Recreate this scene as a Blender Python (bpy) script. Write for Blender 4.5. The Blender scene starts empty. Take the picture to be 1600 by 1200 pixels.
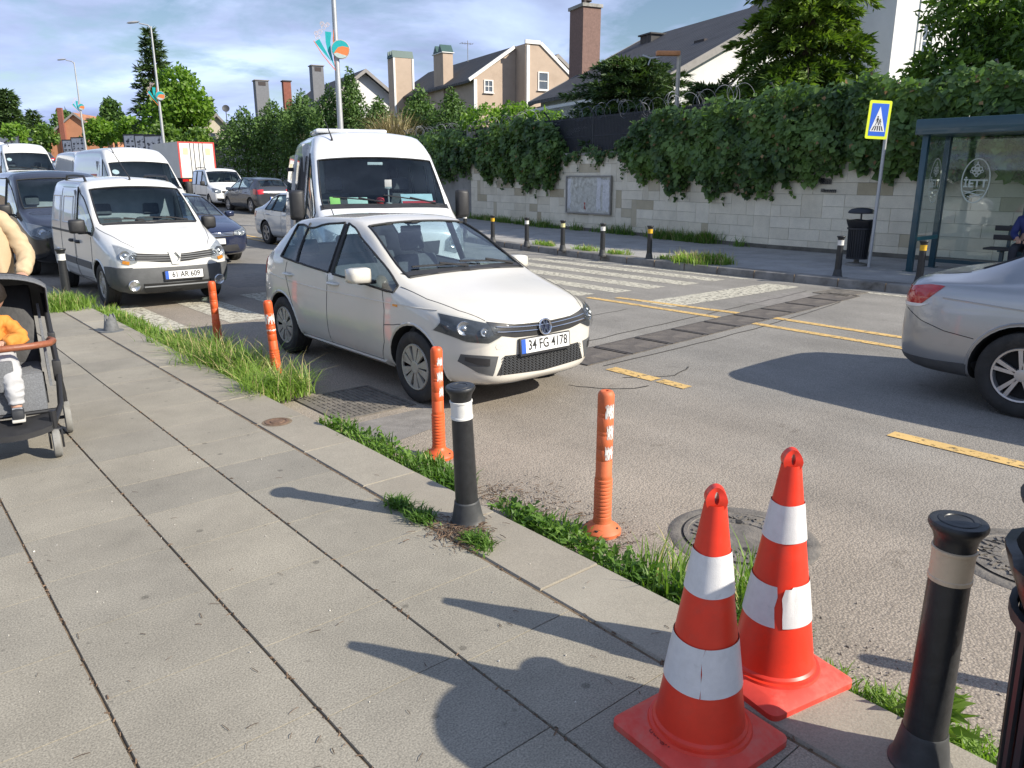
import bpy, bmesh, math, random
import numpy as np
from mathutils import Vector, Matrix, Euler, noise
from mathutils.bvhtree import BVHTree
PI = math.pi
R_ = math.radians
rnd = random.Random(7)
rng = np.random.default_rng(11)
SC = bpy.context.scene
COL = SC.collection

# ------------------------------------------------------------------ camera
CAM_H, PITCH, YAW, FOC = 1.80, R_(15.0), R_(40.4), 1202.0
cam_d = bpy.data.cameras.new('camera')
cam = bpy.data.objects.new('camera', cam_d)
COL.objects.link(cam)
cam.location = (0, 0, CAM_H)
cam.rotation_euler = (PI/2 - PITCH, 0, -YAW)
cam_d.sensor_width = 36.0
cam_d.lens = 36.0*FOC/1600.0
cam_d.clip_end = 3000
cam_d.clip_start = .05
SC.camera = cam

# ------------------------------------------------------------------ light and sky
SUN = Vector((0.46*.8387, -0.888*.8387, .5446)).normalized()    # direction towards the sun
SUN_EL = math.asin(SUN.z)
SUN_AZ = math.atan2(SUN.x, SUN.y)
sun_d = bpy.data.lights.new('sun', 'SUN')
sun_d.energy = 5.0
sun_d.angle = R_(.53)
sun_d.color = (1.0, .93, .80)
sun = bpy.data.objects.new('sun', sun_d)
COL.objects.link(sun)
sun.location = (20, -40, 30)
sun.rotation_euler = (-SUN).to_track_quat('-Z', 'Y').to_euler()
SC.view_settings.view_transform = 'Standard'
SC.view_settings.look = 'None'
SC.view_settings.exposure = 0.62
SC.view_settings.gamma = 1.0

def build_world():
    w = bpy.data.worlds.new('World')
    SC.world = w
    w.use_nodes = True
    nt = w.node_tree
    N, L = nt.nodes, nt.links
    N.clear()
    out = N.new('ShaderNodeOutputWorld')
    bg = N.new('ShaderNodeBackground')
    bg.inputs['Strength'].default_value = .076
    L.new(bg.outputs[0], out.inputs[0])
    sky = N.new('ShaderNodeTexSky')
    sky.sky_type = 'NISHITA'
    sky.sun_disc = False
    sky.sun_elevation = SUN_EL
    sky.sun_rotation = SUN_AZ
    sky.air_density = 1.0
    sky.dust_density = .3
    sky.ozone_density = 1.6
    # cloud deck: direction projected on a flat layer above the town
    tc = N.new('ShaderNodeTexCoord')
    sep = N.new('ShaderNodeSeparateXYZ')
    L.new(tc.outputs['Generated'], sep.inputs[0])
    zc = N.new('ShaderNodeMath'); zc.operation = 'MAXIMUM'; zc.inputs[1].default_value = .0
    L.new(sep.outputs['Z'], zc.inputs[0])
    za = N.new('ShaderNodeMath'); za.operation = 'ADD'; za.inputs[1].default_value = .17
    L.new(zc.outputs[0], za.inputs[0])
    dx = N.new('ShaderNodeMath'); dx.operation = 'DIVIDE'
    dy = N.new('ShaderNodeMath'); dy.operation = 'DIVIDE'
    L.new(sep.outputs['X'], dx.inputs[0]); L.new(za.outputs[0], dx.inputs[1])
    L.new(sep.outputs['Y'], dy.inputs[0]); L.new(za.outputs[0], dy.inputs[1])
    cmb = N.new('ShaderNodeCombineXYZ')
    L.new(dx.outputs[0], cmb.inputs[0]); L.new(dy.outputs[0], cmb.inputs[1])
    cmb.inputs[2].default_value = 3.3
    def cloud_noise(scale, detail, rough, dist):
        n = N.new('ShaderNodeTexNoise')
        n.inputs['Scale'].default_value = scale
        n.inputs['Detail'].default_value = detail
        n.inputs['Roughness'].default_value = rough
        n.inputs['Distortion'].default_value = dist
        L.new(cmb.outputs[0], n.inputs['Vector'])
        return n
    big = cloud_noise(.62, 7, .55, .35)
    fine = cloud_noise(1.5, 8, .6, .3)
    cover = N.new('ShaderNodeValToRGB')
    cover.color_ramp.elements[0].position = .38
    cover.color_ramp.elements[1].position = .53
    L.new(fine.outputs['Fac'], cover.inputs[0])
    shade = N.new('ShaderNodeValToRGB')
    e = shade.color_ramp.elements
    e[0].position = .36; e[0].color = (2.9, 3.5, 6.0, 1)
    e[1].position = .62; e[1].color = (8.2, 10.2, 14.2, 1)
    m = e.new(.5); m.color = (5.6, 6.9, 10.3, 1)
    L.new(big.outputs['Fac'], shade.inputs[0])
    # darker grey base high up, brighter near the horizon
    hi = N.new('ShaderNodeMapRange')
    hi.inputs['From Min'].default_value = .04; hi.inputs['From Max'].default_value = .24
    hi.inputs['To Min'].default_value = 1.1; hi.inputs['To Max'].default_value = .66
    L.new(sep.outputs['Z'], hi.inputs['Value'])
    up = N.new('ShaderNodeMapRange'); up.inputs['From Min'].default_value = .3; up.inputs['From Max'].default_value = .75
    up.inputs['To Min'].default_value = 1.; up.inputs['To Max'].default_value = 1.7
    L.new(sep.outputs['Z'], up.inputs['Value'])
    hu = N.new('ShaderNodeMath'); hu.operation = 'MULTIPLY'
    L.new(hi.outputs[0], hu.inputs[0]); L.new(up.outputs[0], hu.inputs[1])
    mul = N.new('ShaderNodeVectorMath'); mul.operation = 'SCALE'
    L.new(shade.outputs[0], mul.inputs[0]); L.new(hu.outputs[0], mul.inputs['Scale'])
    # the deck breaks up overhead: more open blue towards the zenith
    op = N.new('ShaderNodeMapRange'); op.inputs['From Min'].default_value = .30; op.inputs['From Max'].default_value = .60
    op.inputs['To Min'].default_value = 1.; op.inputs['To Max'].default_value = .62
    L.new(sep.outputs['Z'], op.inputs['Value'])
    cv = N.new('ShaderNodeMath'); cv.operation = 'MULTIPLY'
    L.new(cover.outputs[0], cv.inputs[0]); L.new(op.outputs[0], cv.inputs[1])
    mix = N.new('ShaderNodeMix'); mix.data_type = 'RGBA'
    L.new(cv.outputs[0], mix.inputs['Factor'])
    L.new(sky.outputs[0], mix.inputs['A']); L.new(mul.outputs[0], mix.inputs['B'])
    L.new(mix.outputs['Result'], bg.inputs['Color'])
build_world()

# ------------------------------------------------------------------ materials
MATS = {}
def nodes_of(name):
    m = bpy.data.materials.new(name)
    m.use_nodes = True
    nt = m.node_tree
    return m, nt, nt.nodes, nt.links, nt.nodes['Principled BSDF']

def mat(name, col=(.5,.5,.5), rough=.5, metal=0., var=.12, scale=6., bump=0., bscale=60., coat=0., spec=.5, emit=None, dirt=None, islands=0.):
    """plain procedural surface: base colour broken by two noises, optional bump, coat and dirt patches"""
    if name in MATS: return MATS[name]
    m, nt, N, L, P = nodes_of(name)
    P.inputs['Roughness'].default_value = rough
    P.inputs['Metallic'].default_value = metal
    P.inputs['Specular IOR Level'].default_value = spec
    P.inputs['Coat Weight'].default_value = coat
    P.inputs['Coat Roughness'].default_value = .04
    tc = N.new('ShaderNodeTexCoord')
    n1 = N.new('ShaderNodeTexNoise'); n1.inputs['Scale'].default_value = scale; n1.inputs['Detail'].default_value = 6
    n1.inputs['Roughness'].default_value = .65
    L.new(tc.outputs['Object'], n1.inputs['Vector'])
    mr = N.new('ShaderNodeMapRange'); mr.inputs['From Min'].default_value = .3; mr.inputs['From Max'].default_value = .7
    mr.inputs['To Min'].default_value = 1-var; mr.inputs['To Max'].default_value = 1+var
    L.new(n1.outputs['Fac'], mr.inputs['Value'])
    sc = N.new('ShaderNodeVectorMath'); sc.operation = 'SCALE'
    sc.inputs[0].default_value = col[:3]
    L.new(mr.outputs[0], sc.inputs['Scale'])
    last = sc.outputs[0]
    if islands:
        g = N.new('ShaderNodeNewGeometry')
        hs = N.new('ShaderNodeMapRange'); hs.inputs['To Min'].default_value = 1-islands; hs.inputs['To Max'].default_value = 1+islands
        L.new(g.outputs['Random Per Island'], hs.inputs['Value'])
        s2 = N.new('ShaderNodeVectorMath'); s2.operation = 'SCALE'
        L.new(last, s2.inputs[0]); L.new(hs.outputs[0], s2.inputs['Scale'])
        last = s2.outputs[0]
    if dirt:
        dcol, dscale, lo, hi = dirt
        n3 = N.new('ShaderNodeTexNoise'); n3.inputs['Scale'].default_value = dscale; n3.inputs['Detail'].default_value = 8
        n3.inputs['Roughness'].default_value = .7
        L.new(tc.outputs['Object'], n3.inputs['Vector'])
        cr = N.new('ShaderNodeMapRange'); cr.inputs['From Min'].default_value = lo; cr.inputs['From Max'].default_value = hi
        L.new(n3.outputs['Fac'], cr.inputs['Value'])
        mx = N.new('ShaderNodeMix'); mx.data_type = 'RGBA'
        L.new(cr.outputs[0], mx.inputs['Factor']); L.new(last, mx.inputs['A'])
        mx.inputs['B'].default_value = (*dcol, 1)
        last = mx.outputs['Result']
    L.new(last, P.inputs['Base Color'])
    if bump:
        n2 = N.new('ShaderNodeTexNoise'); n2.inputs['Scale'].default_value = bscale; n2.inputs['Detail'].default_value = 4
        L.new(tc.outputs['Object'], n2.inputs['Vector'])
        b = N.new('ShaderNodeBump'); b.inputs['Strength'].default_value = bump; b.inputs['Distance'].default_value = .01
        L.new(n2.outputs['Fac'], b.inputs['Height']); L.new(b.outputs[0], P.inputs['Normal'])
    if emit:
        P.inputs['Emission Color'].default_value = (*emit[0], 1); P.inputs['Emission Strength'].default_value = emit[1]
    MATS[name] = m
    return m

def glass_mat(name, tint=(.55,.62,.6), refl=1.0, film=0.):
    """thin clear pane: tinted see-through plus a fresnel mirror, optional dusty film"""
    if name in MATS: return MATS[name]
    m, nt, N, L, P = nodes_of(name)
    N.remove(P)
    out = N['Material Output']
    tr = N.new('ShaderNodeBsdfTransparent'); tr.inputs[0].default_value = (*tint, 1)
    gl = N.new('ShaderNodeBsdfGlossy'); gl.inputs['Roughness'].default_value = .02
    fr = N.new('ShaderNodeFresnel'); fr.inputs['IOR'].default_value = 1.52
    ge = N.new('ShaderNodeNewGeometry'); io = N.new('ShaderNodeMapRange')      # same mirror from both sides of the pane
    io.inputs['To Min'].default_value = 1.52; io.inputs['To Max'].default_value = 1/1.52
    L.new(ge.outputs['Backfacing'], io.inputs['Value']); L.new(io.outputs[0], fr.inputs['IOR'])
    ml = N.new('ShaderNodeMath'); ml.operation = 'MULTIPLY'; ml.inputs[1].default_value = refl; ml.use_clamp = True
    L.new(fr.outputs[0], ml.inputs[0])
    mx = N.new('ShaderNodeMixShader')
    L.new(ml.outputs[0], mx.inputs[0]); L.new(tr.outputs[0], mx.inputs[1]); L.new(gl.outputs[0], mx.inputs[2])
    last = mx.outputs[0]
    if film:
        df = N.new('ShaderNodeBsdfDiffuse'); df.inputs[0].default_value = (.5,.5,.48,1)
        m2 = N.new('ShaderNodeMixShader'); m2.inputs[0].default_value = film
        L.new(last, m2.inputs[1]); L.new(df.outputs[0], m2.inputs[2]); last = m2.outputs[0]
    L.new(last, out.inputs[0])
    MATS[name] = m
    return m

def leaf_mat(name, a, b, trans=.3, rough=.45):
    """foliage: two greens varied leaf by leaf, part translucent"""
    if name in MATS: return MATS[name]
    m, nt, N, L, P = nodes_of(name)
    out = N['Material Output']
    g = N.new('ShaderNodeNewGeometry')
    cr = N.new('ShaderNodeMix'); cr.data_type = 'RGBA'
    tc = N.new('ShaderNodeTexCoord'); nz = N.new('ShaderNodeTexNoise'); nz.inputs['Scale'].default_value = 1.1; nz.inputs['Detail'].default_value = 4
    L.new(tc.outputs['Object'], nz.inputs['Vector'])
    mr = N.new('ShaderNodeMapRange'); mr.inputs['From Min'].default_value = .35; mr.inputs['From Max'].default_value = .65
    mr.inputs['To Min'].default_value = -.25; mr.inputs['To Max'].default_value = .65
    L.new(nz.outputs['Fac'], mr.inputs['Value'])
    ma = N.new('ShaderNodeMath'); ma.operation = 'MULTIPLY_ADD'; ma.inputs[1].default_value = .6; ma.use_clamp = True
    L.new(g.outputs['Random Per Island'], ma.inputs[0]); L.new(mr.outputs[0], ma.inputs[2])
    L.new(ma.outputs[0], cr.inputs['Factor'])
    cr.inputs['A'].default_value = (*a, 1); cr.inputs['B'].default_value = (*b, 1)
    L.new(cr.outputs['Result'], P.inputs['Base Color'])
    P.inputs['Roughness'].default_value = rough
    P.inputs['Specular IOR Level'].default_value = .35
    tl = N.new('ShaderNodeBsdfTranslucent')
    sc = N.new('ShaderNodeVectorMath'); sc.operation = 'MULTIPLY'; sc.inputs[1].default_value = (1.3, 1.5, .5)
    L.new(cr.outputs['Result'], sc.inputs[0]); L.new(sc.outputs[0], tl.inputs[0])
    mx = N.new('ShaderNodeMixShader'); mx.inputs[0].default_value = trans
    L.new(P.outputs[0], mx.inputs[1]); L.new(tl.outputs[0], mx.inputs[2])
    L.new(mx.outputs[0], out.inputs[0])
    MATS[name] = m
    return m

def tint_mat(name, col, col2, rough=.85, speck=.25, sscale=220., bump=.25, stain=.12, attr='tint', gum=False):
    """stone or paving: speckled grain, slow stains, per-slab tint read from a mesh attribute"""
    if name in MATS: return MATS[name]
    m, nt, N, L, P = nodes_of(name)
    P.inputs['Roughness'].default_value = rough
    P.inputs['Specular IOR Level'].default_value = .3
    tc = N.new('ShaderNodeTexCoord')
    at = N.new('ShaderNodeAttribute'); at.attribute_name = attr
    mx = N.new('ShaderNodeMix'); mx.data_type = 'RGBA'
    mx.inputs['A'].default_value = (*col, 1); mx.inputs['B'].default_value = (*col2, 1)
    L.new(at.outputs['Fac'], mx.inputs['Factor'])
    n1 = N.new('ShaderNodeTexNoise'); n1.inputs['Scale'].default_value = sscale; n1.inputs['Detail'].default_value = 3
    L.new(tc.outputs['Object'], n1.inputs['Vector'])
    r1 = N.new('ShaderNodeMapRange'); r1.inputs['From Min'].default_value = .3; r1.inputs['From Max'].default_value = .7
    r1.inputs['To Min'].default_value = 1-speck; r1.inputs['To Max'].default_value = 1+speck
    L.new(n1.outputs['Fac'], r1.inputs['Value'])
    n2 = N.new('ShaderNodeTexNoise'); n2.inputs['Scale'].default_value = 1.7; n2.inputs['Detail'].default_value = 7
    n2.inputs['Roughness'].default_value = .7
    L.new(tc.outputs['Object'], n2.inputs['Vector'])
    r2 = N.new('ShaderNodeMapRange'); r2.inputs['From Min'].default_value = .3; r2.inputs['From Max'].default_value = .7
    r2.inputs['To Min'].default_value = 1-stain; r2.inputs['To Max'].default_value = 1+stain
    L.new(n2.outputs['Fac'], r2.inputs['Value'])
    mm = N.new('ShaderNodeMath'); mm.operation = 'MULTIPLY'
    L.new(r1.outputs[0], mm.inputs[0]); L.new(r2.outputs[0], mm.inputs[1])
    if gum:      # old chewing gum and drip spots of different sizes
        for scl, thr, dk in ((4.2, .055, .62), (9., .06, .74)):
            vo = N.new('ShaderNodeTexVoronoi'); vo.inputs['Scale'].default_value = scl
            L.new(tc.outputs['Object'], vo.inputs['Vector'])
            gr = N.new('ShaderNodeMapRange'); gr.inputs['From Min'].default_value = thr; gr.inputs['From Max'].default_value = thr+.03
            gr.inputs['To Min'].default_value = dk; gr.inputs['To Max'].default_value = 1.
            L.new(vo.outputs['Distance'], gr.inputs['Value'])
            m3 = N.new('ShaderNodeMath'); m3.operation = 'MULTIPLY'
            L.new(mm.outputs[0], m3.inputs[0]); L.new(gr.outputs[0], m3.inputs[1]); mm = m3
    sc = N.new('ShaderNodeVectorMath'); sc.operation = 'SCALE'
    L.new(mx.outputs['Result'], sc.inputs[0]); L.new(mm.outputs[0], sc.inputs['Scale'])
    L.new(sc.outputs[0], P.inputs['Base Color'])
    b = N.new('ShaderNodeBump'); b.inputs['Strength'].default_value = bump; b.inputs['Distance'].default_value = .004
    L.new(n1.outputs['Fac'], b.inputs['Height']); L.new(b.outputs[0], P.inputs['Normal'])
    MATS[name] = m
    return m

def asphalt_mat():
    m, nt, N, L, P = nodes_of('asphalt')
    P.inputs['Roughness'].default_value = .82
    P.inputs['Specular IOR Level'].default_value = .35
    tc = N.new('ShaderNodeTexCoord')
    def noi(s, d, r=.6):
        n = N.new('ShaderNodeTexNoise'); n.inputs['Scale'].default_value = s; n.inputs['Detail'].default_value = d
        n.inputs['Roughness'].default_value = r
        L.new(tc.outputs['Object'], n.inputs['Vector']); return n
    def rng_(n, a, b, c, d):
        r = N.new('ShaderNodeMapRange'); r.inputs['From Min'].default_value = a; r.inputs['From Max'].default_value = b
        r.inputs['To Min'].default_value = c; r.inputs['To Max'].default_value = d
        L.new(n.outputs[0], r.inputs['Value']); return r
    vo = N.new('ShaderNodeTexVoronoi'); vo.inputs['Scale'].default_value = 85.
    L.new(tc.outputs['Object'], vo.inputs['Vector'])
    grain = rng_(noi(160., 3), .3, .7, .62, 1.38)
    stones = rng_(vo, .0, .65, 1.18, .7)
    patch = rng_(noi(.55, 6, .65), .35, .65, .84, 1.14)
    streak = N.new('ShaderNodeMapping'); streak.inputs['Scale'].default_value = (1.6, .12, 1)
    L.new(tc.outputs['Object'], streak.inputs['Vector'])
    ns = N.new('ShaderNodeTexNoise'); ns.inputs['Scale'].default_value = 1.; ns.inputs['Detail'].default_value = 5
    L.new(streak.outputs[0], ns.inputs['Vector'])
    lane = rng_(ns, .3, .7, .88, 1.12)
    prod = None
    for r in (grain, stones, patch, lane):
        if prod is None: prod = r.outputs[0]; continue
        mu = N.new('ShaderNodeMath'); mu.operation = 'MULTIPLY'
        L.new(prod, mu.inputs[0]); L.new(r.outputs[0], mu.inputs[1]); prod = mu.outputs[0]
    # cooler grey on the driving lanes, browner by the gutter
    warm = N.new('ShaderNodeMix'); warm.data_type = 'RGBA'
    sx = N.new('ShaderNodeSeparateXYZ'); L.new(tc.outputs['Object'], sx.inputs[0])
    wob = N.new('ShaderNodeMath'); wob.operation = 'MULTIPLY_ADD'; wob.inputs[1].default_value = 1.6
    L.new(noi(.8, 4).outputs['Fac'], wob.inputs[0]); L.new(sx.outputs['X'], wob.inputs[2])
    rx = N.new('ShaderNodeMapRange'); rx.inputs['From Min'].default_value = 4.2; rx.inputs['From Max'].default_value = 7.2
    L.new(wob.outputs[0], rx.inputs['Value'])
    L.new(rx.outputs[0], warm.inputs['Factor'])
    warm.inputs['A'].default_value = (.325, .277, .225, 1)
    warm.inputs['B'].default_value = (.268, .252, .228, 1)
    sc = N.new('ShaderNodeVectorMath'); sc.operation = 'SCALE'
    L.new(warm.outputs['Result'], sc.inputs[0]); L.new(prod, sc.inputs['Scale'])
    # oil and soil spots
    spot = rng_(noi(2.3, 8, .75), .62, .74, 0, .75)
    mx = N.new('ShaderNodeMix'); mx.data_type = 'RGBA'
    L.new(spot.outputs[0], mx.inputs['Factor']); L.new(sc.outputs[0], mx.inputs['A'])
    mx.inputs['B'].default_value = (.085, .068, .052, 1)
    L.new(mx.outputs['Result'], P.inputs['Base Color'])
    b = N.new('ShaderNodeBump'); b.inputs['Strength'].default_value = .55; b.inputs['Distance'].default_value = .006
    L.new(vo.outputs[0], b.inputs['Height']); L.new(b.outputs[0], P.inputs['Normal'])
    MATS['asphalt'] = m
    return m

# ------------------------------------------------------------------ mesh helpers
def link(name, me, parent=None, loc=None, rot=None):
    o = bpy.data.objects.new(name, me)
    COL.objects.link(o)
    if parent is not None: o.parent = parent
    if loc is not None: o.location = loc
    if rot is not None: o.rotation_euler = rot
    return o

def ob(name, bm, mats, parent=None, angle=35, loc=None, rot=None):
    me = bpy.data.meshes.new(name)
    bmesh.ops.recalc_face_normals(bm, faces=bm.faces[:])
    bm.to_mesh(me); bm.free()
    for m in (mats if isinstance(mats, (list, tuple)) else [mats]): me.materials.append(m)
    if angle:
        me.polygons.foreach_set('use_smooth', [True]*len(me.polygons))
        me.set_sharp_from_angle(angle=R_(angle))
    return link(name, me, parent, loc, rot)

def thing(name, label, cat, loc=(0,0,0), rz=0, group=None):
    o = bpy.data.objects.new(name, None)
    COL.objects.link(o)
    o.empty_display_size = .2
    o.location = loc; o.rotation_euler = (0, 0, rz)
    return tag(o, label, cat, group)

def tag(o, label, cat, group=None, kind=None):
    o['label'] = label; o['category'] = cat
    if group: o['group'] = group
    if kind: o['kind'] = kind
    return o

def struct(o, label=None, cat=None):
    o['kind'] = 'structure'
    if label: o['label'] = label
    if cat: o['category'] = cat
    return o

def dup(root, label=None, loc=None, rz=None, group=None):
    r = root.copy(); COL.objects.link(r)
    if loc is not None: r.location = loc
    if rz is not None: r.rotation_euler = (0, 0, rz)
    if label: r['label'] = label
    if group: r['group'] = group
    def kids(src, dst):
        for ch in list(src.children):
            c = ch.copy(); COL.objects.link(c); c.parent = dst
            kids(ch, c)
    kids(root, r)
    return r

def box(bm, lo, hi, M=None, mi=0, bev=0.):
    x0,y0,z0 = lo; x1,y1,z1 = hi
    vs = [bm.verts.new(p) for p in ((x0,y0,z0),(x1,y0,z0),(x1,y1,z0),(x0,y1,z0),(x0,y0,z1),(x1,y0,z1),(x1,y1,z1),(x0,y1,z1))]
    fs = [bm.faces.new([vs[i] for i in f]) for f in ((0,3,2,1),(4,5,6,7),(0,1,5,4),(1,2,6,5),(2,3,7,6),(3,0,4,7))]
    for f in fs: f.material_index = mi
    if bev:
        es = list({e for f in fs for e in f.edges})
        r = bmesh.ops.bevel(bm, geom=es, offset=bev, segments=2, affect='EDGES', profile=.6, material=-1)
        vs = list({v for f in r['faces'] for v in f.verts} | {v for v in vs if v.is_valid})
    if M is not None:
        for v in vs: v.co = M @ v.co
    return vs

def lathe(bm, prof, n=24, c=(0,0,0), M=None, mi=0, sx=1., sy=1., a0=0., a1=2*PI):
    """prof: list of (radius, z)"""
    full = abs(a1-a0-2*PI) < 1e-6
    rings = []
    cnt = n if full else n+1
    for r, z in prof:
        if r < 1e-5:
            rings.append([bm.verts.new((c[0], c[1], c[2]+z))])
        else:
            rings.append([bm.verts.new((c[0]+r*sx*math.cos(a0+(a1-a0)*k/n), c[1]+r*sy*math.sin(a0+(a1-a0)*k/n), c[2]+z)) for k in range(cnt)])
    for a, b in zip(rings, rings[1:]):
        for k in range(n):
            k2 = (k+1) % cnt
            if len(a) == 1 and len(b) == 1: continue
            if len(a) == 1: f = bm.faces.new((a[0], b[k], b[k2]))
            elif len(b) == 1: f = bm.faces.new((a[k], b[0], a[k2]))
            else: f = bm.faces.new((a[k], b[k], b[k2], a[k2]))
            f.material_index = mi
    if M is not None:
        for r in rings:
            for v in r: v.co = M @ v.co
    return rings

def tube(bm, pts, r, n=8, mi=0, cap=True, M=None):
    """swept tube along pts; r a number or list"""
    pts = [Vector(p) for p in pts]
    rs = r if isinstance(r, (list, tuple)) else [r]*len(pts)
    rings = []
    up = None
    for i, p in enumerate(pts):
        t = (pts[min(i+1, len(pts)-1)] - pts[max(i-1, 0)]).normalized()
        if up is None:
            up = Vector((0,0,1)) if abs(t.z) < .9 else Vector((1,0,0))
        u = t.cross(up).normalized(); w = u.cross(t).normalized(); up = w
        rings.append([bm.verts.new(p + (u*math.cos(2*PI*k/n) + w*math.sin(2*PI*k/n))*rs[i]) for k in range(n)])
    fs = []
    for a, b in zip(rings, rings[1:]):
        for k in range(n):
            fs.append(bm.faces.new((a[k], a[(k+1)%n], b[(k+1)%n], b[k])))
    if cap:
        fs.append(bm.faces.new(rings[0][::-1])); fs.append(bm.faces.new(rings[-1]))
    for f in fs: f.material_index = mi
    if M is not None:
        for r_ in rings:
            for v in r_: v.co = M @ v.co
    return rings

def prism(bm, poly, h0, h1, M=None, mi=0):
    """polygon in XY extruded from z=h0 to z=h1"""
    a = [bm.verts.new((x, y, h0)) for x, y in poly]
    b = [bm.verts.new((x, y, h1)) for x, y in poly]
    fs = [bm.faces.new(a[::-1]), bm.faces.new(b)]
    n = len(poly)
    for k in range(n): fs.append(bm.faces.new((a[k], a[(k+1)%n], b[(k+1)%n], b[k])))
    for f in fs: f.material_index = mi
    if M is not None:
        for v in a+b: v.co = M @ v.co
    return a+b

def quad(bm, pts, mi=0):
    f = bm.faces.new([bm.verts.new(p) for p in pts]); f.material_index = mi
    return f

def rounded(w, h, r, n=4):
    out = []
    for cx, cy, a in ((w/2-r, h/2-r, 0), (-w/2+r, h/2-r, PI/2), (-w/2+r, -h/2+r, PI), (w/2-r, -h/2+r, 3*PI/2)):
        for k in range(n+1):
            out.append((cx+r*math.cos(a+PI/2*k/n), cy+r*math.sin(a+PI/2*k/n)))
    return out

def NB(): return bmesh.new()

def text_ob(name, s, size, mt, parent=None, M=None, depth=.002, align='CENTER', xs=1.0, bold=0.):
    cu = bpy.data.curves.new('lettering', 'FONT')
    cu.body = s; cu.size = size; cu.extrude = depth; cu.align_x = align; cu.align_y = 'CENTER'; cu.offset = bold
    cu.resolution_u = 3
    t = bpy.data.objects.new('lettering_tmp', cu); COL.objects.link(t)
    dg = bpy.context.evaluated_depsgraph_get()
    me = bpy.data.meshes.new_from_object(t.evaluated_get(dg))
    bpy.data.objects.remove(t); bpy.data.curves.remove(cu)
    me.name = name
    if xs != 1.0: me.transform(Matrix.Diagonal((xs,1,1,1)))
    if M is not None: me.transform(M)
    me.materials.clear(); me.materials.append(mt)
    return link(name, me, parent)

def spot(u, v, d):
    """world point that photo pixel (u, v) (1600x1200) shows at depth d metres"""
    fw = Vector((math.sin(YAW)*math.cos(PITCH), math.cos(YAW)*math.cos(PITCH), -math.sin(PITCH)))
    rt = Vector((math.cos(YAW), -math.sin(YAW), 0))
    up = rt.cross(fw)
    return Vector((0,0,CAM_H)) + (fw*FOC + rt*(u-800) - up*(v-600))*(d/FOC)

_hy = [-60, 20, 28, 36, 45, 60, 80, 120, 200, 600]
_hz = [0, 0, .12, .42, .95, 1.65, 2.5, 4.2, 7.0, 12.0]
def gz(y):
    """height of the street: flat here, climbing gently away from us"""
    return float(np.interp(y, _hy, _hz))
def far_kerb(y):
    return float(np.interp(y, [-40, 5, 9, 12.4, 16.4, 22, 30, 42, 60, 80, 120], [12.85, 12.78, 12.68, 12.85, 13.4, 14.5, 16.2, 18.9, 22.5, 26, 34]))
WALL = [(17.3,-14),(17.2,10.5),(17.5,12.5),(18.3,16.3),(18.75,20),(19.7,25.7),(22.6,42),(28,77),(36,118)]
def wall_x(y):
    return float(np.interp(y, [p[1] for p in WALL], [p[0] for p in WALL]))

# ------------------------------------------------------------------ foliage helpers
def leaf_mesh(name, P, D, size, width, m, parent=None, nrm=None, fold=.12):
    """P (n,3) leaf bases, D (n,3) directions of the leaf blades; each leaf two folded triangles pairs"""
    n = len(P)
    D = D/np.maximum(np.linalg.norm(D, axis=1, keepdims=True), 1e-6)
    A = nrm if nrm is not None else rng.normal(size=(n,3))
    B = np.cross(D, A); B /= np.maximum(np.linalg.norm(B, axis=1, keepdims=True), 1e-6)
    Nn = np.cross(B, D)
    s = np.broadcast_to(np.asarray(size), (n,)).reshape(n,1)
    V = np.empty((n,4,3))
    V[:,0] = P
    V[:,1] = P + D*s*.45 + B*s*width + Nn*s*fold
    V[:,2] = P + D*s
    V[:,3] = P + D*s*.45 - B*s*width + Nn*s*fold
    me = bpy.data.meshes.new(name)
    me.vertices.add(n*4); me.vertices.foreach_set('co', V.reshape(-1))
    base = (np.arange(n)*4).reshape(n,1)
    idx = np.concatenate([base+np.array([[0,1,2]]), base+np.array([[0,2,3]])], axis=1).reshape(-1)
    me.loops.add(n*6); me.loops.foreach_set('vertex_index', idx.astype(np.int32))
    me.polygons.add(n*2)
    me.polygons.foreach_set('loop_start', (np.arange(n*2)*3).astype(np.int32))
    me.materials.append(m)
    me.update(calc_edges=True)
    me.validate()
    return link(name, me, parent)

def blob_points(clumps, seed=None, gap=.0):
    """points through the shells of ellipsoid clumps: (cx,cy,cz,rx,ry,rz,n) -> P, outward normals"""
    Ps, Ns = [], []
    for cx,cy,cz,rx,ry,rz,n in clumps:
        d = rng.normal(size=(n,3)); d /= np.linalg.norm(d, axis=1, keepdims=True)
        r = rng.uniform(.25, 1.0, size=(n,1))**.45
        p = d*r*np.array([rx,ry,rz])*(1+.18*np.sin(d[:,:1]*9+cx*3)*np.sin(d[:,1:2]*8+cy)*np.cos(d[:,2:]*7+cz))
        Ps.append(p+np.array([cx,cy,cz])); Ns.append(d)
    return np.concatenate(Ps), np.concatenate(Ns)

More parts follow.
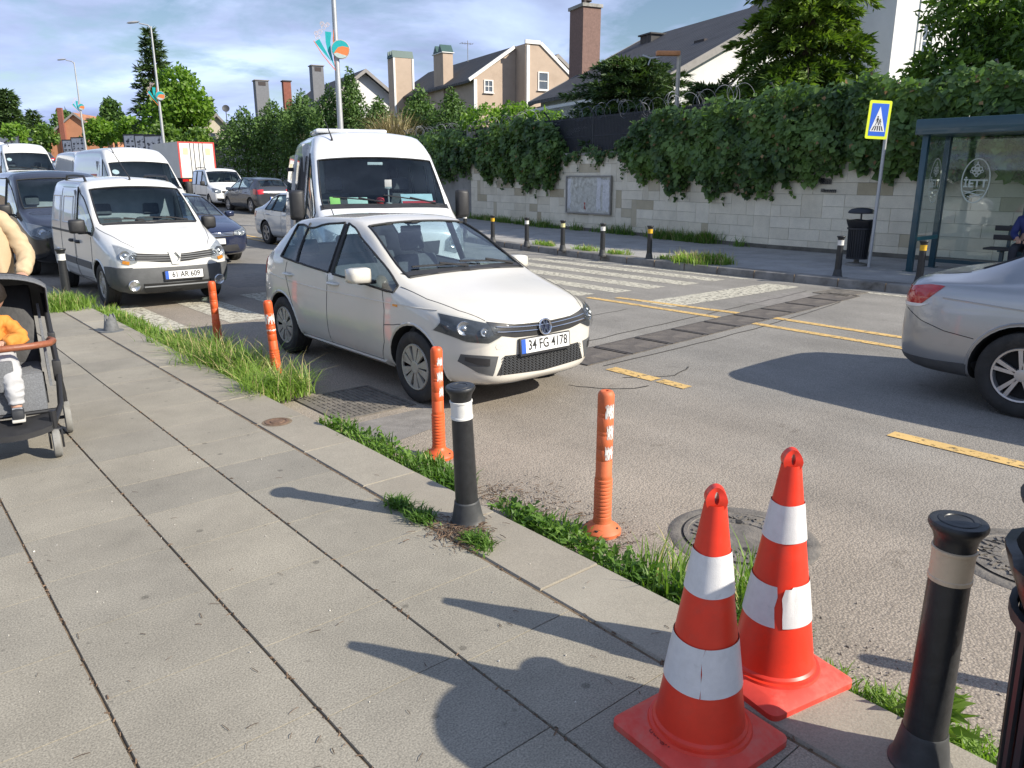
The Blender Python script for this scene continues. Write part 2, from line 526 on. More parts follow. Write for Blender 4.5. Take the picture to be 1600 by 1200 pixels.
def broad_tree(name, label, base, clumps, m, leaf=.12, trunk_r=.14, group=None, cat='tree', width=.36):
    """tapered trunk with limbs to every clump, crown of separate leaves; clumps relative to base"""
    root = thing(name, label, cat, base, 0, group)
    P, Nn = blob_points(clumps)
    D = Nn*.5 + rng.normal(size=P.shape)*.8 + np.array([0,0,-.25])
    leaf_mesh('crown', P, D, leaf*rng.uniform(.6,1.35,len(P)), width, m, root, nrm=Nn+rng.normal(size=P.shape)*.6)
    bm = NB()
    top = max(c[2] for c in clumps)
    tube(bm, [(0,0,-.3),(0.02,0.01,top*.3),(-.03,.02,top*.65),(0,0,top)], [trunk_r*1.2, trunk_r, trunk_r*.7, trunk_r*.3], 9)
    for cx,cy,cz,*_ in clumps:
        z0 = max(.3, min(cz-.4, top*.6))
        tube(bm, [(0,0,z0*.8),(cx*.45,cy*.45,z0*.8+(cz-z0*.8)*.6),(cx,cy,cz)], [trunk_r*.45, trunk_r*.28, trunk_r*.1], 6)
    ob('trunk', bm, mat('bark', (.11,.085,.065), .9, var=.35, scale=14, bump=.5, bscale=40), root)
    return root

def conifer(name, label, base, H, R0, m, levels=16, per=9, tuft=.16, droop=.25, up=0., n=22, start=.08, group=None, power=.8, cat='tree', irregular=.25, trunk_r=None):
    """spruce or cedar: whorls of boughs, each bough carrying needle sprays"""
    root = thing(name, label, cat, base, 0, group)
    bm = NB()
    tr = trunk_r or H*.018+.05
    tube(bm, [(0,0,-.4),(0,0,H*.5),(0,0,H*.97)], [tr*1.2, tr*.7, tr*.12], 8)
    Ps, Ds, Ss = [], [], []
    for l in range(levels):
        f = start + (1-start)*(l+rnd.random()*.6)/levels
        z = H*f
        Lb = R0*(1-f)**power
        for k in range(per):
            a = 2*PI*(k+rnd.random()*.8)/per + l*1.3
            ln = Lb*(1-irregular+2*irregular*rnd.random())+.12
            dr = droop*(.6+.8*rnd.random())
            ca, sa = math.cos(a), math.sin(a)
            q = [Vector((ca*ln*t, sa*ln*t, z + up*ln*t - dr*ln*t*t)) for t in (0,.35,.7,1.)]
            tube(bm, q, [.025+.012*Lb, .02, .012, .004], 4, cap=False)
            cnt = max(6, int(1.35*n*(ln/max(R0,.1))**.8*2.2))
            t = rng.uniform(.12,1.02,cnt)
            side = rng.normal(size=cnt)*.16*ln*(1.15-t)
            px = ca*ln*t - sa*side; py = sa*ln*t + ca*side
            pz = z + up*ln*t - dr*ln*t*t + rng.normal(size=cnt)*.03 - np.abs(side)*.25
            Ps.append(np.stack([px,py,pz],1))
            sd = np.sign(side)
            Ds.append(np.stack([ca*.8 - sa*sd*.6, sa*.8 + ca*sd*.6, -dr*.9*t+.15+rng.normal(size=cnt)*.3],1))
            Ss.append(tuft*rng.uniform(.6,1.4,cnt))
    P = np.concatenate(Ps); D = np.concatenate(Ds)+rng.normal(size=(len(P),3))*.25
    leaf_mesh('crown', P, D, np.concatenate(Ss), .13, m, root, nrm=np.array([0,0,1.])+rng.normal(size=P.shape)*.5, fold=.05)
    ob('trunk', bm, mat('bark', (.11,.085,.065), .9, var=.35, scale=14, bump=.5, bscale=40), root)
    return root

def grass_mesh(name, P, h, m, parent=None, lean=.45, w=.006, heads=0.):
    """P (n,3) roots; curved three-segment blades"""
    n = len(P)
    a = rng.uniform(0,2*PI,n); d = np.stack([np.cos(a),np.sin(a),np.zeros(n)],1)
    s = np.stack([-np.sin(a),np.cos(a),np.zeros(n)],1)
    hh = np.asarray(h)*rng.uniform(.45,1.15,n); hh = hh.reshape(n,1)
    le = (lean*rng.uniform(.2,1.5,n)).reshape(n,1)
    ww = (w*rng.uniform(.6,1.4,n)).reshape(n,1)
    up = np.array([0,0,1.])
    V = np.empty((n,7,3))
    for i,(t,wf) in enumerate(((0,1.),(.4,.9),(.75,.6))):
        c = P + up*hh*t*(1-.25*le*t) + d*hh*le*t*t
        V[:,2*i] = c - s*ww*wf; V[:,2*i+1] = c + s*ww*wf
    V[:,6] = P + up*hh*(1-.3*le) + d*hh*le
    me = bpy.data.meshes.new(name)
    me.vertices.add(n*7); me.vertices.foreach_set('co', V.reshape(-1))
    b = (np.arange(n)*7).reshape(n,1)
    q = np.concatenate([b+np.array([[0,1,3]]), b+np.array([[0,3,2]]), b+np.array([[2,3,5]]), b+np.array([[2,5,4]]), b+np.array([[4,5,6]])],1).reshape(-1)
    me.loops.add(len(q)); me.loops.foreach_set('vertex_index', q.astype(np.int32))
    me.polygons.add(n*5); me.polygons.foreach_set('loop_start', (np.arange(n*5)*3).astype(np.int32))
    me.materials.append(m)
    me.update(calc_edges=True); me.validate()
    return link(name, me, parent)
# ================================================================== SETTING
def strip(name, xl, xr, ys, zf, m, nx=2, parent=None):
    """ribbon between two edge functions along the street"""
    bm = NB(); prev = None
    for y in ys:
        a, b = xl(y), xr(y)
        row = [bm.verts.new((a+(b-a)*k/nx, y, zf(y))) for k in range(nx+1)]
        if prev:
            for k in range(nx): bm.faces.new((prev[k], prev[k+1], row[k+1], row[k]))
        prev = row
    return ob(name, bm, m, parent, angle=60)
YS = [-60,-20,-10,-5,0,3,6,9,11,12.4,14,16.4,18,20,22,24,26,28,30,32,36,40,45,50,55,60,70,80,100,120,150,200]

soil = mat('soil', (.13,.10,.07), .95, var=.35, scale=3, bump=.4, bscale=30)
gnd_m = mat('hill_grass', (.07,.10,.035), .95, var=.4, scale=.6)
struct(strip('terrain', lambda y: -1500., lambda y: 1500., [-700,-60,0,20,28,36,45,60,80,120,200,600,1500], lambda y: gz(y)-.15, gnd_m, 12))
asph = asphalt_mat()
struct(strip('road', lambda y: 2.30, lambda y: far_kerb(y)+.1, YS, lambda y: gz(y), asph, 6))

# ---- near pavement: separate slabs on a dirt bed
def tiles_mesh(name, cells, mats, z=.12, bev=.003, wob=.0008):
    """cells: (x0,x1,y0,y1,tint); bevelled slabs with slightly uneven heights"""
    bm = NB(); tints = []
    for x0,x1,y0,y1,t in cells:
        h = [z + gz((y0+y1)/2) + rnd.uniform(-wob,wob) for _ in range(4)]
        o = [bm.verts.new(p) for p in ((x0,y0,h[0]-.014),(x1,y0,h[1]-.014),(x1,y1,h[2]-.014),(x0,y1,h[3]-.014))]
        i = [bm.verts.new(p) for p in ((x0+bev,y0+bev*.4,h[0]),(x1-bev,y0+bev*.4,h[1]),(x1-bev,y1-bev*.4,h[2]),(x0+bev,y1-bev*.4,h[3]))]
        bm.faces.new(i); tints.append(t)
        for k in range(4):
            bm.faces.new((o[k], o[(k+1)%4], i[(k+1)%4], i[k])); tints.append(t)
    me = bpy.data.meshes.new(name); bm.to_mesh(me); bm.free()
    for m in mats: me.materials.append(m)
    at = me.attributes.new('tint', 'FLOAT', 'FACE')
    at.data.foreach_set('value', tints)
    return link(name, me)
slab_m = tint_mat('paving_granite', (.282,.255,.205), (.222,.205,.172), .8, .34, 150, .35, .17, gum=True)
kerb_m = tint_mat('kerb_granite', (.31,.283,.232), (.26,.232,.188), .8, .17, 160, .25, .13)
joint_m = mat('joint_dirt', (.15,.11,.072), .95, var=.5, scale=9, bump=.5, bscale=60)
XL = [1.965-.525*k for k in range(0, 26)]
cells = []
for c in range(len(XL)-1):
    x1, x0 = XL[c], XL[c+1]
    off = .22*((c*7) % 3 - 1)*.25
    y = -4+off
    while y < 40:
        ln = .50
        t = min(1, max(0, rnd.gauss(.38,.24)))
        if rnd.random() < .06: t = 1
        cells.append((x0+.003, x1-.003, y+.0013, y+ln-.0013, t))
        y += ln
o = tiles_mesh('pavement', [c for c in cells if not (c[2] > 11.2 and c[1] > 1.2 and c[2] < 12.4)], [slab_m]); struct(o)
kc = []; y = -6.
while y < 60:
    ln = .74
    kc.append((1.978, 2.335, y+.003, y+ln-.003, rnd.random())); y += ln
o = tiles_mesh('kerb', kc, [kerb_m], .121, .008, .003); struct(o)
struct(strip('pavement_bed', lambda y: -12, lambda y: 2.332, YS, lambda y: gz(y)+.1115, joint_m, 8))
struct(strip('kerb_face', lambda y: 2.333, lambda y: 2.345, YS, lambda y: gz(y)+.10, kerb_m, 1))
bm = NB(); prev = None
for y in YS:
    r = [bm.verts.new((2.334, y, gz(y)+.112)), bm.verts.new((2.346, y, gz(y)-.05))]
    if prev: bm.faces.new((prev[0], prev[1], r[1], r[0]))
    prev = r
struct(ob('kerb_side', bm, kerb_m))

# ---- far pavement and its kerb
farp_m = tint_mat('far_paving', (.29,.28,.265), (.34,.33,.31), .85, .2, 120, .2, .22)
struct(strip('far_pavement', lambda y: far_kerb(y)+.30, lambda y: wall_x(y)+.3, YS, lambda y: gz(y)+.13, farp_m, 4))
fk_m = mat('far_kerb_stone', (.20,.19,.175), .85, var=.3, scale=2.5, bump=.3, bscale=70, dirt=((.07,.062,.05), 3., .5, .75))
bm = NB(); prev = None; n = 0
yk = [-20+.8*k for k in range(120)]
for y in yk:
    x = far_kerb(y); z = gz(y)
    r = [bm.verts.new(p) for p in ((x,y,z-.1),(x+.015,y,z+.115),(x+.035,y,z+.138),(x+.31,y,z+.138),(x+.31,y,z+.05))]
    if prev:
        for k in range(4): bm.faces.new((prev[k], prev[k+1], r[k+1], r[k]))
    prev = r
struct(ob('far_kerb', bm, fk_m, angle=50))
bm = NB()
for k in range(0, 90, 1):
    y = -8+.8*k
    x = far_kerb(y)
    box(bm, (x-.003, y-.004, gz(y)), (x+.32, y+.004, gz(y)+.1395))
struct(ob('kerb_joints', bm, joint_m))

# ---- painted markings
def paint(name, col, wear):
    m, nt, N, L, P = nodes_of(name)
    P.inputs['Base Color'].default_value = (*col, 1); P.inputs['Roughness'].default_value = .75
    tc = N.new('ShaderNodeTexCoord')
    n = N.new('ShaderNodeTexNoise'); n.inputs['Scale'].default_value = 14; n.inputs['Detail'].default_value = 9; n.inputs['Roughness'].default_value = .75
    L.new(tc.outputs['Object'], n.inputs['Vector'])
    r = N.new('ShaderNodeMapRange'); r.inputs['From Min'].default_value = wear; r.inputs['From Max'].default_value = wear+.10
    L.new(n.outputs['Fac'], r.inputs['Value'])
    n2 = N.new('ShaderNodeTexNoise'); n2.inputs['Scale'].default_value = 3; n2.inputs['Detail'].default_value = 5
    L.new(tc.outputs['Object'], n2.inputs['Vector'])
    s = N.new('ShaderNodeMapRange'); s.inputs['To Min'].default_value = .75; s.inputs['To Max'].default_value = 1.15
    L.new(n2.outputs['Fac'], s.inputs['Value'])
    v = N.new('ShaderNodeVectorMath'); v.operation = 'SCALE'; v.inputs[0].default_value = col
    L.new(s.outputs[0], v.inputs['Scale']); L.new(v.outputs[0], P.inputs['Base Color'])
    t = N.new('ShaderNodeBsdfTransparent'); mx = N.new('ShaderNodeMixShader')
    L.new(r.outputs[0], mx.inputs[0]); L.new(t.outputs[0], mx.inputs[1]); L.new(P.outputs[0], mx.inputs[2])
    L.new(mx.outputs[0], N['Material Output'].inputs[0])
    MATS[name] = m
    return m
white_p = paint('worn_white_paint', (.50,.47,.385), .405)
yellow_p = paint('worn_yellow_paint', (.60,.40,.15), .38)
Z1 = .004
def sheet(bm, x0, x1, y0, y1, z=Z1, jit=.012):
    quad(bm, [(x0+rnd.uniform(-jit,jit), y0, z+gz(y0)), (x1+rnd.uniform(-jit,jit), y0, z+gz(y0)), (x1+rnd.uniform(-jit,jit), y1, z+gz(y1)), (x0+rnd.uniform(-jit,jit), y1, z+gz(y1))])
bm = NB()
for x0,x1,y0,y1 in [(2.55,3.05,9.75,12.1),(3.56,4.12,9.75,12.1),(4.6,5.1,9.75,12.1),(5.6,6.1,9.4,12.4),(6.6,7.1,9.1,12.8),(7.6,8.1,8.8,13.0),
                    (8.62,8.98,8.5,13.1),(9.32,9.72,8.35,13.2),(10.08,10.5,8.3,13.3),(10.9,11.34,8.2,13.4),(11.72,12.1,8.2,13.4),(12.4,12.55,8.0,13.4)]:
    sheet(bm, x0, x1, y0, y1)
struct(ob('crosswalk', bm, white_p, angle=0))
bm = NB()
quad(bm, [(8.86,6.86,Z1),(12.25,6.80,Z1),(12.2,7.40,Z1),(8.9,7.48,Z1)])
quad(bm, [(12.42,1.0,Z1),(12.56,1.0,Z1),(12.50,6.1,Z1),(12.38,6.1,Z1)])
struct(ob('stop_line', bm, white_p, angle=0))
bm = NB()
def yl(pts, w):
    for (x0,y0),(x1,y1) in zip(pts, pts[1:]):
        quad(bm, [(x0-w/2,y0,.006+gz(y0)),(x0+w/2,y0,.006+gz(y0)),(x1+w/2,y1,.006+gz(y1)),(x1-w/2,y1,.006+gz(y1))])
yl([(8.60,-6),(8.58,3.5),(8.66,6.1),(8.62,8.3)], .13)
yl([(9.13,-6),(9.16,3.6),(9.2,5.5),(8.95,8.0)], .13)
for s in (-.16,.16):
    yl([(8.95+s,13.6),(9.1+s,18),(9.35+s,24),(10.0+s,32),(10.9+s,42),(12+s,60)], .13)
yl([(5.45,4.0),(5.46,4.32)], .13); yl([(5.455,4.36),(5.46,4.93)], .15)
yl([(5.56,-.9),(5.54,2.26)], .135)
struct(ob('yellow_lines', bm, yellow_p, angle=0))

# ---- asphalt repair patches (old cut lines)
bm = NB()
patch_m = mat('tar_patch', (.105,.10,.10), .85, var=.25, scale=8, bump=.4, bscale=120)
for pts in ([(4.9,12.9),(6.6,12.7),(6.7,14.6),(4.8,14.9)], [(10.0,5.9),(11.7,5.95),(11.7,6.6),(10.0,6.5)], [(2.5,4.4),(3.2,4.55),(3.4,5.0),(2.55,5.0)]):
    quad(bm, [(x,y,.0022) for x,y in pts])
struct(ob('road_patches', bm, mat('old_patch', (.20,.185,.17), .85, var=.25, scale=8, bump=.4, bscale=120), angle=0))
bm = NB()
def crack(pts, w=.012):
    P = []
    for (a,b),(c,d) in zip(pts, pts[1:]):
        for k in range(5):
            t = k/5; P.append((a+(c-a)*t+rnd.uniform(-.02,.02), b+(d-b)*t+rnd.uniform(-.02,.02)))
    for (a,b),(c,d) in zip(P, P[1:]):
        v = Vector((c-a,d-b,0)).normalized(); nx, ny = -v.y*w*rnd.uniform(.3,1)/2, v.x*w/2
        quad(bm, [(a-nx,b-ny,.0035),(a+nx,b+ny,.0035),(c+nx,d+ny,.0035),(c-nx,d-ny,.0035)])
crack([(4.7,4.75),(4.95,4.35),(5.3,4.25)], .02); crack([(5.3,4.6),(5.7,4.35),(6.2,4.5)], .015); crack([(5.9,5.95),(7.4,6.1),(9.0,6.2),(10.6,6.35),(12.2,6.5)], .02)
crack([(5.5,5.05),(7.5,5.1),(9.5,5.3),(11.6,5.6)], .02); crack([(6.2,7.6),(7.3,7.1),(8.5,7.2)], .012); crack([(2.6,6.2),(3.0,6.3),(3.3,6.7)], .015)
struct(ob('cracks', bm, mat('crack_tar', (.04,.036,.033), .9), angle=0))

# ---- iron covers
iron = mat('cast_iron', (.115,.105,.098), .6, metal=.5, var=.35, scale=12, bump=.5, bscale=90, dirt=((.17,.14,.11), 9., .5, .7))
iron_d = mat('iron_slot', (.022,.02,.019), .9)
iron_w = mat('worn_iron', (.15,.135,.117), .75, metal=.2, var=.35, scale=10, bump=.5, bscale=70, dirt=((.23,.20,.165), 6., .48, .75))
def manhole(label, c, r=.30, frame=.365):
    root = thing('manhole_cover', label, 'manhole cover', (c[0], c[1], 0), 0.3)
    bm = NB()
    lathe(bm, [(r,.012),(r*.93,.013),(r*.92,.009),(r*.64,.009),(r*.62,.014),(r*.5,.014),(r*.49,.009),(0,.009)], 48)
    for ring, k in ((.78,30),(.70,26),(.57,20)):
        for i in range(k):
            a = 2*PI*i/k + ring
            M = Matrix.Rotation(a, 4, 'Z') @ Matrix.Translation((r*ring,0,.0125)) @ Matrix.Rotation((.5 if i%2 else -.5), 4, 'Z')
            box(bm, (-.022,-.008,-.005), (.022,.008,.004), M)
    ob('cover', bm, iron_w, root)
    bm = NB()
    lathe(bm, [(r+.012,.006),(r+.03,.011),(frame,.008),(frame+.015,.0015)], 48)
    ob('frame', bm, iron_w, root)
    bm = NB(); lathe(bm, [(r-.002,.0065),(r+.014,.0065)], 48); ob('gap', bm, iron_d, root)
    for a in (.4, .4+PI):
        bm = NB(); M = Matrix.Rotation(a,4,'Z') @ Matrix.Translation((r*.55,0,.0155)); box(bm, (-.02,-.014,-.001),(.02,.014,.0015), M); ob('key_slot', bm, iron_d, root)
    return root
manhole('round cast iron manhole cover in the road just behind the two cones', (3.27,2.0))
manhole('round cast iron manhole cover in the road right of the beige-banded bollard', (4.12,.92))
def grate(name, label, x0, y0, x1, y1, nx, ny, group=None, ang=0, cat='drain grate', seam=True):
    cx, cy = (x0+x1)/2, (y0+y1)/2
    root = thing(name, label, cat, (cx,cy,0), ang, group)
    w, h = (x1-x0)/2, (y1-y0)/2
    bm = NB()
    for a,b,c,d in ((-w,-h,w,-h+.025),(-w,h-.025,w,h),(-w,-h+.025,-w+.025,h-.025),(w-.025,-h+.025,w,h-.025)):
        box(bm, (a,b,.001),(c,d,.012))
    pm = iron_w if nx > 1 else mat('trench_plate', (.115,.10,.088), .75, metal=.15, var=.35, scale=7, bump=.6, bscale=45, dirt=((.19,.165,.135), 5., .5, .75))
    ob('frame', bm, iron if nx == 1 else pm, root)
    bm = NB()
    for i in range(nx):
        a = -w+.03+(2*w-.06)*i/nx
        box(bm, (a,-h+.026,.001),(a+(2*w-.06)/nx*(.80 if nx > 1 else .97),h-.026,.0085))
    for j in range(1,ny):
        b = -h+2*h*j/ny
        box(bm, (-w+.027,b-.008,.001),(w-.027,b+.008,.0092))
    ob('bars', bm, pm, root)
    bm = NB(); quad(bm, [(-w+.01,-h+.01,.0032),(w-.01,-h+.01,.0032),(w-.01,h-.01,.0032),(-w+.01,h-.01,.0032)])
    ob('pit', bm, mat('silted_pit', (.085,.07,.055), .95, var=.4, scale=20), root)
    return root
grate('drain_grate', 'square barred drain grate at the kerb beside the white hatchback', 2.62, 5.12, 3.32, 5.9, 14, 9)
x = 5.35
k = 0
while x < 11.4:
    lab = 'worn iron trench grate in the row running across the street'
    y0 = 5.18 + .07*(x-5.35)
    grate('trench_grate', lab, x, y0, x+.715, y0+.52, 1, 1, 'trench grates across the street', .07)
    x += .735; k += 1
grate('drain_grate', 'latticed drain grate at the far kerb, end of the trench row', 11.75, 5.72, 12.45, 6.3, 11, 8)
root = thing('access_cap', 'small round rusty metal cap set in the kerb stone', 'valve cap', (2.11,5.06,.121))
bm = NB(); lathe(bm, [(.085,.001),(.083,.006),(.065,.007),(.062,.003),(.05,.003),(.045,.008),(0,.009)], 28); ob('cap', bm, mat('rusty_cap', (.14,.085,.055), .85, var=.4, scale=30, bump=.4), root)
bm = NB(); lathe(bm, [(.085,.0015),(.10,.0025),(.105,.0005)], 28); ob('collar', bm, joint_m, root)

# ================================================================== WALL
stone_m = tint_mat('wall_stone', (.74,.68,.55), (.42,.36,.245), .85, .07, 60, .15, .13)
wallcore_m = mat('wall_mortar', (.24,.225,.20), .9, var=.25, scale=2, dirt=((.10,.09,.07), 1.2, .5, .8))
cop_m = mat('coping_concrete', (.33,.32,.30), .9, var=.3, scale=3, bump=.3, dirt=((.12,.11,.09), 4, .5, .75))
WT = 2.50
wall = thing('stone_wall', 'long pale stone clad retaining wall under the ivy behind the far pavement', 'wall', (17.2,10,.1))
def wl(p): return (p[0]-17.2, p[1]-10, p[2]-.1)
NCL = 5    # wall segments clad with stone
def seg_frame(i):
    a = Vector((*WALL[i],0)); b = Vector((*WALL[i+1],0)); t = (b-a).normalized()
    return a, b, t, Vector((-t.y, t.x, 0))          # normal towards the street
bm = NB()
for i in range(NCL):
    a,b,t,nn = seg_frame(i)
    pts = [a-nn*.0, b, b-nn*.4, a-nn*.4]
    prism(bm, [((p.x-17.2),(p.y-10)) for p in pts], gz(a.y)-.35, WT-.1+.02)
ob('wall_core', bm, wallcore_m, wall, angle=0)
bm = NB(); tints = []
CELL = .262
for i in range(NCL):
    a,b,t,nn = seg_frame(i); Ln = (b-a).length
    z0, z1 = .10, WT
    ni, nj = max(1,int(round(Ln/CELL))), int(round((z1-z0)/CELL)); cw, chh = Ln/ni, (z1-z0)/nj
    used = [[False]*nj for _ in range(ni)]
    for ii in range(ni):
        for jj in range(nj):
            if used[ii][jj]: continue
            opts = [(1,3),(3,1),(4,1),(2,1),(1,2),(2,2),(2,1),(1,2),(3,1)]
            rnd.shuffle(opts)
            w_, h_ = 1, 1
            for ow, oh in opts:
                if ii+ow <= ni and jj+oh <= nj and not any(used[p][q] for p in range(ii,ii+ow) for q in range(jj,jj+oh)):
                    w_, h_ = ow, oh; break
            for p in range(ii,ii+w_):
                for q in range(jj,jj+h_): used[p][q] = True
            tt = rnd.gauss(.12,.10) if rnd.random() > .13 else rnd.uniform(.7,1)
            g = .0045; pr = .012+rnd.uniform(0,.006)
            s0, s1 = ii*cw+g, (ii+w_)*cw-g; h0, h1 = z0+jj*chh+g, z0+(jj+h_)*chh-g
            f = []
            for (s,h) in ((s0,h0),(s1,h0),(s1,h1),(s0,h1)):
                p = a+t*s+nn*pr; f.append((p.x,p.y,h))
            bk = []
            for (s,h) in ((s0-.003,h0-.003),(s1+.003,h0-.003),(s1+.003,h1+.003),(s0-.003,h1+.003)):
                p = a+t*s; bk.append((p.x,p.y,h))
            F = [bm.verts.new(wl(p)) for p in f]; B = [bm.verts.new(wl(p)) for p in bk]
            bm.faces.new(F); tints.append(max(0,tt))
            for k in range(4): bm.faces.new((B[k],B[(k+1)%4],F[(k+1)%4],F[k])); tints.append(max(0,tt))
me = bpy.data.meshes.new('stone_cladding'); bm.to_mesh(me); bm.free(); me.materials.append(stone_m)
me.attributes.new('tint','FLOAT','FACE').data.foreach_set('value', tints)
link('stone_cladding', me, wall)
bm = NB()
for i in range(NCL):
    a,b,t,nn = seg_frame(i)
    q = [a+nn*.06, b+nn*.06, b-nn*.46, a-nn*.46]
    prism(bm, [(p.x-17.2,p.y-10) for p in q], WT-.095, WT-.015)
ob('coping', bm, cop_m, wall, angle=0)
bm = NB(); q = 0
for i in range(NCL):
    a,b,t,nn = seg_frame(i)
    pr = [a+nn*.09, b+nn*.09, b+nn*.0, a+nn*.0]
    prism(bm, [(p.x-17.2,p.y-10) for p in pr], -.1+.02, .10+.02)
ob('plinth', bm, mat('plinth_dirt', (.13,.12,.10), .95, var=.4, scale=4, bump=.5), wall, angle=0)
# far, rendered part of the wall climbs in steps
wall2 = thing('concrete_wall', 'plain grey concrete wall climbing in steps behind the parked minivan', 'wall', (22.6,42,0))
bm = NB(); bmc = NB()
for i in range(5, len(WALL)-1):
    a,b,t,nn = seg_frame(i); Ln = (b-a).length; k = int(Ln/6)
    for j in range(k):
        p0, p1 = a+t*(Ln*j/k), a+t*(Ln*(j+1)/k)
        top = gz(p1.y)+1.9+ (.3 if i == 5 else 0)
        q = [p0, p1, p1-nn*.35, p0-nn*.35]
        prism(bm, [(p.x-22.6,p.y-42) for p in q], -.3, top)
        q = [p0+nn*.05, p1+nn*.05, p1-nn*.4, p0-nn*.4]
        prism(bmc, [(p.x-22.6,p.y-42) for p in q], top, top+.1)
        # pier
        q = [p0+nn*.03, p0+t*.3+nn*.03, p0+t*.3-nn*.36, p0-nn*.36]
        prism(bmc, [(p.x-22.6,p.y-42) for p in q], top+.1, top+1.35)
ob('wall_body', bm, mat('grey_render', (.27,.262,.24), .9, var=.2, scale=1.4, dirt=((.14,.13,.115), 1.2, .5, .8)), wall2, angle=0)
ob('coping', bmc, cop_m, wall2, angle=0)

# ---- fence panels and razor wire on the wall
fence_m = mat('fence_mesh_dark', (.018,.02,.026), .7)
wire_m = mat('razor_wire', (.14,.15,.18), .55, metal=.4)
def along(s0, s1, step):
    """points along the wall line between two street positions y"""
    out = []; y = s0
    while y <= s1+1e-6:
        out.append((wall_x(y), y)); y += step
    return out
fence = thing('wire_fence', 'dark screened fence with coiled razor wire standing on the stone wall', 'fence', (18.5,17,WT))
bm = NB(); bp = NB()
pts = along(-6, 40, 2.4)
for (xa,ya),(xb,yb) in zip(pts, pts[1:]):
    a = Vector((xa+.22,ya,WT-.03)); b = Vector((xb+.22,yb,WT-.03)); d = (b-a).normalized(); zo = max(0, gz(ya))
    o_ = Vector((18.5,17,WT)); up = Vector((0,0,1))
    tube(bp, [a-o_, a+up*1.3-o_, a+up*1.5-Vector((.25,0,0))-o_], .03, 6)
    for h in (.06,.62,1.18): tube(bp, [a+up*h-o_, b+up*h-o_], .014, 4)
    for k in range(34):
        p = a+(b-a)*(k+.5)/34
        box(bm, (p.x-18.5-.004, p.y-17-.026, .02),(p.x-18.5+.004, p.y-17+.026, 1.2))
ob('screen', bm, fence_m, fence, angle=0)
ob('posts', bp, mat('fence_post', (.06,.065,.07), .6, metal=.4), fence)
bm = NB()
P = []
turns = 92; L0, L1 = 11.5, 39.
for k in range(turns*16):
    t = k/16; y = L0+(L1-L0)*t/turns; a = 2*PI*(k%16)/16
    r = .22+.05*math.sin(t*2.1)
    P.append((wall_x(y)+.10+r*math.cos(a)-18.5, y+.20*math.sin(t*1.7)-17, 1.30+r*math.sin(a)+.06*math.sin(t*.8)))
tube(bm, P, .006, 3)
ob('razor_wire', bm, wire_m, fence)
fence2 = thing('wire_fence', 'far fence with razor wire along the stepped concrete wall', 'fence', (25,58,3))
bm = NB(); P = []
for k in range(150*12):
    t = k/12; y = 41+(74)*t/150; a = 2*PI*(k%12)/12
    P.append((wall_x(y)+.1+.3*math.cos(a)-25, y-58, gz(y)+2.0+1.1+.3*math.sin(a)-3))
tube(bm, P, .014, 3)
ob('razor_wire', bm, wire_m, fence2)
bm = NB()
for y in np.arange(42, 114, 2.6):
    a = Vector((wall_x(y)+.15-25, y-58, gz(y)+2.0-3)); b = Vector((wall_x(y+2.6)+.15-25, y+2.6-58, gz(y+2.6)+2.0-3))
    for k in range(26):
        p = a+(b-a)*(k+.5)/26
        box(bm, (p.x-.006,p.y-.035,p.z),(p.x+.006,p.y+.035,p.z+1.0))
ob('screen', bm, fence_m, fence2, angle=0)

# ---- poster frame and stencil on the wall
pf = thing('poster_frame', 'grey metal notice frame with torn white posters on the stone wall', 'notice board', (18.5,17.85,1.27))
a = Vector((18.63-.05,19.0,0)); b = Vector((18.35-.05,16.72,0)); t = (b-a).normalized(); nn = Vector((t.y,-t.x,0))
if nn.x > 0: nn = -nn
Mx = Matrix(((t.x,nn.x,0,(a+b).x/2-18.5),(t.y,nn.y,0,(a+b).y/2-17.85),(0,0,1,0),(0,0,0,1)))
W2 = (b-a).length/2
bm = NB()
for lo, hi in (((-W2,0,.56),(W2,.06,.60)),((-W2,0,-.60),(W2,.06,-.56)),((-W2,0,-.56),(-W2+.05,.06,.56)),((W2-.04,0,-.56),(W2,.06,.56))): box(bm, lo, hi, Mx)
ob('frame', bm, mat('frame_steel', (.27,.26,.24), .6, metal=.3), pf, angle=0)
bm = NB(); box(bm, (-W2+.05,0,-.56),(W2-.04,.022,.56), Mx)
ob('backing_panel', bm, mat('panel_board', (.56,.55,.49), .9, var=.25, scale=5, dirt=((.30,.28,.22),6,.45,.7)), pf, angle=0)
paper = mat('torn_paper', (.62,.61,.60), .9, var=.15, scale=9, dirt=((.12,.12,.13), 13., .60, .66))
def torn(x0,x1,z0,z1,seed):
    r2 = random.Random(seed); pts = []
    for k in range(9): pts.append((x0+(x1-x0)*k/8, z0+r2.uniform(0,.12)))
    for k in range(7): pts.append((x1+r2.uniform(-.09,.0), z0+(z1-z0)*(k+1)/8))
    for k in range(9): pts.append((x1-(x1-x0)*k/8, z1-r2.uniform(0,.05)))
    for k in range(7): pts.append((x0+r2.uniform(0,.05), z1-(z1-z0)*(k+1)/8))
    bm = NB(); Mp = Mx @ Matrix(((1,0,0,0),(0,0,1,.024),(0,1,0,0),(0,0,0,1)))
    prism(bm, pts, 0, .003, Mp)
    return bm
for x0,x1,z0,z1,s in ((-W2+.06,-W2+.28,-.5,.52,1),(.42,.68,-.52,.55,2),(.7,W2-.06,-.52,.5,3)):
    ob('torn_poster', torn(x0,x1,z0,z1,s), paper, pf, angle=0)
bm = torn(-.2,-.08,-.5,-.22,5); ob('torn_poster', bm, mat('red_scrap', (.42,.12,.10), .9), pf, angle=0)
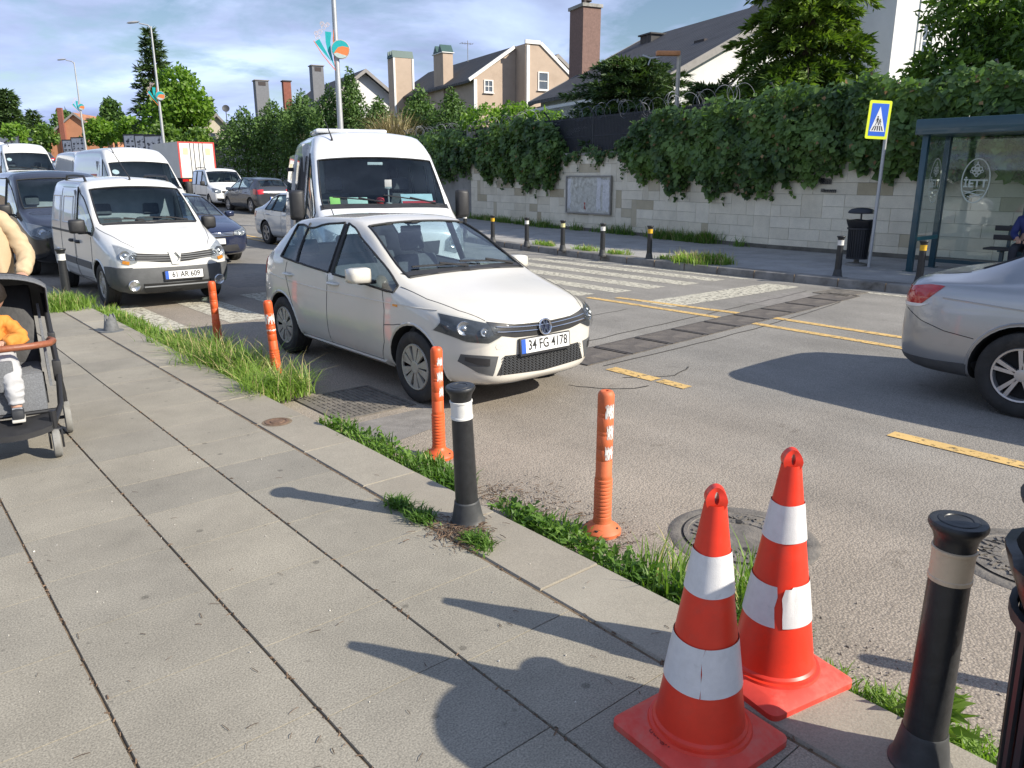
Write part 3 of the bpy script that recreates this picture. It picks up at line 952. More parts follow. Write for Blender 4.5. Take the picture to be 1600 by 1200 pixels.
# black stencilled lettering sprayed on the stone
st = thing('stencil_mark', 'small black stencilled patch sprayed on the stone wall under the ivy', 'stencil', (17.17,9.15,1.64))
bm = NB()
for y0,z0,w,h in ((-.02,.02,.27,.12),(.16,.06,.13,.09),(-.15,-.16,.30,.035),(-.15,-.115,.28,.03),(.13,-.15,.09,.08)):
    z = z0
    while z < z0+h-.008:
        yy = y0-.12
        while yy < y0-.12+w:
            l = rnd.uniform(.02,.05); box(bm, (-.0165,yy,z),(-.011,min(yy+l,y0-.12+w),z+.02)); yy += l+.008
        z += .026
ob('sprayed_letters', bm, mat('spray_black', (.03,.03,.032), .8), st, angle=0)
# ================================================================== IVY AND TREES
ivy_m = leaf_mat('ivy_leaf', (.040,.082,.030), (.15,.245,.065), .32)
ivy_b = leaf_mat('vine_leaf', (.05,.12,.018), (.115,.21,.030), .38)
vine_stem = mat('vine_stem', (.09,.065,.045), .9)
def ivy(label, ys, tops, bots, n, m, thick=(.12,.75), leaf=.12, seed=1):
    """mass of leaves spilling over the wall between street positions; tops/bots are heights at ys"""
    y0, y1 = min(ys), max(ys); order = np.argsort(ys)
    yy = np.array(ys)[order]; tt = np.array(tops)[order]; bb = np.array(bots)[order]
    ymid = (y0+y1)/2; bx = wall_x(ymid)
    root = thing('ivy', label, 'ivy', (bx, ymid, .13))
    y = rng.uniform(y0, y1, n)
    top = np.interp(y, yy, tt) + .10*np.sin(y*3.1+seed) + .07*np.sin(y*7.7+seed)
    bot = np.interp(y, yy, bb) + .16*np.sin(y*4.3+seed*2) + .12*np.sin(y*11.+seed) - .05
    u = rng.beta(1.15, 1.0, n)
    z = bot + (top-bot)*u
    wx = np.array([wall_x(v) for v in y])
    # depth of the cushion: bulges outwards around the coping, thin at the hanging tips
    bulge = thick[0] + (thick[1]-thick[0])*np.clip((z-bot)/.55,0,1)*(.62+.38*np.sin(y*2.3+z*3+seed)*np.sin(y*5.1-z*4))
    over = np.clip((z-WT)/.5, 0, 1)
    front = wx - bulge*(1-.25*over)
    back = np.where(z > WT+.02, wx+.5, wx-.03)
    f = rng.uniform(0,1,n)**2.0
    x = front + (back-front)*f
    P = np.stack([x-bx, y-ymid, z-.13],1)
    nr = np.stack([-np.ones(n), rng.normal(size=n)*.45, .25+rng.normal(size=n)*.4+.8*over],1)
    D = np.stack([-.35+rng.normal(size=n)*.3, rng.normal(size=n)*.75, -.75+rng.normal(size=n)*.5],1)
    o = leaf_mesh('leaves', P, D, leaf*np.clip(rng.lognormal(-.12,.34,n),.35,1.75), .48, m, root, nrm=nr, fold=.1)
    k = max(30, n//60)     # dead brown leaves caught among the green
    q = rng.choice(n, k, replace=False)
    leaf_mesh('dead_leaves', P[q]+np.array([-.05,0,0]), D[q], leaf*.8, .4, mat('dead_leaf', (.19,.12,.05), .9, islands=.4), root, nrm=nr[q])
    # dangling shoots
    bm = NB(); ps = []
    for k in range(int((y1-y0)*3.2)):
        yv = rnd.uniform(y0,y1); b = float(np.interp(yv, yy, bb)); ln = rnd.uniform(.15,.55)
        xv = wall_x(yv)-.05
        pp = [(xv-bx-.06, yv-ymid, b+.25-.13), (xv-bx-.03, yv-ymid+rnd.uniform(-.1,.1), b-.13), (xv-bx-.02, yv-ymid+rnd.uniform(-.2,.2), b-ln-.13)]
        tube(bm, pp, .006, 3)
        for q in range(int(ln*22)):
            s = rnd.random(); a, c = Vector(pp[1]), Vector(pp[2]); ps.append(a+(c-a)*s)
    if ps:
        Q = np.array(ps); leaf_mesh('shoots', Q, rng.normal(size=Q.shape)*.6+np.array([-.5,0,-.4]), leaf*.75, .45, m, root, nrm=np.array([-1,0,.2])+rng.normal(size=Q.shape)*.4)
    ob('stems', bm, vine_stem, root)
    return root
ivy('dark green ivy mass draped over the wall from the poster frame to the bus shelter',
    [16.2,15.3,13.9,12.95,12.3,10.9,10.0,9.4,8.8,8.1,7.56,6.6,5.4,2,-3], [2.75,3.5,3.6,3.55,3.6,3.75,3.8,3.8,3.8,3.8,3.8,3.8,3.8,3.8,3.8],
    [2.25,2.0,1.68,1.75,1.52,1.62,1.72,2.0,2.02,2.15,1.9,1.9,1.9,1.8,1.7], 33000, ivy_m, leaf=.14, seed=1)
ivy('bright topped ivy clump hanging over the wall left of the torn poster frame',
    [19.35,19.75,20.4,22.5,24.4,25.2], [2.8,3.5,3.75,3.75,3.5,3.2], [2.45,1.62,1.52,1.85,2.0,2.5], 12000, ivy_m, leaf=.14, seed=4)
ivy('narrow ivy clump spilling down the wall behind the white minibus',
    [25.4,25.8,27.5,29,32,36,40], [2.9,3.6,3.7,3.7,3.6,3.5,3.4], [2.5,2.2,1.9,1.55,1.5,1.6,2.2], 12000, ivy_m, leaf=.15, seed=6)
ivy('low trailing ivy strip along the coping under the dark fence gap',
    [16.3,17.2,18.2,19.0,19.4], [2.75,2.66,2.68,2.66,2.72], [2.38,2.5,2.5,2.5,2.4], 900, ivy_m, thick=(.08,.25), leaf=.10, seed=9)

needle_d = leaf_mat('cedar_needles', (.034,.068,.028), (.095,.155,.048), .15, .6)
needle_b = leaf_mat('spruce_needles', (.048,.092,.022), (.20,.29,.045), .3, .6)
thuja_m = leaf_mat('thuja_foliage', (.040,.088,.026), (.115,.20,.048), .22, .6)
bright_m = leaf_mat('bright_leaf', (.085,.18,.022), (.20,.32,.045), .42)
laurel_m = leaf_mat('laurel_leaf', (.045,.10,.024), (.17,.27,.05), .36, .38)

def ground_at(u, v, d, z=0):
    p = spot(u, v, d); return (p.x, p.y, z)
# big spruce right of the roof
b = ground_at(1258, 100, 22.5, .6)
conifer('spruce_tree', 'large dark spruce with yellow green tips between the roof and the white house', b, 10.6, 2.8, needle_b, 24, 12, .25, .38, .12, 150, .12, power=.75, irregular=.35)
# broadleaf at the right edge
b = ground_at(1545, 100, 21.5, .6)
broad_tree('broadleaf_tree', 'glossy leaved tree crowning the wall at the top right behind the bus shelter', b,
    [(-1.0,.6,5.6,.8,.9,.8,650),(-.1,.2,6.0,1.3,1.2,1.1,1900),(.6,-.8,5.2,1.2,1.2,1.0,1700),(-.9,.5,4.1,1.2,1.2,.8,1500),(.2,-.2,4.4,1.4,1.3,.9,1800),(-.6,-1.6,4.6,1.2,1.2,1.2,1500),(.3,-2.2,5.8,1.3,1.2,1.2,1500),(-1.3,1.0,4.0,.6,.7,.5,350)],
    laurel_m, .24, .16, width=.2)
# cedar bush in front of the big house
b = ground_at(985, 180, 27.6, .5)
conifer('cedar_tree', 'spreading dark cedar in front of the big grey roof', b, 5.4, 3.3, needle_d, 15, 12, .22, .12, .10, 130, .22, power=.42, irregular=.45)
b = ground_at(1110, 190, 25.2, .5)
conifer('cedar_tree', 'low dark cedar under the white gable beside the floodlight pole', b, 4.3, 1.9, needle_d, 12, 10, .22, .10, .15, 80, .3, power=.5, irregular=.45)
b = ground_at(1215, 190, 22.0, .5)
conifer('cedar_tree', 'short bushy conifer at the foot of the large spruce', b, 4.0, 1.6, thuja_m, 11, 10, .2, .05, .2, 80, .3, power=.5, irregular=.4)
b = ground_at(805, 200, 31, .4)
broad_tree('garden_shrub', 'yellow green creeper crown below the beige gabled house', b,
    [(-.8,.9,3.6,1.05,1.0,.65,1100),(.2,.2,3.75,1.0,1.0,.6,1100),(1.1,-.7,3.5,.9,1.0,.55,900),(0,0,2.9,1.4,1.5,.6,900)], bright_m, .15, .06, cat='shrub')
# hedge row of cypress left of the beige house
for i,(u,v,d,w,lab) in enumerate([(380,178,50,46,'leftmost clipped cypress of the hedge beside the satellite dish'),(425,168,49,42,'cypress in the hedge under the tall grey chimney'),(470,155,47,46,'cypress in the hedge under the grey pitched roof'),
        (515,150,45,40,'cypress in the hedge behind the nearest lamp post'),(546,122,44,26,'pointed cypress top rising out of the hedge right of the lamp post'),(590,165,42,40,'cypress in the hedge beside the pampas plumes'),
        (655,150,40,44,'cypress below the wide beige chimney'),(706,154,38,42,'rightmost cypress of the hedge beside the beige house')]):
    top = spot(u, v, d); r = w*d/1202*.92; g = gz(top.y)
    hgt = top.z - g - .6
    cl = [(0,0,hgt*f, r*k, r*k, hgt*.16, int(900*k+120)) for f,k in ((.14,1.0),(.30,1.1),(.48,1.15),(.62,1.1),(.75,.95),(.86,.62),(.95,.25))]
    for q in range(4):
        a = rnd.uniform(0,6.3); cl.append((r*.7*math.cos(a), r*.7*math.sin(a), hgt*rnd.uniform(.55,.8), r*.45, r*.45, hgt*.13, 260))
    broad_tree('cypress_hedge', lab, (top.x, top.y, g+.6), cl, thuja_m, .2, .08, 'cypress hedge behind the wall', 'hedge tree', width=.22)
# pampas grass
p = spot(612, 160, 37)
pr = thing('pampas_grass', 'dry straw coloured pampas grass plumes above the ivy', 'ornamental grass', (p.x, p.y, gz(p.y)+2.2))
n = 900
grass_mesh('blades', rng.normal(size=(n,3))*np.array([.35,.35,.05]), 2.6, mat('pampas_blade', (.36,.30,.15), .8, var=.3, scale=3, islands=.35), pr, .7, .016)
p = spot(590, 188, 36)
pr = thing('pampas_grass', 'smaller pale dry grass clump at the razor wire left of the plumes', 'ornamental grass', (p.x, p.y, gz(p.y)+2.3))
grass_mesh('blades', rng.normal(size=(n,3))*np.array([.4,.4,.05]), 1.5, mat('pampas_blade', (.36,.30,.15)), pr, .8, .014)
# far left trees
def far_broad(lab, u, v0, v1, w, d, m, leaf=.5, n=900, cat='tree', group='trees on the far hillside', name='broadleaf_tree'):
    """crown between photo rows v0 (top) and v1 at width w pixels"""
    top = spot(u, v0, d); g = gz(top.y); s = d/1202; R = w*s/2; Ht = (v1-v0)*s
    zc = top.z - g
    cl = []
    for k in range(9):
        a = rnd.uniform(0,6.3); f = rnd.random()
        rr = R*(.35+.35*rnd.random())
        cl.append((math.cos(a)*R*.55*(1-.5*f), math.sin(a)*R*.55*(1-.5*f), zc-Ht*(.95-.72*f), rr, rr, Ht*.2, n//9))
    cl.append((0,0,zc-Ht*.18,R*.45,R*.45,Ht*.18,n//7)); cl.append((0,0,zc-Ht*.5,R*.75,R*.75,Ht*.35,n//4))
    return broad_tree(name, lab, (top.x, top.y, g-.2), cl, m, leaf, .2, group, cat)
def far_conifer(lab, u, v0, w, d, m=None, group='trees on the far hillside', **kw):
    top = spot(u, v0, d); g = gz(top.y)
    return conifer('conifer_tree', lab, (top.x, top.y, g-.2), top.z-g+.2, w*d/1202/2, m or needle_d, group=group, **kw)
far_conifer('tall ragged dark conifer beside the second lamp post', 232, 42, 92, 78, levels=24, per=8, tuft=.6, droop=.15, n=26, start=.18, power=.75, irregular=.5)
far_broad('bright green broadleaf tree right of the tall ragged conifer', 272, 98, 215, 112, 74, bright_m, .42, 3600)
far_broad('dark round tree top behind the bright green broadleaf', 325, 148, 200, 26, 90, thuja_m, .45, 600)
far_broad('rounded dark evergreen left of the tall ragged conifer', 172, 152, 205, 40, 100, thuja_m, .55, 1100)
far_broad('light green leafy mass beside the third lamp post', 152, 182, 222, 64, 88, bright_m, .42, 1700)
far_broad('light green bushes at the foot of the tall ragged conifer', 200, 180, 222, 56, 86, bright_m, .42, 1400)
far_broad('shrubs above the far banners at the second lamp post', 255, 190, 225, 80, 72, laurel_m, .36, 1500)
far_broad('shrubby tangle below the bright green broadleaf', 305, 198, 228, 46, 70, laurel_m, .36, 1100)
far_conifer('broad dark cedar at the left edge of the photo', 8, 138, 62, 95, levels=16, per=9, tuft=.7, droop=.2, n=22, start=.25, power=.6, irregular=.4)
far_conifer('smaller dark conifer between the cedar and the orange house', 50, 172, 52, 100, levels=14, per=8, tuft=.6, droop=.2, n=20, start=.2, power=.7, irregular=.4)
far_broad('pale yellowish green tree under the dark cedar at the left edge', 22, 190, 225, 52, 92, bright_m, .45, 1000)
far_broad('mid green tree in front of the orange house', 68, 192, 226, 48, 88, laurel_m, .42, 1000)
far_broad('dark palm like bush top left of the orange gable', 100, 172, 200, 40, 108, thuja_m, .6, 700)
# ================================================================== HOUSES
white_w = mat('white_render', (.64,.635,.63), .85, var=.05, scale=1.5)
beige_w = mat('beige_render', (.43,.335,.26), .9, var=.07, scale=1.2, dirt=((.33,.25,.19), .7, .52, .8))
trim_w = mat('white_trim', (.70,.69,.67), .7, var=.06)
pane_m = mat('house_pane', (.10,.12,.15), .12, spec=.8)
def roof_mat(name, col, sc):
    m = mat(name, col, .8, var=.2, scale=1.2)
    nt = m.node_tree; N, L = nt.nodes, nt.links; P = N['Principled BSDF']
    tc = N.new('ShaderNodeTexCoord')
    w = N.new('ShaderNodeTexWave'); w.wave_type = 'BANDS'; w.bands_direction = 'X'; w.inputs['Scale'].default_value = sc; w.inputs['Distortion'].default_value = .6
    w.wave_profile = 'SAW'
    L.new(tc.outputs['Object'], w.inputs['Vector'])
    w2 = N.new('ShaderNodeTexWave'); w2.bands_direction = 'Y'; w2.inputs['Scale'].default_value = sc*.8; w2.inputs['Distortion'].default_value = .4
    L.new(tc.outputs['Object'], w2.inputs['Vector'])
    ad = N.new('ShaderNodeMath'); ad.operation = 'MULTIPLY_ADD'; ad.inputs[1].default_value = .5
    L.new(w2.outputs['Fac'], ad.inputs[0]); L.new(w.outputs['Fac'], ad.inputs[2])
    b = N.new('ShaderNodeBump'); b.inputs['Strength'].default_value = 1.; b.inputs['Distance'].default_value = .06
    L.new(ad.outputs[0], b.inputs['Height']); L.new(b.outputs[0], P.inputs['Normal'])
    return m
roof_g = roof_mat('grey_roof_tiles', (.088,.083,.083), 1.1)
roof_d = roof_mat('dark_roof_tiles', (.07,.068,.068), 1.1)
roof_o = roof_mat('orange_roof_tiles', (.36,.16,.08), 1.0)
def house(label, base, rz, W, Lg, ze, zr, wm, rm, over=.45, name='house'):
    """gabled house: local x across (0..W), y along the ridge (0..Lg), gable at y=0; returns root"""
    root = thing(name, label, 'house', base, rz)
    bm = NB()
    Mw = Matrix(((1,0,0,0),(0,0,1,0),(0,1,0,0),(0,0,0,1)))
    prism(bm, [(0,-.5),(W,-.5),(W,ze-.05),(W/2,zr-.07),(0,ze-.05)], 0, Lg, Mw)
    ob('wall', bm, wm, root, angle=0)
    bm = NB(); sl = (zr-ze)/(W/2); th = .16
    for s in (0,1):
        e = -over if s == 0 else W+over
        ez = ze-over*sl
        pr = [(e,ez),(W/2,zr),(W/2,zr+th),(e,ez+th)]
        prism(bm, pr, -over, Lg+over, Mw)
    ob('roof', bm, rm, root, angle=0)
    for y in (-over-.03, Lg+over-.02):
        bm = NB()
        for s in (0,1):
            e = -over if s == 0 else W+over; ez = ze-over*sl
            prism(bm, [(e,ez-.12),(W/2,zr-.12),(W/2,zr+th+.02),(e,ez+th+.02)], y, y+.05, Mw)
        ob('verge_board', bm, mat('verge_grey', (.25,.235,.225), .8), root, angle=0)
    return root
def house_window(root, x, z, w, h, y=0., frame=None, bars=1):
    bm = NB()
    t = .07
    for lo,hi in (((x-w/2-t,y-.05,z-h/2-t),(x+w/2+t,y+.02,z-h/2)),((x-w/2-t,y-.05,z+h/2),(x+w/2+t,y+.02,z+h/2+t)),((x-w/2-t,y-.05,z-h/2),(x-w/2,y+.02,z+h/2)),((x+w/2,y-.05,z-h/2),(x+w/2+t,y+.02,z+h/2))): box(bm, lo, hi)
    box(bm, (x-w/2-t-.05,y-.12,z-h/2-t-.05),(x+w/2+t+.05,y+.01,z-h/2-t))
    for k in range(1,bars+1):
        xx = x-w/2+w*k/(bars+1); box(bm, (xx-.02,y-.03,z-h/2),(xx+.02,y+.0,z+h/2))
    box(bm, (x-w/2,y-.028,z-.02),(x+w/2,y+.0,z+.02))
    f = ob('window', bm, frame or trim_w, root, angle=0)
    bm = NB(); quad(bm, [(x-w/2,y-.012,z-h/2),(x+w/2,y-.012,z-h/2),(x+w/2,y-.012,z+h/2),(x-w/2,y-.012,z+h/2)])
    ob('pane', bm, pane_m, f, angle=0)
def chimney(root, lo, hi, m, cap, capm, pots=0, label=None):
    bm = NB(); box(bm, lo, hi); c = ob('chimney', bm, m, root, angle=0)
    if label: c['label'] = label
    bm = NB()
    o_ = .08
    box(bm, (lo[0]-o_,lo[1]-o_,hi[2]),(hi[0]+o_,hi[1]+o_,hi[2]+cap))
    ob('chimney_cap', bm, capm, c, angle=0)
    for k in range(pots):
        bm = NB(); x = lo[0]+(hi[0]-lo[0])*(k+.5)/pots; y = lo[1]+(hi[1]-lo[1])*(.3+.4*k)
        lathe(bm, [(.13,0),(.13,.28),(.24,.3),(.22,.5),(.12,.62),(0,.62)], 14, (x,y,hi[2]+cap)); ob('chimney_pot', bm, mat('pot_dark', (.05,.04,.04), .8), c)
    return c
def cowl(bm, lo, hi, n, h):
    """row of triangular metal hoods on a chimney"""
    for k in range(n):
        y0 = lo[1]+(hi[1]-lo[1])*k/n; y1 = lo[1]+(hi[1]-lo[1])*(k+1)/n - .05
        x0, x1 = lo[0]-.06, hi[0]+.06
        vs = [bm.verts.new(p) for p in ((x0,y0,hi[2]),(x1,y0,hi[2]),(x1,y1,hi[2]),(x0,y1,hi[2]),(x0,(y0+y1)/2,hi[2]+h),(x1,(y0+y1)/2,hi[2]+h))]
        for f in ((0,1,2,3),(0,1,5,4),(2,3,4,5),(0,3,4),(1,2,5)): bm.faces.new([vs[i] for i in f])

# big grey roofed house on the right
A = spot(845,157,40); B = spot(1052,113,29.8)
ax = Vector((A.x-B.x, A.y-B.y, 0)); Lh = ax.length; rz = math.atan2(ax.y, ax.x)-PI/2
h2 = house('big white house with a long grey tiled roof and a brown brick chimney', (B.x, B.y, 0), rz, 13.2, Lh, (A.z+B.z)/2, (A.z+B.z)/2+3.35, white_w, roof_g, .5)
brick_m = mat('brown_brick', (.20,.125,.105), .9, var=.2, scale=9, bump=.3, bscale=20)
chimney(h2, (2.35,Lh-.1,4), (3.4,Lh+1.35,10.35), brick_m, .16, cop_m, 2)
bm = NB(); box(bm, (5.3,Lh-2.0,7.6),(6.9,Lh-1.0,8.95)); box(bm, (5.2,Lh-2.1,8.95),(7.0,Lh-.9,9.02)); ob('dormer', bm, roof_d, h2, angle=0)
bm = NB(); box(bm, (2.9,2.0,7.15),(3.3,2.7,7.45)); ob('roof_vent', bm, mat('pot_dark', (.05,.04,.04), .8), h2, angle=0)
house_window(h2, 4.6, 4.2, 1.2, 1.4)
bm = NB(); box(bm, (-.55,-.4,(A.z+B.z)/2-.62),(-.42,Lh+.4,(A.z+B.z)/2-.48)); ob('gutter', bm, trim_w, h2, angle=0)
# tall white house behind the spruce
p = spot(1388, 120, 31)
h5 = house('tall white rendered house glimpsed between the spruce and the broadleaf tree', (p.x, p.y, 0), R_(-14), 9, 8, 9.5, 12.5, white_w, roof_g)
house_window(h5, 2.0, 7.2, .6, 1.2); house_window(h5, 5.5, 7.0, .9, 1.2)
bm = NB(); box(bm, (1.35,-.06,.2),(1.5,-.0,9.4)); ob('downpipe', bm, trim_w, h5, angle=0)
# beige double gabled house
d1 = 48; p = spot(741, 150, d1); K = d1/1202/.88; zz = lambda v: 1.8+(278-v)*d1/1202
h1 = thing('house', 'beige double gabled house with white trimmed edges and two small windows', 'house', (p.x, p.y, 0), R_(-12))
Mw = Matrix(((1,0,0,0),(0,0,1,0),(0,1,0,0),(0,0,0,1)))
xa = lambda u: (u-741)*K
bm = NB()
prism(bm, [(0,0),(xa(806),0),(xa(806),zz(82)),(0,zz(128))], 0, 14, Mw)
prism(bm, [(xa(806)+.02,0),(xa(885),0),(xa(885),zz(126)),(xa(829),zz(77)),(xa(806)+.02,zz(77))], -1.2, 12, Mw)
ob('wall', bm, beige_w, h1, angle=0)
bm = NB()
prism(bm, [(-.35,zz(135)),(xa(806),zz(80)),(xa(806),zz(80)+.14),(-.35,zz(135)+.14)], .06, 14.4, Mw)
prism(bm, [(xa(829),zz(77)+.02),(xa(890),zz(130)+.02),(xa(890),zz(130)+.16),(xa(829),zz(77)+.16)], -1.12, 12.3, Mw)
ob('roof', bm, roof_d, h1, angle=0)
bm = NB()
def edge(p0, p1, y, w=.2):
    a, b = Vector((p0[0],y,p0[1])), Vector((p1[0],y,p1[1]))
    d = (b-a).normalized(); nrm_ = Vector((-d.z,0,d.x))
    vs = []
    for yy in (y-.07, y+.05):
        for q in (a-d*.02, b+d*.02, b+d*.02+nrm_*w, a-d*.02+nrm_*w): vs.append(bm.verts.new((q.x, yy, q.z)))
    for f in ((0,1,2,3),(7,6,5,4),(0,4,5,1),(1,5,6,2),(2,6,7,3),(3,7,4,0)): bm.faces.new([vs[i] for i in f])
edge((-.3,zz(133)),(xa(804),zz(81)),-.03); edge((xa(806),zz(77)),(xa(829),zz(77)),-1.22,.22); edge((xa(829),zz(77)),(xa(888),zz(128)),-1.22)
box(bm, (-.03,-.06,0),(.18,.02,zz(130))); box(bm, (xa(808),-1.27,0),(xa(810)+.12,-1.19,zz(79)))
ob('trim', bm, trim_w, h1, angle=0)
bm = NB(); q0 = Vector((xa(800),6.5,zz(84)))
tube(bm, [q0, q0+Vector((0,0,1.5))], .025, 5)
for k in range(5): tube(bm, [q0+Vector((-.5+.2*k,-.3,1.3)), q0+Vector((-.5+.2*k,.3,1.3))], .012, 4)
tube(bm, [q0+Vector((-.55,0,1.3)), q0+Vector((.4,0,1.3))], .014, 4)
ob('roof_aerial', bm, mat('aerial_grey', (.2,.2,.2), .6), h1)
house_window(h1, xa(763), zz(139), .5, .62); house_window(h1, xa(835), zz(130), .62, .95, -1.2, bars=0)
c = chimney(h1, (-.1,4.5,4), (.62,6.1,zz(62)-.6), beige_w, .05, trim_w)
bm = NB(); cowl(bm, (-.1,4.5,4), (.62,6.1,zz(62)-.55), 2, .5); ob('chimney_cowl', bm, mat('green_cowl', (.03,.075,.07), .5), c, angle=0)
bm = NB(); box(bm, (xa(840)-1.2,-5.5,0),(xa(840)+2.4,-2.5,zz(172))); ob('porch', bm, beige_w, h1, angle=0)
bm = NB()
x0, x1, y0, y1, z0, z1 = xa(840)-1.5, xa(840)+2.7, -5.8, -2.2, zz(173), zz(161)
vs = [bm.verts.new(q) for q in ((x0,y0,z0),(x1,y0,z0),(x1,y1,z0),(x0,y1,z0),((x0+x1)/2-.4,(y0+y1)/2,z1),((x0+x1)/2+.4,(y0+y1)/2,z1))]
for f in ((0,1,5,4),(1,2,5),(2,3,4,5),(3,0,4),(3,2,1,0)): bm.faces.new([vs[i] for i in f])
ob('porch_roof', bm, roof_d, h1, angle=0)
# neighbour with wide beige chimney
p = spot(790, 130, 60)
hh = house('grey roofed house with the wide beige chimney left of the double gable', (p.x-2.2, p.y-1.2, 0), R_(-10), 11, 17, 7.0, 10.9, beige_w, roof_d)
p = spot(627, 92, 57)
ch = thing('chimney_stack', 'wide beige chimney stack with dark green hoods above the hedge', 'chimney', (p.x, p.y, 0), R_(-12))
bm = NB(); box(bm, (-.75,-.4,2),(.75,.9,p.z)); ob('stack', bm, beige_w, ch, angle=0)
bm = NB(); cowl(bm, (-.75,-.4,0), (.75,.9,p.z+.02), 3, .5); ob('hood', bm, mat('green_cowl', (.03,.075,.07), .5), ch, angle=0)
bm = NB()
for a,b in ((-.8,-.66),(.66,.8)): box(bm, (a,-.45,2),(b,-.38,p.z-.01))
ob('corner_trim', bm, trim_w, ch, angle=0)
# left grey roofed house
p = spot(568, 112, 62)
W3 = 8.6
h3 = house('grey roofed house with a white gable and two tall grey chimneys behind the hedge', (p.x-W3/2*math.cos(R_(12)), p.y+W3/2*math.sin(R_(12)), 0), R_(-12), W3, 15, p.z-3.2, p.z, white_w, roof_g, .6)
grey_ch = mat('grey_stack', (.16,.165,.18), .8, var=.1)
for u, v, d, w, lab in ((494,104,64,.95,'tall grey stack nearer the lamp post'),(407,127,70,1.15,'tall grey stack far left')):
    q = spot(u, v, d); Mi = h3.matrix_world.inverted() if False else (Matrix.Translation(h3.location) @ Matrix.Rotation(h3.rotation_euler.z,4,'Z')).inverted()
    l = Mi @ q
    c = chimney(h3, (l.x-w/2, l.y-w/2, 3), (l.x+w/2, l.y+w/2, l.z), grey_ch, .07, mat('verge_grey'), label=lab)
    bm = NB(); box(bm, (l.x-w*.28, l.y-w/2-.02, l.z-.42),(l.x+w*.28, l.y-w/2+.01, l.z-.1)); ob('vent_opening', bm, mat('pot_dark'), c, angle=0)
q = spot(447, 128, 72); l = Mi @ q
chimney(h3, (l.x-.35, l.y-.35, 3), (l.x+.35, l.y+.35, l.z), mat('red_brick', (.23,.085,.06), .9, var=.2, scale=6), .1, mat('pot_dark'), label='short red brick stack')
# cream house with satellite dish, far
p = spot(334, 182, 78)
h7 = house('small cream gable end with a satellite dish above the razor wire', (p.x-2.2, p.y, gz(p.y)-.5), R_(-20), 4.6, 8, p.z-gz(p.y)-1.9, p.z-gz(p.y)+.6, mat('cream_render', (.52,.46,.38), .9), mat('pale_roof', (.30,.26,.22), .85), .3)
c = chimney(h7, (.2,.5,2), (.95,1.2,p.z-gz(p.y)+.8), mat('cream_render'), .12, trim_w)
p2 = spot(353, 170, 77)
sd = thing('satellite_dish', 'dark round satellite dish on the roof of the cream house', 'satellite dish', (p2.x, p2.y, p2.z-1.2))
bm = NB(); lathe(bm, [(0,.0),(.12,.012),(.24,.045),(.36,.11),(.35,.12),(.22,.065),(0,.02)], 24, M=Matrix.Translation((0,0,1.2)) @ Euler((R_(72),0,R_(-25))).to_matrix().to_4x4()); ob('dish', bm, mat('dish_dark', (.05,.052,.06), .6), sd)
bm = NB(); tube(bm, [(0,0,-1.6),(0,.05,1.1)], .04, 6); ob('mast', bm, mat('dish_dark'), sd)
# orange house at the far left
p = spot(92, 181, 100)
h6 = house('orange rendered gable house above the far banners', (p.x-1.5, p.y, gz(p.y)-1), R_(-35), 7.0, 9, p.z-gz(p.y)-1.6, p.z-gz(p.y)+1.2, mat('orange_render', (.46,.21,.115), .9, var=.1, scale=1), roof_o, .3)
bm = NB(); box(bm, (1.6,-.4,0),(2.2,.0,p.z-gz(p.y)+1.9)); ob('chimney', bm, mat('red_brick'), h6, angle=0)

# ---- lamp posts with municipal ornaments
galv = mat('galvanised_steel', (.42,.43,.44), .5, metal=.5, var=.1, scale=5)
teal = mat('teal_panel', (.012,.36,.38), .5, var=.08)
orange_p = mat('orange_panel', (.70,.20,.06), .5, var=.08)
neon = mat('neon_tube_off', (.62,.50,.47), .5)
def crescent(bm, pts, w0, y0=-.02, y1=.02):
    """tapering blade along a curve in the local xz plane"""
    n = len(pts); L_, R2 = [], []
    for i,(x,z) in enumerate(pts):
        a = Vector(pts[min(i+1,n-1)])-Vector(pts[max(i-1,0)]); a.normalize()
        w = w0[i]
        L_.append((x-a.y*w, z+a.x*w)); R2.append((x+a.y*w, z-a.x*w))
    poly = L_+R2[::-1]
    Mw = Matrix(((1,0,0,0),(0,0,1,0),(0,1,0,0),(0,0,0,1)))
    for i in range(n-1):
        prism(bm, [L_[i],L_[i+1],R2[i+1],R2[i]], y0, y1, Mw)
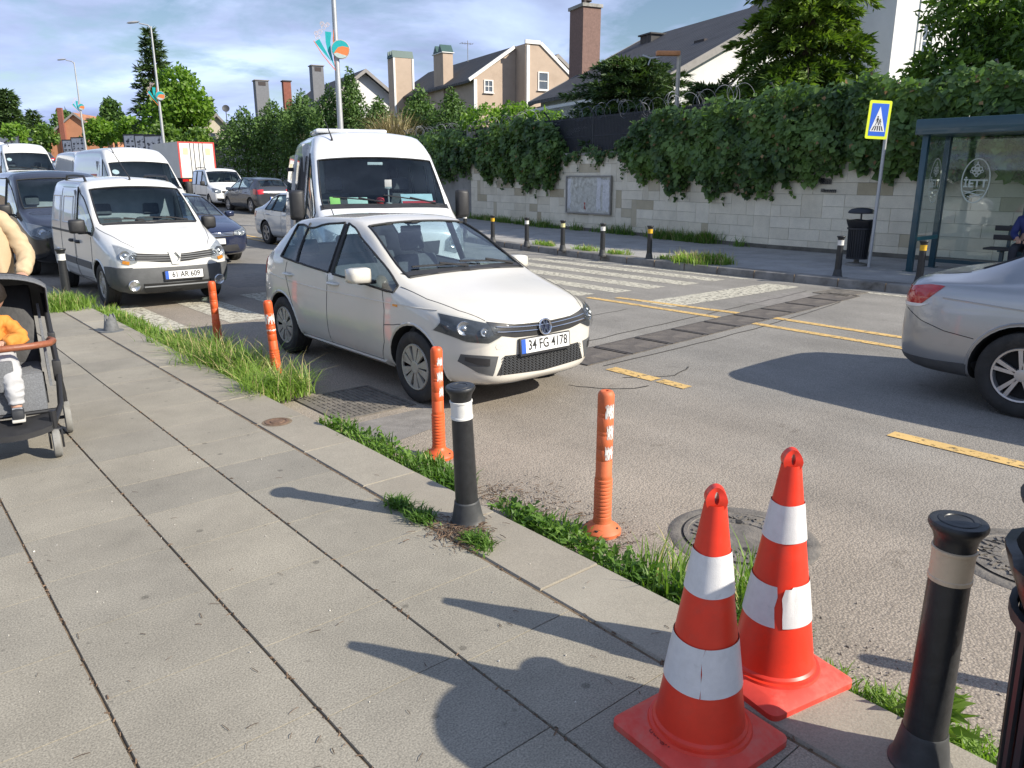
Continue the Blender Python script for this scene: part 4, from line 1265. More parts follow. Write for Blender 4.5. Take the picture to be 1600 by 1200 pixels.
def lamp_post(label, base, H, rz, zo):
    root = thing('street_lamp', label, 'street lamp', base, rz, 'lamp posts along the far side of the street')
    bm = NB(); tube(bm, [(0,0,0),(0,0,H*.5),(0,0,H)], [.115,.085,.055], 12); lathe(bm, [(.22,0),(.22,.04),(.13,.06),(.125,.5),(.115,.52)], 14); ob('pole', bm, galv, root)
    bm = NB(); tube(bm, [(0,0,H-.15),(-.15,0,H+.06),(-.7,0,H+.16)], [.05,.045,.035], 8); ob('arm', bm, galv, root)
    bm = NB(); lathe(bm, [(0,-.06),(.10,-.055),(.14,0),(.10,.06),(0,.08)], 14, M=Matrix.Translation((-1.05,0,H+.2)) @ Matrix.Rotation(R_(-8),4,'Y') @ Matrix.Diagonal((3.,1,1,1))); hd = ob('lamp_head', bm, mat('lamp_grey', (.30,.31,.33), .5), root)
    orn = thing('ornament', '', '', (0,0,0)); orn.parent = root
    for k_ in ('label','category'): del orn[k_]
    bm = NB()
    crescent(bm, [(-.14,-.80),(-.26,-.45),(-.36,-.05),(-.40,.35),(-.36,.85)], [.01,.05,.09,.12,.16]); crescent(bm, [(-.30,-.55),(-.52,-.22),(-.74,.10),(-.95,.42)], [.01,.06,.10,.14])
    for v in bm.verts: v.co.z += zo
    ob('teal_blade', bm, teal, orn)
    bm = NB()
    tube(bm, [(-.05,-.02,-1.05),(-.36,-.02,-.70),(-.72,-.02,-.25),(-1.12,-.02,.40)], .022, 5); tube(bm, [(-.05,-.02,-1.05),(-.12,-.02,-.5),(-.15,-.02,.0),(-.12,-.02,.6),(-.06,-.02,1.0)], .022, 5)
    for v in bm.verts: v.co.z += zo
    ob('outline_tube', bm, orange_p, orn)
    bm = NB()
    for cx,cz,r in ((-.92,.55,.15),(-.78,.82,.14),(-.58,1.05,.16),(-.38,1.18,.12),(-.98,.75,.12),(-.66,1.22,.12)):
        tube(bm, [(cx+r*(1-k/14*.7)*math.cos(k*.75), -.02, cz+zo+r*(1-k/14*.7)*math.sin(k*.75)) for k in range(14)], .012, 4)
    ob('curls', bm, neon, orn)
    Md = Matrix.Translation((.22,-.11,zo)) @ Matrix.Rotation(PI/2,4,'X')
    bm = NB(); lathe(bm, [(0,.0),(.44,.0),(.44,.05),(0,.05)], 30, M=Md); ob('disc', bm, teal, orn)
    bm = NB()
    prism(bm, [(.43*math.cos(a),.43*math.sin(a)) for a in np.linspace(-2.6,.25,16)]+[(.1,.16),(-.12,.1),(-.25,-.05)], .05, .06, Md); ob('disc_orange', bm, orange_p, orn)
    bm = NB(); prism(bm, [(.43*math.cos(a),.43*math.sin(a)) for a in np.linspace(-2.6,-.8,10)]+[(0,-.22),(-.2,-.16)], .06, .068, Md); ob('disc_wave', bm, mat('pale_wave', (.42,.52,.50), .5), orn)
    bm = NB(); tube(bm, [(.22+.46*math.cos(a), -.13, zo+.46*math.sin(a)) for a in np.linspace(0,2*PI,30)], .02, 5); ob('disc_rim', bm, neon, orn)
    orn.scale = (.62,.62,.62); orn.location = (0,-.04,zo*.38)
    return root
for u,d,H,lab in ((531,25.5,10.4,'nearest tall lamp post with the teal and orange ornament behind the minibus'),(251,52,9.9,'middle lamp post with ornament in front of the tall ragged conifer'),(127,74,9.6,'farthest lamp post with ornament near the orange house')):
    p = spot(u, 180, d); lamp_post(lab, (p.x, p.y, gz(p.y)), H, R_(-28), (5.75 if d < 30 else 5.6))
# floodlight pole on the garden side
p = spot(1059, 130, 24)
fl = thing('floodlight_pole', 'thin floodlight pole with an orange lamp head rising from the ivy', 'light pole', (p.x, p.y, 0))
ztop = spot(1062, 88, 24).z
bm = NB(); box(bm, (-.045,-.045,1),(.045,.045,ztop)); ob('pole', bm, mat('pale_pole', (.50,.46,.40), .7), fl, angle=0)
bm = NB(); Mh = Matrix.Translation((-.28,.2,ztop)) @ Matrix.Rotation(R_(-38),4,'Z')
box(bm, (-.38,-.1,-.02),(.36,.1,.12), Mh, bev=.03); ob('lamp_head', bm, mat('rusty_orange', (.55,.24,.10), .6, var=.2), fl)
bm = NB(); tube(bm, [(-.45,.32,ztop-.05),(-.75,.5,ztop-.1),(-.95,.66,ztop-.02)], .03, 5); tube(bm, [(-.75,.5,ztop-.1),(-.8,.55,ztop-.3)], .02, 5); ob('camera_arm', bm, galv, fl)
# ---- banners along the far fence
bw = mat('banner_white', (.55,.55,.56), .8, dirt=((.08,.08,.09), 1.1, .56, .60))
bd = mat('banner_frame', (.035,.035,.04), .6)
for u,v,w,h,d,lab in ((14,232,3.6,2.6,92,'dark backed banner at the left edge above the far vans'),(60,234,2.7,2.6,90,'white banner between the far vans and the hedge'),(110,237,1.9,2.3,84,'left panel of the pair of pale banners by the third lamp post'),(124,235,1.9,2.5,83,'right panel of the pair of pale banners by the third lamp post'),
        (210,232,2.2,2.3,71,'leftmost of the banners behind the white delivery van'),(228,234,2.2,2.4,69,'banner next to the second lamp post'),(243,238,2.0,2.6,66,'banner hidden partly by the box truck')):
    p = spot(u, v, d)
    r = thing('banner', lab, 'banner', (p.x, p.y, p.z-h/2), R_(-62), 'advertising banners on the far fence')
    bm = NB(); box(bm, (-w/2,-.03,0),(w/2,.03,h)); ob('panel', bm, bw, r, angle=0)
    bm = NB()
    for lo,hi in (((-w/2-.09,-.05,-.09),(w/2+.09,.05,0)),((-w/2-.09,-.05,h),(w/2+.09,.05,h+.12)),((-w/2-.09,-.05,0),(-w/2,.05,h)),((w/2,-.05,0),(w/2+.09,.05,h))): box(bm, lo, hi)
    for k in range(4):
        for q in range(3):
            box(bm, (-w/2+.2+q*w*.3,-.04,h*(.15+.2*k)),(-w/2+.2+q*w*.3+w*.2*rnd.uniform(.4,1),-.0305,h*(.15+.2*k)+.14))
    ob('frame', bm, bd, r, angle=0)
# ================================================================== VEHICLES
def paintm(name, col, metal=0., rough=.28, dirt=True):
    return mat(name, col, rough, metal, var=.03, scale=2.5, coat=.9, spec=.5, dirt=(tuple(c*.72 for c in col), 1.6, .58, .95) if dirt else None)
black_pl = mat('black_plastic', (.022,.022,.024), .55, var=.2, scale=20)
grey_pl = mat('grey_bumper_plastic', (.075,.078,.082), .6, var=.15, scale=12)
tyre_m = mat('tyre_rubber', (.024,.023,.022), .8, var=.3, scale=14, dirt=((.10,.09,.075), 5., .55, .9))
well_m = mat('wheel_well', (.012,.012,.012), .95)
chrome = mat('chrome', (.72,.73,.75), .12, 1., var=.02)
alloy = mat('alloy_rim', (.50,.50,.51), .32, .75, var=.08, scale=8)
hubcap_m = mat('hubcap_silver', (.42,.40,.36), .42, .35, var=.12, scale=9, dirt=((.22,.18,.13), 12., .5, .8))
car_glass = glass_mat('car_window_glass', (.68,.79,.82), 1.6)
dark_glass = glass_mat('dark_window_glass', (.20,.24,.25), 1.9)
lens_m = glass_mat('lamp_lens', (.85,.87,.88), 1.2)
red_lens = mat('tail_lamp_red', (.42,.012,.015), .15, coat=1., var=.15, scale=30)
amber = mat('amber_lens', (.75,.28,.03), .25, coat=.5)
seal_m = mat('window_seal', (.014,.014,.015), .6)
cabin_m = mat('cabin_trim', (.085,.088,.095), .85, var=.15)
seat_m = mat('seat_fabric', (.075,.08,.09), .9, var=.25, scale=25)
plate_m = mat('plate_white', (.68,.68,.67), .5, var=.05)
plate_blue = mat('plate_blue', (.02,.09,.42), .5)
letter_m = mat('plate_letters', (.01,.01,.011), .6)
seam_m = mat('panel_gap', (.03,.03,.03), .8)
refl_m = mat('lamp_reflector', (.52,.53,.55), .22, .9, var=.1, scale=40)

def smooth_profile(tab, y):
    return [float(np.interp(y, [t[0] for t in tab], [t[k] for t in tab])) for k in range(len(tab[0]))]

def build_body(tab, cells, dims, wheels, wr, mats, crease_rows=((4,.45),(6,.35)), lvl=2, arch=None):
    """control cage -> subdivided closed shell -> wheel arches cut -> bmesh (material index per face)
    tab rows: y zb W zm Wb zbelt Wr zr We ze zt ; cells: {(station,row): material index}"""
    bm = NB(); cr = bm.edges.layers.float.new('crease_edge')
    loops = []
    for (y,zb,W,zm,Wb,zbl,Wr,zr,We,ze,zt) in tab:
        half = [(W*.80,zb),(W*.965,zb+.09),(W,zm),(Wb,zbl),(Wr,zr),(We,ze),(We*.55,ze+(zt-ze)*.72)]
        R = [bm.verts.new((x,y,z)) for x,z in half]; Lf = [bm.verts.new((-x,y,z)) for x,z in half]
        b0 = bm.verts.new((0,y,zb)); t0 = bm.verts.new((0,y,zt))
        loops.append(([b0]+R+[t0], [b0]+Lf+[t0]))
    # row k joins point k and k+1 of the half section: 0 floor,1 sill,2 lower side,3 upper side,4 window band,5 rail,6 outer top,7 inner top
    for i in range(len(loops)-1):
        for s in (0,1):
            a, b = loops[i][s], loops[i+1][s]
            for k in range(8):
                vs = (a[k],a[k+1],b[k+1],b[k]) if s == 0 else (a[k],b[k],b[k+1],a[k+1])
                f = bm.faces.new(vs); f.material_index = cells.get((i,k), 0)
            for row, val in crease_rows:
                e = bm.edges.get((a[row],b[row]))
                if e: e[cr] = val
            if i and cells.get((i,4),0) != cells.get((i-1,4),0):      # crisp window pillars
                e = bm.edges.get((a[4],a[5]))
                if e: e[cr] = 1.
                for k in (4,5):
                    for q in (i-1,i):
                        e = bm.edges.get((loops[q][s][k],loops[q+1][s][k]))
                        if e: e[cr] = max(e[cr], .75)
    for idx in (0,-1):
        R, Lf = loops[idx]
        for k in range(1,7): bm.faces.new((R[k],R[k+1],Lf[k+1],Lf[k]))
        bm.faces.new((R[0],R[1],Lf[1])); bm.faces.new((R[7],R[8],Lf[7]))
    bmesh.ops.recalc_face_normals(bm, faces=bm.faces[:])
    me = bpy.data.meshes.new('cage'); bm.to_mesh(me); bm.free()
    o = link('cage', me)
    for m in mats: me.materials.append(m)
    sd = o.modifiers.new('s','SUBSURF'); sd.levels = lvl; sd.render_levels = lvl
    dg = bpy.context.evaluated_depsgraph_get()
    me2 = bpy.data.meshes.new_from_object(o.evaluated_get(dg))
    L_, W_, H_ = dims
    co = np.empty(len(me2.vertices)*3); me2.vertices.foreach_get('co', co); co = co.reshape(-1,3)
    co[:,0] *= W_/2/co[:,0].max()
    co[:,1] = (co[:,1]-co[:,1].min())*L_/(co[:,1].max()-co[:,1].min())
    zmin = co[:,2].min(); co[:,2] = zmin + (co[:,2]-zmin)*(H_-zmin)/(co[:,2].max()-zmin)
    me2.vertices.foreach_set('co', co.reshape(-1))
    bpy.data.objects.remove(o)
    o = link('shell', me2)
    cb = NB()
    ar = arch or wr+.05
    for y in wheels:
        for s in (-1,1):
            M = Matrix.Translation((s*(W_/2-.10),y,wr-.005)) @ Matrix.Rotation(PI/2,4,'Y')
            lathe(cb, [(0,-.22),(ar,-.22),(ar,.24),(0,.24)], 36, M=M, mi=len(mats)-1)
    bmesh.ops.recalc_face_normals(cb, faces=cb.faces[:])
    cm = bpy.data.meshes.new('cut'); cb.to_mesh(cm); cb.free()
    for m in mats: cm.materials.append(m)
    c = link('cut', cm)
    bo = o.modifiers.new('b','BOOLEAN'); bo.operation = 'DIFFERENCE'; bo.object = c; bo.solver = 'EXACT'
    dg = bpy.context.evaluated_depsgraph_get()
    me3 = bpy.data.meshes.new_from_object(o.evaluated_get(dg))
    bpy.data.objects.remove(o); bpy.data.objects.remove(c)
    out = NB(); out.from_mesh(me3); bpy.data.meshes.remove(me3)
    return out

class Car:
    """a vehicle: front at y=0 looking towards -y, x across, parts parented to one Empty"""
    def __init__(self, name, label, cat, tab, cells, dims, wheels, wr, paint, track=None, glass=None, glass_groups=None, plastic=black_pl, loc=(0,0,0), rz=0, group=None, lvl=2, arch=None, interior=True, wheel_w=.195, pivot=None):
        self.dims = dims; self.wr = wr; self.wheels = wheels
        self.root = thing(name, label, cat, loc, rz, group)
        L_, W_, H_ = dims
        g1 = glass or car_glass
        mats = [paint, g1, seal_m, plastic, dark_glass, well_m]
        body = build_body(tab, cells, dims, wheels, wr, mats, lvl=lvl, arch=arch)
        self.bvh = BVHTree.FromBMesh(body)
        self.paint = paint
        # opaque shell
        b2 = body.copy()
        bmesh.ops.delete(b2, geom=[f for f in b2.faces if f.material_index in (1,4)], context='FACES')
        bmesh.ops.recalc_face_normals(b2, faces=b2.faces[:])
        me = bpy.data.meshes.new('body'); b2.to_mesh(me); b2.free()
        for m in mats: me.materials.append(m)
        me.polygons.foreach_set('use_smooth', [True]*len(me.polygons)); me.set_sharp_from_angle(angle=R_(38))
        link('body', me, self.root)
        # panes: one part for each connected run of glass
        b3 = body.copy()
        bmesh.ops.delete(b3, geom=[f for f in b3.faces if f.material_index not in (1,4)], context='FACES')
        todo = set(b3.faces); groups = []
        while todo:
            st = [todo.pop()]; gset = []
            while st:
                f = st.pop(); gset.append(f)
                for e in f.edges:
                    for nb in e.link_faces:
                        if nb in todo and nb.material_index == f.material_index: todo.remove(nb); st.append(nb)
            groups.append(gset)
        for gset in groups:
            c = Vector((0,0,0)); nv = Vector((0,0,0))
            for f in gset: c += f.calc_center_median(); nv += f.normal*f.calc_area()
            c /= len(gset)
            nm = 'windscreen' if (abs(c.x) < .15 and nv.normalized().y < -.2) else ('rear_window' if abs(c.x) < .15 else 'side_window')
            nb = NB(); mp = {}
            edges = []
            for f in gset:
                vs = []
                for v in f.verts:
                    if v not in mp: mp[v] = nb.verts.new(v.co - v.normal*.004)
                    vs.append(mp[v])
                nb.faces.new(vs)
                for e in f.edges:
                    if sum(1 for q in e.link_faces if q in set(gset)) == 1 if len(gset) < 2 else len([q for q in e.link_faces]) == 1: edges.append(e)
            mi = gset[0].material_index
            w = ob(nm, nb, mats[mi], self.root, angle=60)
            # rubber seal along the rim
            sb = NB()
            for e in edges:
                tube(sb, [e.verts[0].co, e.verts[1].co], .011, 5, cap=False)
            if edges: ob('seal', sb, seal_m, w, angle=60)
        b3.free(); body.free()
        self.W = W_; self.H = H_; self.L = L_
        if interior: self.cabin()
        for y in wheels:
            for s in (-1,1): self.wheel(s, y, track if track else W_/2-.02, wheel_w)
    # ---- surface patches
    def hit(self, axis, a, b):
        if axis == 'F': o, d = Vector((a,-2,b)), Vector((0,1,0))
        elif axis == 'R': o, d = Vector((a,self.L+2,b)), Vector((0,-1,0))
        elif axis == 'S': o, d = Vector((3,a,b)), Vector((-1,0,0))
        elif axis == 'Z': o, d = Vector((-3,a,b)), Vector((1,0,0))
        elif axis == 'T': o, d = Vector((a,b,4)), Vector((0,0,-1))
        p, n, i, ds = self.bvh.ray_cast(o, d)
        if p is None: return None, None
        if n.dot(d) > 0: n = -n
        return p, n
    def patch(self, name, axis, curves, m, parent=None, nu=16, nv=6, off=.004, skirt=.02, dome=0.):
        """surface-hugging panel: curves = list of polylines (top..bottom) of (a,b) points, interpolated to a grid"""
        def samp(c, t):
            d = [0]
            for p, q in zip(c, c[1:]): d.append(d[-1]+math.hypot(q[0]-p[0], q[1]-p[1]))
            s = t*d[-1]
            return (float(np.interp(s, d, [p[0] for p in c])), float(np.interp(s, d, [p[1] for p in c])))
        bm = NB(); grid = []; last = None
        for j in range(nv+1):
            w = j/nv*(len(curves)-1); k = min(int(w), len(curves)-2); f = w-k; row = []
            for i in range(nu+1):
                a = samp(curves[k], i/nu); b = samp(curves[k+1], i/nu)
                p, n = self.hit(axis, a[0]*(1-f)+b[0]*f, a[1]*(1-f)+b[1]*f)
                if p is None: row.append(None); continue
                hgt = off + dome*math.sin(PI*i/nu)*math.sin(PI*j/nv)
                row.append((bm.verts.new(p+n*hgt), n))
            grid.append(row)
        for j in range(nv):
            for i in range(nu):
                q = (grid[j][i],grid[j][i+1],grid[j+1][i+1],grid[j+1][i])
                if None in q: continue
                try: bm.faces.new([v[0] for v in q])
                except ValueError: pass
        if skirt:
            nrm = {}
            for row in grid:
                for c in row:
                    if c: nrm[c[0]] = c[1]
            be = [e for e in bm.edges if len(e.link_faces) == 1]
            low = {}
            for e in be:
                for v in e.verts:
                    if v not in low: low[v] = bm.verts.new(v.co - nrm[v]*skirt)
            for e in be:
                a, b = e.verts
                try: bm.faces.new((a,b,low[b],low[a]))
                except ValueError: pass
        return ob(name, bm, m, parent or self.root, angle=40)
    def seam(self, axis_sides, lines, w=.007, name='panel_gaps', m=None, r=None):
        for ax in axis_sides:
            bm = NB()
            for ln in lines:
                pts = []
                for (a,b),(c,d) in zip(ln, ln[1:]):
                    k = max(2, int(math.hypot(c-a,d-b)/.05))
                    for i in range(k):
                        p, n = self.hit(ax, a+(c-a)*i/k, b+(d-b)*i/k)
                        if p is not None: pts.append(p+n*.0005)
                p, n = self.hit(ax, *ln[-1])
                if p is not None: pts.append(p+n*.0005)
                if len(pts) > 1: tube(bm, pts, r or w/2, 5, cap=False)
            res = ob(name, bm, m or seam_m, self.root)
        return res
    # ---- parts
    def cabin(self):
        L_, W_, H_ = self.dims; k = self.kind if hasattr(self,'kind') else None
    def fit_cabin(self, y_dash, z_dash, seats, rear=None, floor=.32, wheel_x=.36, zs=.52, width=None, steer=True, seat_h=.62):
        w = (width or self.W/2-.14)
        bm = NB(); box(bm, (-w,y_dash-.25,floor),(w,y_dash+.28,z_dash), bev=.05); box(bm, (-w*.75,y_dash+.15,z_dash-.06),(w*.2,y_dash+.34,z_dash-.02), bev=.015)
        ob('dashboard', bm, cabin_m, self.root)
        for (x,y) in seats:
            bm = NB(); box(bm, (x-.25,y,floor),(x+.25,y+.5,zs), bev=.06)
            M = Matrix.Translation((x,y+.5,zs-.08)) @ Matrix.Rotation(R_(-17),4,'X')
            box(bm, (-.25,-.06,0),(.25,.08,seat_h), M, bev=.055); box(bm, (-.13,-.05,seat_h+.04),(.13,.06,seat_h+.24), M, bev=.045)
            ob('seat', bm, seat_m, self.root)
        if rear:
            bm = NB(); box(bm, (-w+.05,rear,floor),(w-.05,rear+.45,zs), bev=.05)
            M = Matrix.Translation((0,rear+.48,zs-.08)) @ Matrix.Rotation(R_(-20),4,'X')
            box(bm, (-w+.05,-.05,0),(w-.05,.06,seat_h-.02), M, bev=.05)
            for x in (-.42,.42): box(bm, (x-.12,-.04,seat_h),(x+.12,.05,seat_h+.15), M, bev=.03)
            ob('rear_bench', bm, seat_m, self.root)
        if steer:
            M = Matrix.Translation((wheel_x,y_dash+.42,z_dash-.04)) @ Matrix.Rotation(R_(-62),4,'X')
            bm = NB(); tube(bm, [(.185*math.cos(a),.185*math.sin(a),0) for a in np.linspace(0,2*PI,25)], .015, 6, M=M)
            box(bm, (-.18,-.02,-.01),(.18,.02,.012), M); box(bm, (-.06,-.06,-.015),(.06,.06,.02), M, bev=.01); box(bm, (-.02,-.18,-.01),(.02,0,.01), M)
            ob('steering_wheel', bm, cabin_m, self.root)
    def wheel(self, s, y, xw, ww):
        r = self.wr
        Mx = Matrix.Translation((s*(xw-ww/2),y,r)) @ Matrix.Rotation(s*PI/2,4,'Y')
        bm = NB(); lathe(bm, [(0,-ww*.3),(r*.60,-ww*.32),(r*.60,ww*.22),(0,ww*.22)], 28, M=Mx)
        wh = ob('wheel', bm, well_m, self.root)
        bm = NB(); h = ww/2
        lathe(bm, [(r*.63,-h),(r*.90,-h*1.04),(r*.975,-h*.86),(r*.985,-h*.4),(r*.985,-h*.36),(r*.972,-h*.34),(r*.972,-h*.3),(r*.985,-h*.28),(r*1.0,-h*.05),(r*.986,-h*.03),(r*.986,h*.03),(r*1.0,h*.05),(r*.985,h*.3),(r*.972,h*.32),(r*.972,h*.36),(r*.985,h*.4),(r*.975,h*.86),(r*.90,h*1.04),(r*.80,h*1.06),(r*.70,h*1.0),(r*.63,h*.86)], 40, M=Mx)
        ob('tyre', bm, tyre_m, wh)
        self.rim(wh, Mx, r, ww)
    rim_style = 'alloy'
    def rim(self, wh, Mx, r, ww):
        h = ww/2; bm = NB(); R = r*.645
        st = self.rim_style
        if st == 'hubcap10':
            lathe(bm, [(R,h*.86),(R*.97,h*.98),(R*.90,h*.96),(R*.895,h*.80)], 40, M=Mx)
            for k in range(10):
                a = 2*PI*k/10 + (.035 if k%2 else -.035)
                M = Mx @ Matrix.Rotation(a,4,'Z')
                prism(bm, [(R*.24,-R*.055),(R*.60,-R*.135),(R*.93,-R*.205),(R*.93,R*.205),(R*.60,R*.135),(R*.24,R*.055)], h*.70, h*.93, M)
            lathe(bm, [(R*.30,h*.68),(R*.27,h*.97),(R*.20,h*1.0),(R*.16,h*.99),(0,h*1.0)], 24, M=Mx)
            ob('hubcap', bm, hubcap_m, wh)
        elif st == 'steel':
            lathe(bm, [(R,h*.86),(R*.94,h*.9),(R*.88,h*.62),(R*.70,h*.58),(R*.55,h*.74),(R*.30,h*.78),(R*.26,h*.9),(0,h*.92)], 32, M=Mx)
            for k in range(8):
                M = Mx @ Matrix.Rotation(2*PI*k/8,4,'Z'); prism(bm, [(R*.55,-R*.10),(R*.86,-R*.14),(R*.86,R*.14),(R*.55,R*.10)], h*.62, h*.80, M)
            ob('hubcap', bm, hubcap_m, wh)
        else:
            lathe(bm, [(R,h*.86),(R*.97,h*.97),(R*.91,h*.95),(R*.88,h*.5)], 40, M=Mx)
            for k in range(5):
                for dlt in (-.16,.16):
                    M = Mx @ Matrix.Rotation(2*PI*k/5+dlt,4,'Z')
                    prism(bm, [(R*.12,-R*.055),(R*.92,-R*.075),(R*.92,R*.075),(R*.12,R*.055)], h*.66, h*.9, M)
            lathe(bm, [(R*.26,h*.6),(R*.22,h*.93),(R*.12,h*.95),(0,h*.95)], 20, M=Mx)
            ob('rim', bm, alloy, wh)
    def plate(self, text, x, y, z, rear=False, tilt=0., w=.52, h=.112, frame=True, rot=0.):
        M = Matrix.Translation((x,y,z)) @ Matrix.Rotation(rot,4,'Z') @ Matrix.Rotation(PI/2-tilt if not rear else PI/2+tilt,4,'X')
        if rear: M = Matrix.Translation((x,y,z)) @ Matrix.Rotation(PI,4,'Z') @ Matrix.Rotation(PI/2-tilt,4,'X')
        bm = NB(); box(bm, (-w/2-.012,-h/2-.02,-.012),(w/2+.012,h/2+.010,0.004), M, bev=.003)
        fr = ob('number_plate', bm, black_pl, self.root)
        bm = NB(); box(bm, (-w/2+.0,-h/2,.004),(w/2,h/2,.0065), M); ob('plate_face', bm, plate_m, fr, angle=0)
        bm = NB(); box(bm, (-w/2+.0,-h/2,.0066),(-w/2+.045,h/2,.0078), M); ob('blue_band', bm, plate_blue, fr, angle=0)
        if text:
            t = text_ob('plate_letters', text, h*.98, letter_m, fr, M @ Matrix.Translation((.024,0,.0072)), .0008, xs=.82, bold=.0015)
            bx = [v.co for v in t.data.vertices]
        return fr
    def mirror(self, s, y, z, m, size=(.20,.13,.12), stalk=True, out=.14, cover=None):
        x = s*(self.W/2-.03)
        p, n = self.hit('S' if s > 0 else 'Z', y, z-.03)
        if p is not None: x = p.x
        bm = NB(); xo = x+s*(out)
        a, b, c = size
        vs = box(bm, (-a/2,-b/2,-c/2),(a/2,b/2,c/2), Matrix.Translation((xo,y-.02,z)), bev=min(b,c)*.32)
        for v in bm.verts:
            t = (v.co.x-xo)*s/(a/2)
            if v.co.y < y-.02: v.co.y += .035*abs(t)**2; v.co.z += (z-v.co.z)*.15*max(0,t)
        o = ob('wing_mirror', bm, m, self.root, angle=60)
        bm = NB(); box(bm, (min(x-s*.02,xo),y-.035,z-c/2-.012),(max(x-s*.02,xo),y+.03,z-c/2+.022), bev=.01); ob('mirror_foot', bm, black_pl, o)
        bm = NB(); box(bm, (xo-a*.43,y-.02+b/2-.002,z-c*.4),(xo+a*.43,y-.02+b/2+.003,z+c*.4)); ob('mirror_glass', bm, chrome, o)
    def handle(self, axis, y, z, m, w=.19, h=.03):
        p, n = self.hit(axis, y, z)
        if p is None: return
        s = 1 if axis == 'S' else -1
        bm = NB()
        tube(bm, [p+Vector((-.005*s,-w/2,0)), p+Vector((.026*s,-w/2+.03,0)), p+Vector((.032*s,0,.003)), p+Vector((.026*s,w/2-.03,0)), p+Vector((-.005*s,w/2,0))], [h*.45,h*.5,h*.55,h*.5,h*.45], 8)
        hd = ob('door_handle', bm, m, self.root)
        return hd
    def wiper(self, x0, y0, x1, y1, lift=.012):
        P = []
        for k in range(9):
            t = k/8; p, n = self.hit('T', x0+(x1-x0)*t, y0+(y1-y0)*t)
            if p is not None: P.append(p+n*lift)
        if len(P) > 2:
            bm = NB(); tube(bm, P, .009, 5); tube(bm, [P[0]+Vector((0,-.03,-.01)), P[len(P)//2]+Vector((0,0,.018))], .011, 5)
            ob('wiper', bm, black_pl, self.root)
    def ring(self, name, c, r, tube_r, axis_y=True, m=chrome, parent=None, sx=1., sz=1., tilt=0.):
        bm = NB(); M = Matrix.Translation(c) @ Matrix.Rotation(tilt,4,'X')
        tube(bm, [(r*sx*math.cos(a),0,r*sz*math.sin(a)) for a in np.linspace(0,2*PI,33)], tube_r, 6, M=M, cap=False)
        return ob(name, bm, m, parent or self.root)
    def headlamp(self, top, bot, bowls, dark=(.075,.08,.085), mirror_x=True, name='headlight', nu=18, nv=8, axis='F'):
        for s in (1,-1):
            f = lambda c: [(x*s, z) for x, z in c]
            dk = mat('lamp_housing_%d' % int(dark[0]*1000), dark, .3, .3, var=.2, scale=30)
            hl = self.patch(name, axis, [f(top), f(bot)], dk, nu=nu, nv=nv, off=.002, skirt=.03)
            bm = NB()
            for x, z, r, dep in bowls:
                p, n = self.hit(axis, x*s, z)
                if p is None: continue
                q = n.to_track_quat('Z','Y').to_matrix().to_4x4()
                d = Vector((0,-1,0)) if axis == 'F' else n
                dd = (n*.5+d*.5).normalized(); q = dd.to_track_quat('Z','Y').to_matrix().to_4x4()
                M = Matrix.Translation(p+n*.003) @ q
                lathe(bm, [(r,.002),(r*.93,.008),(r*.82,.003),(r*.4,.001),(r*.36,.012),(r*.2,.018),(0,.02)], 22, M=M)
            ob('lamp_bowl', bm, refl_m, hl)
            self.patch('lens', axis, [f(top), f(bot)], lens_m, hl, nu=nu, nv=nv, off=.022, skirt=0, dome=.008)

def T(tab): return [tuple(float(v) for v in r.split()) for r in tab.strip().split('\n')]
# y zb W zm Wb zbelt Wr zr We ze zt
HATCH = T("""0 .27 .52 .50 .53 .60 .48 .665 .42 .685 .70
.05 .21 .61 .52 .61 .63 .57 .70 .47 .73 .745
.22 .19 .765 .52 .755 .67 .72 .765 .57 .80 .825
.55 .18 .842 .54 .815 .77 .75 .85 .61 .885 .91
1.02 .18 .845 .56 .818 .885 .765 .935 .69 .965 .985
1.42 .18 .845 .56 .815 .905 .70 1.165 .645 1.205 1.24
1.86 .18 .845 .56 .81 .925 .615 1.365 .555 1.405 1.435
2.12 .18 .845 .56 .81 .94 .60 1.39 .54 1.43 1.46
2.20 .18 .845 .56 .81 .945 .597 1.392 .535 1.432 1.462
2.88 .18 .845 .56 .81 .985 .59 1.375 .525 1.415 1.448
2.95 .18 .845 .56 .808 .99 .588 1.37 .522 1.41 1.444
3.28 .18 .842 .56 .80 1.02 .575 1.33 .51 1.38 1.415
3.56 .19 .835 .56 .785 1.02 .56 1.27 .495 1.345 1.385
3.84 .22 .79 .56 .725 .97 .65 1.01 .55 1.035 1.05
3.95 .26 .72 .56 .69 .82 .62 .88 .5 .90 .91
3.98 .33 .60 .56 .60 .70 .55 .77 .45 .79 .80""")
SEDAN = T("""0 .27 .56 .48 .57 .58 .52 .64 .45 .66 .67
.06 .21 .74 .48 .73 .60 .66 .675 .53 .70 .71
.25 .18 .85 .5 .83 .66 .76 .75 .6 .78 .80
.60 .18 .885 .53 .86 .76 .79 .83 .64 .86 .88
1.25 .18 .89 .55 .865 .88 .80 .93 .72 .955 .975
1.68 .18 .89 .55 .86 .905 .72 1.14 .66 1.18 1.215
2.15 .18 .89 .55 .857 .92 .63 1.345 .57 1.385 1.42
2.52 .18 .89 .55 .855 .93 .61 1.375 .55 1.415 1.455
2.60 .18 .89 .55 .855 .935 .608 1.377 .548 1.417 1.457
3.30 .18 .89 .55 .852 .955 .60 1.355 .54 1.405 1.445
3.37 .18 .89 .55 .852 .957 .60 1.35 .54 1.40 1.44
3.78 .18 .89 .55 .85 .965 .615 1.24 .56 1.325 1.375
4.28 .19 .885 .55 .84 .97 .75 1.01 .67 1.045 1.06
4.60 .20 .87 .55 .82 .955 .755 .99 .655 1.02 1.035
4.76 .24 .80 .55 .77 .90 .70 .965 .60 .99 1.005
4.86 .33 .64 .55 .62 .72 .58 .84 .48 .87 .885""")
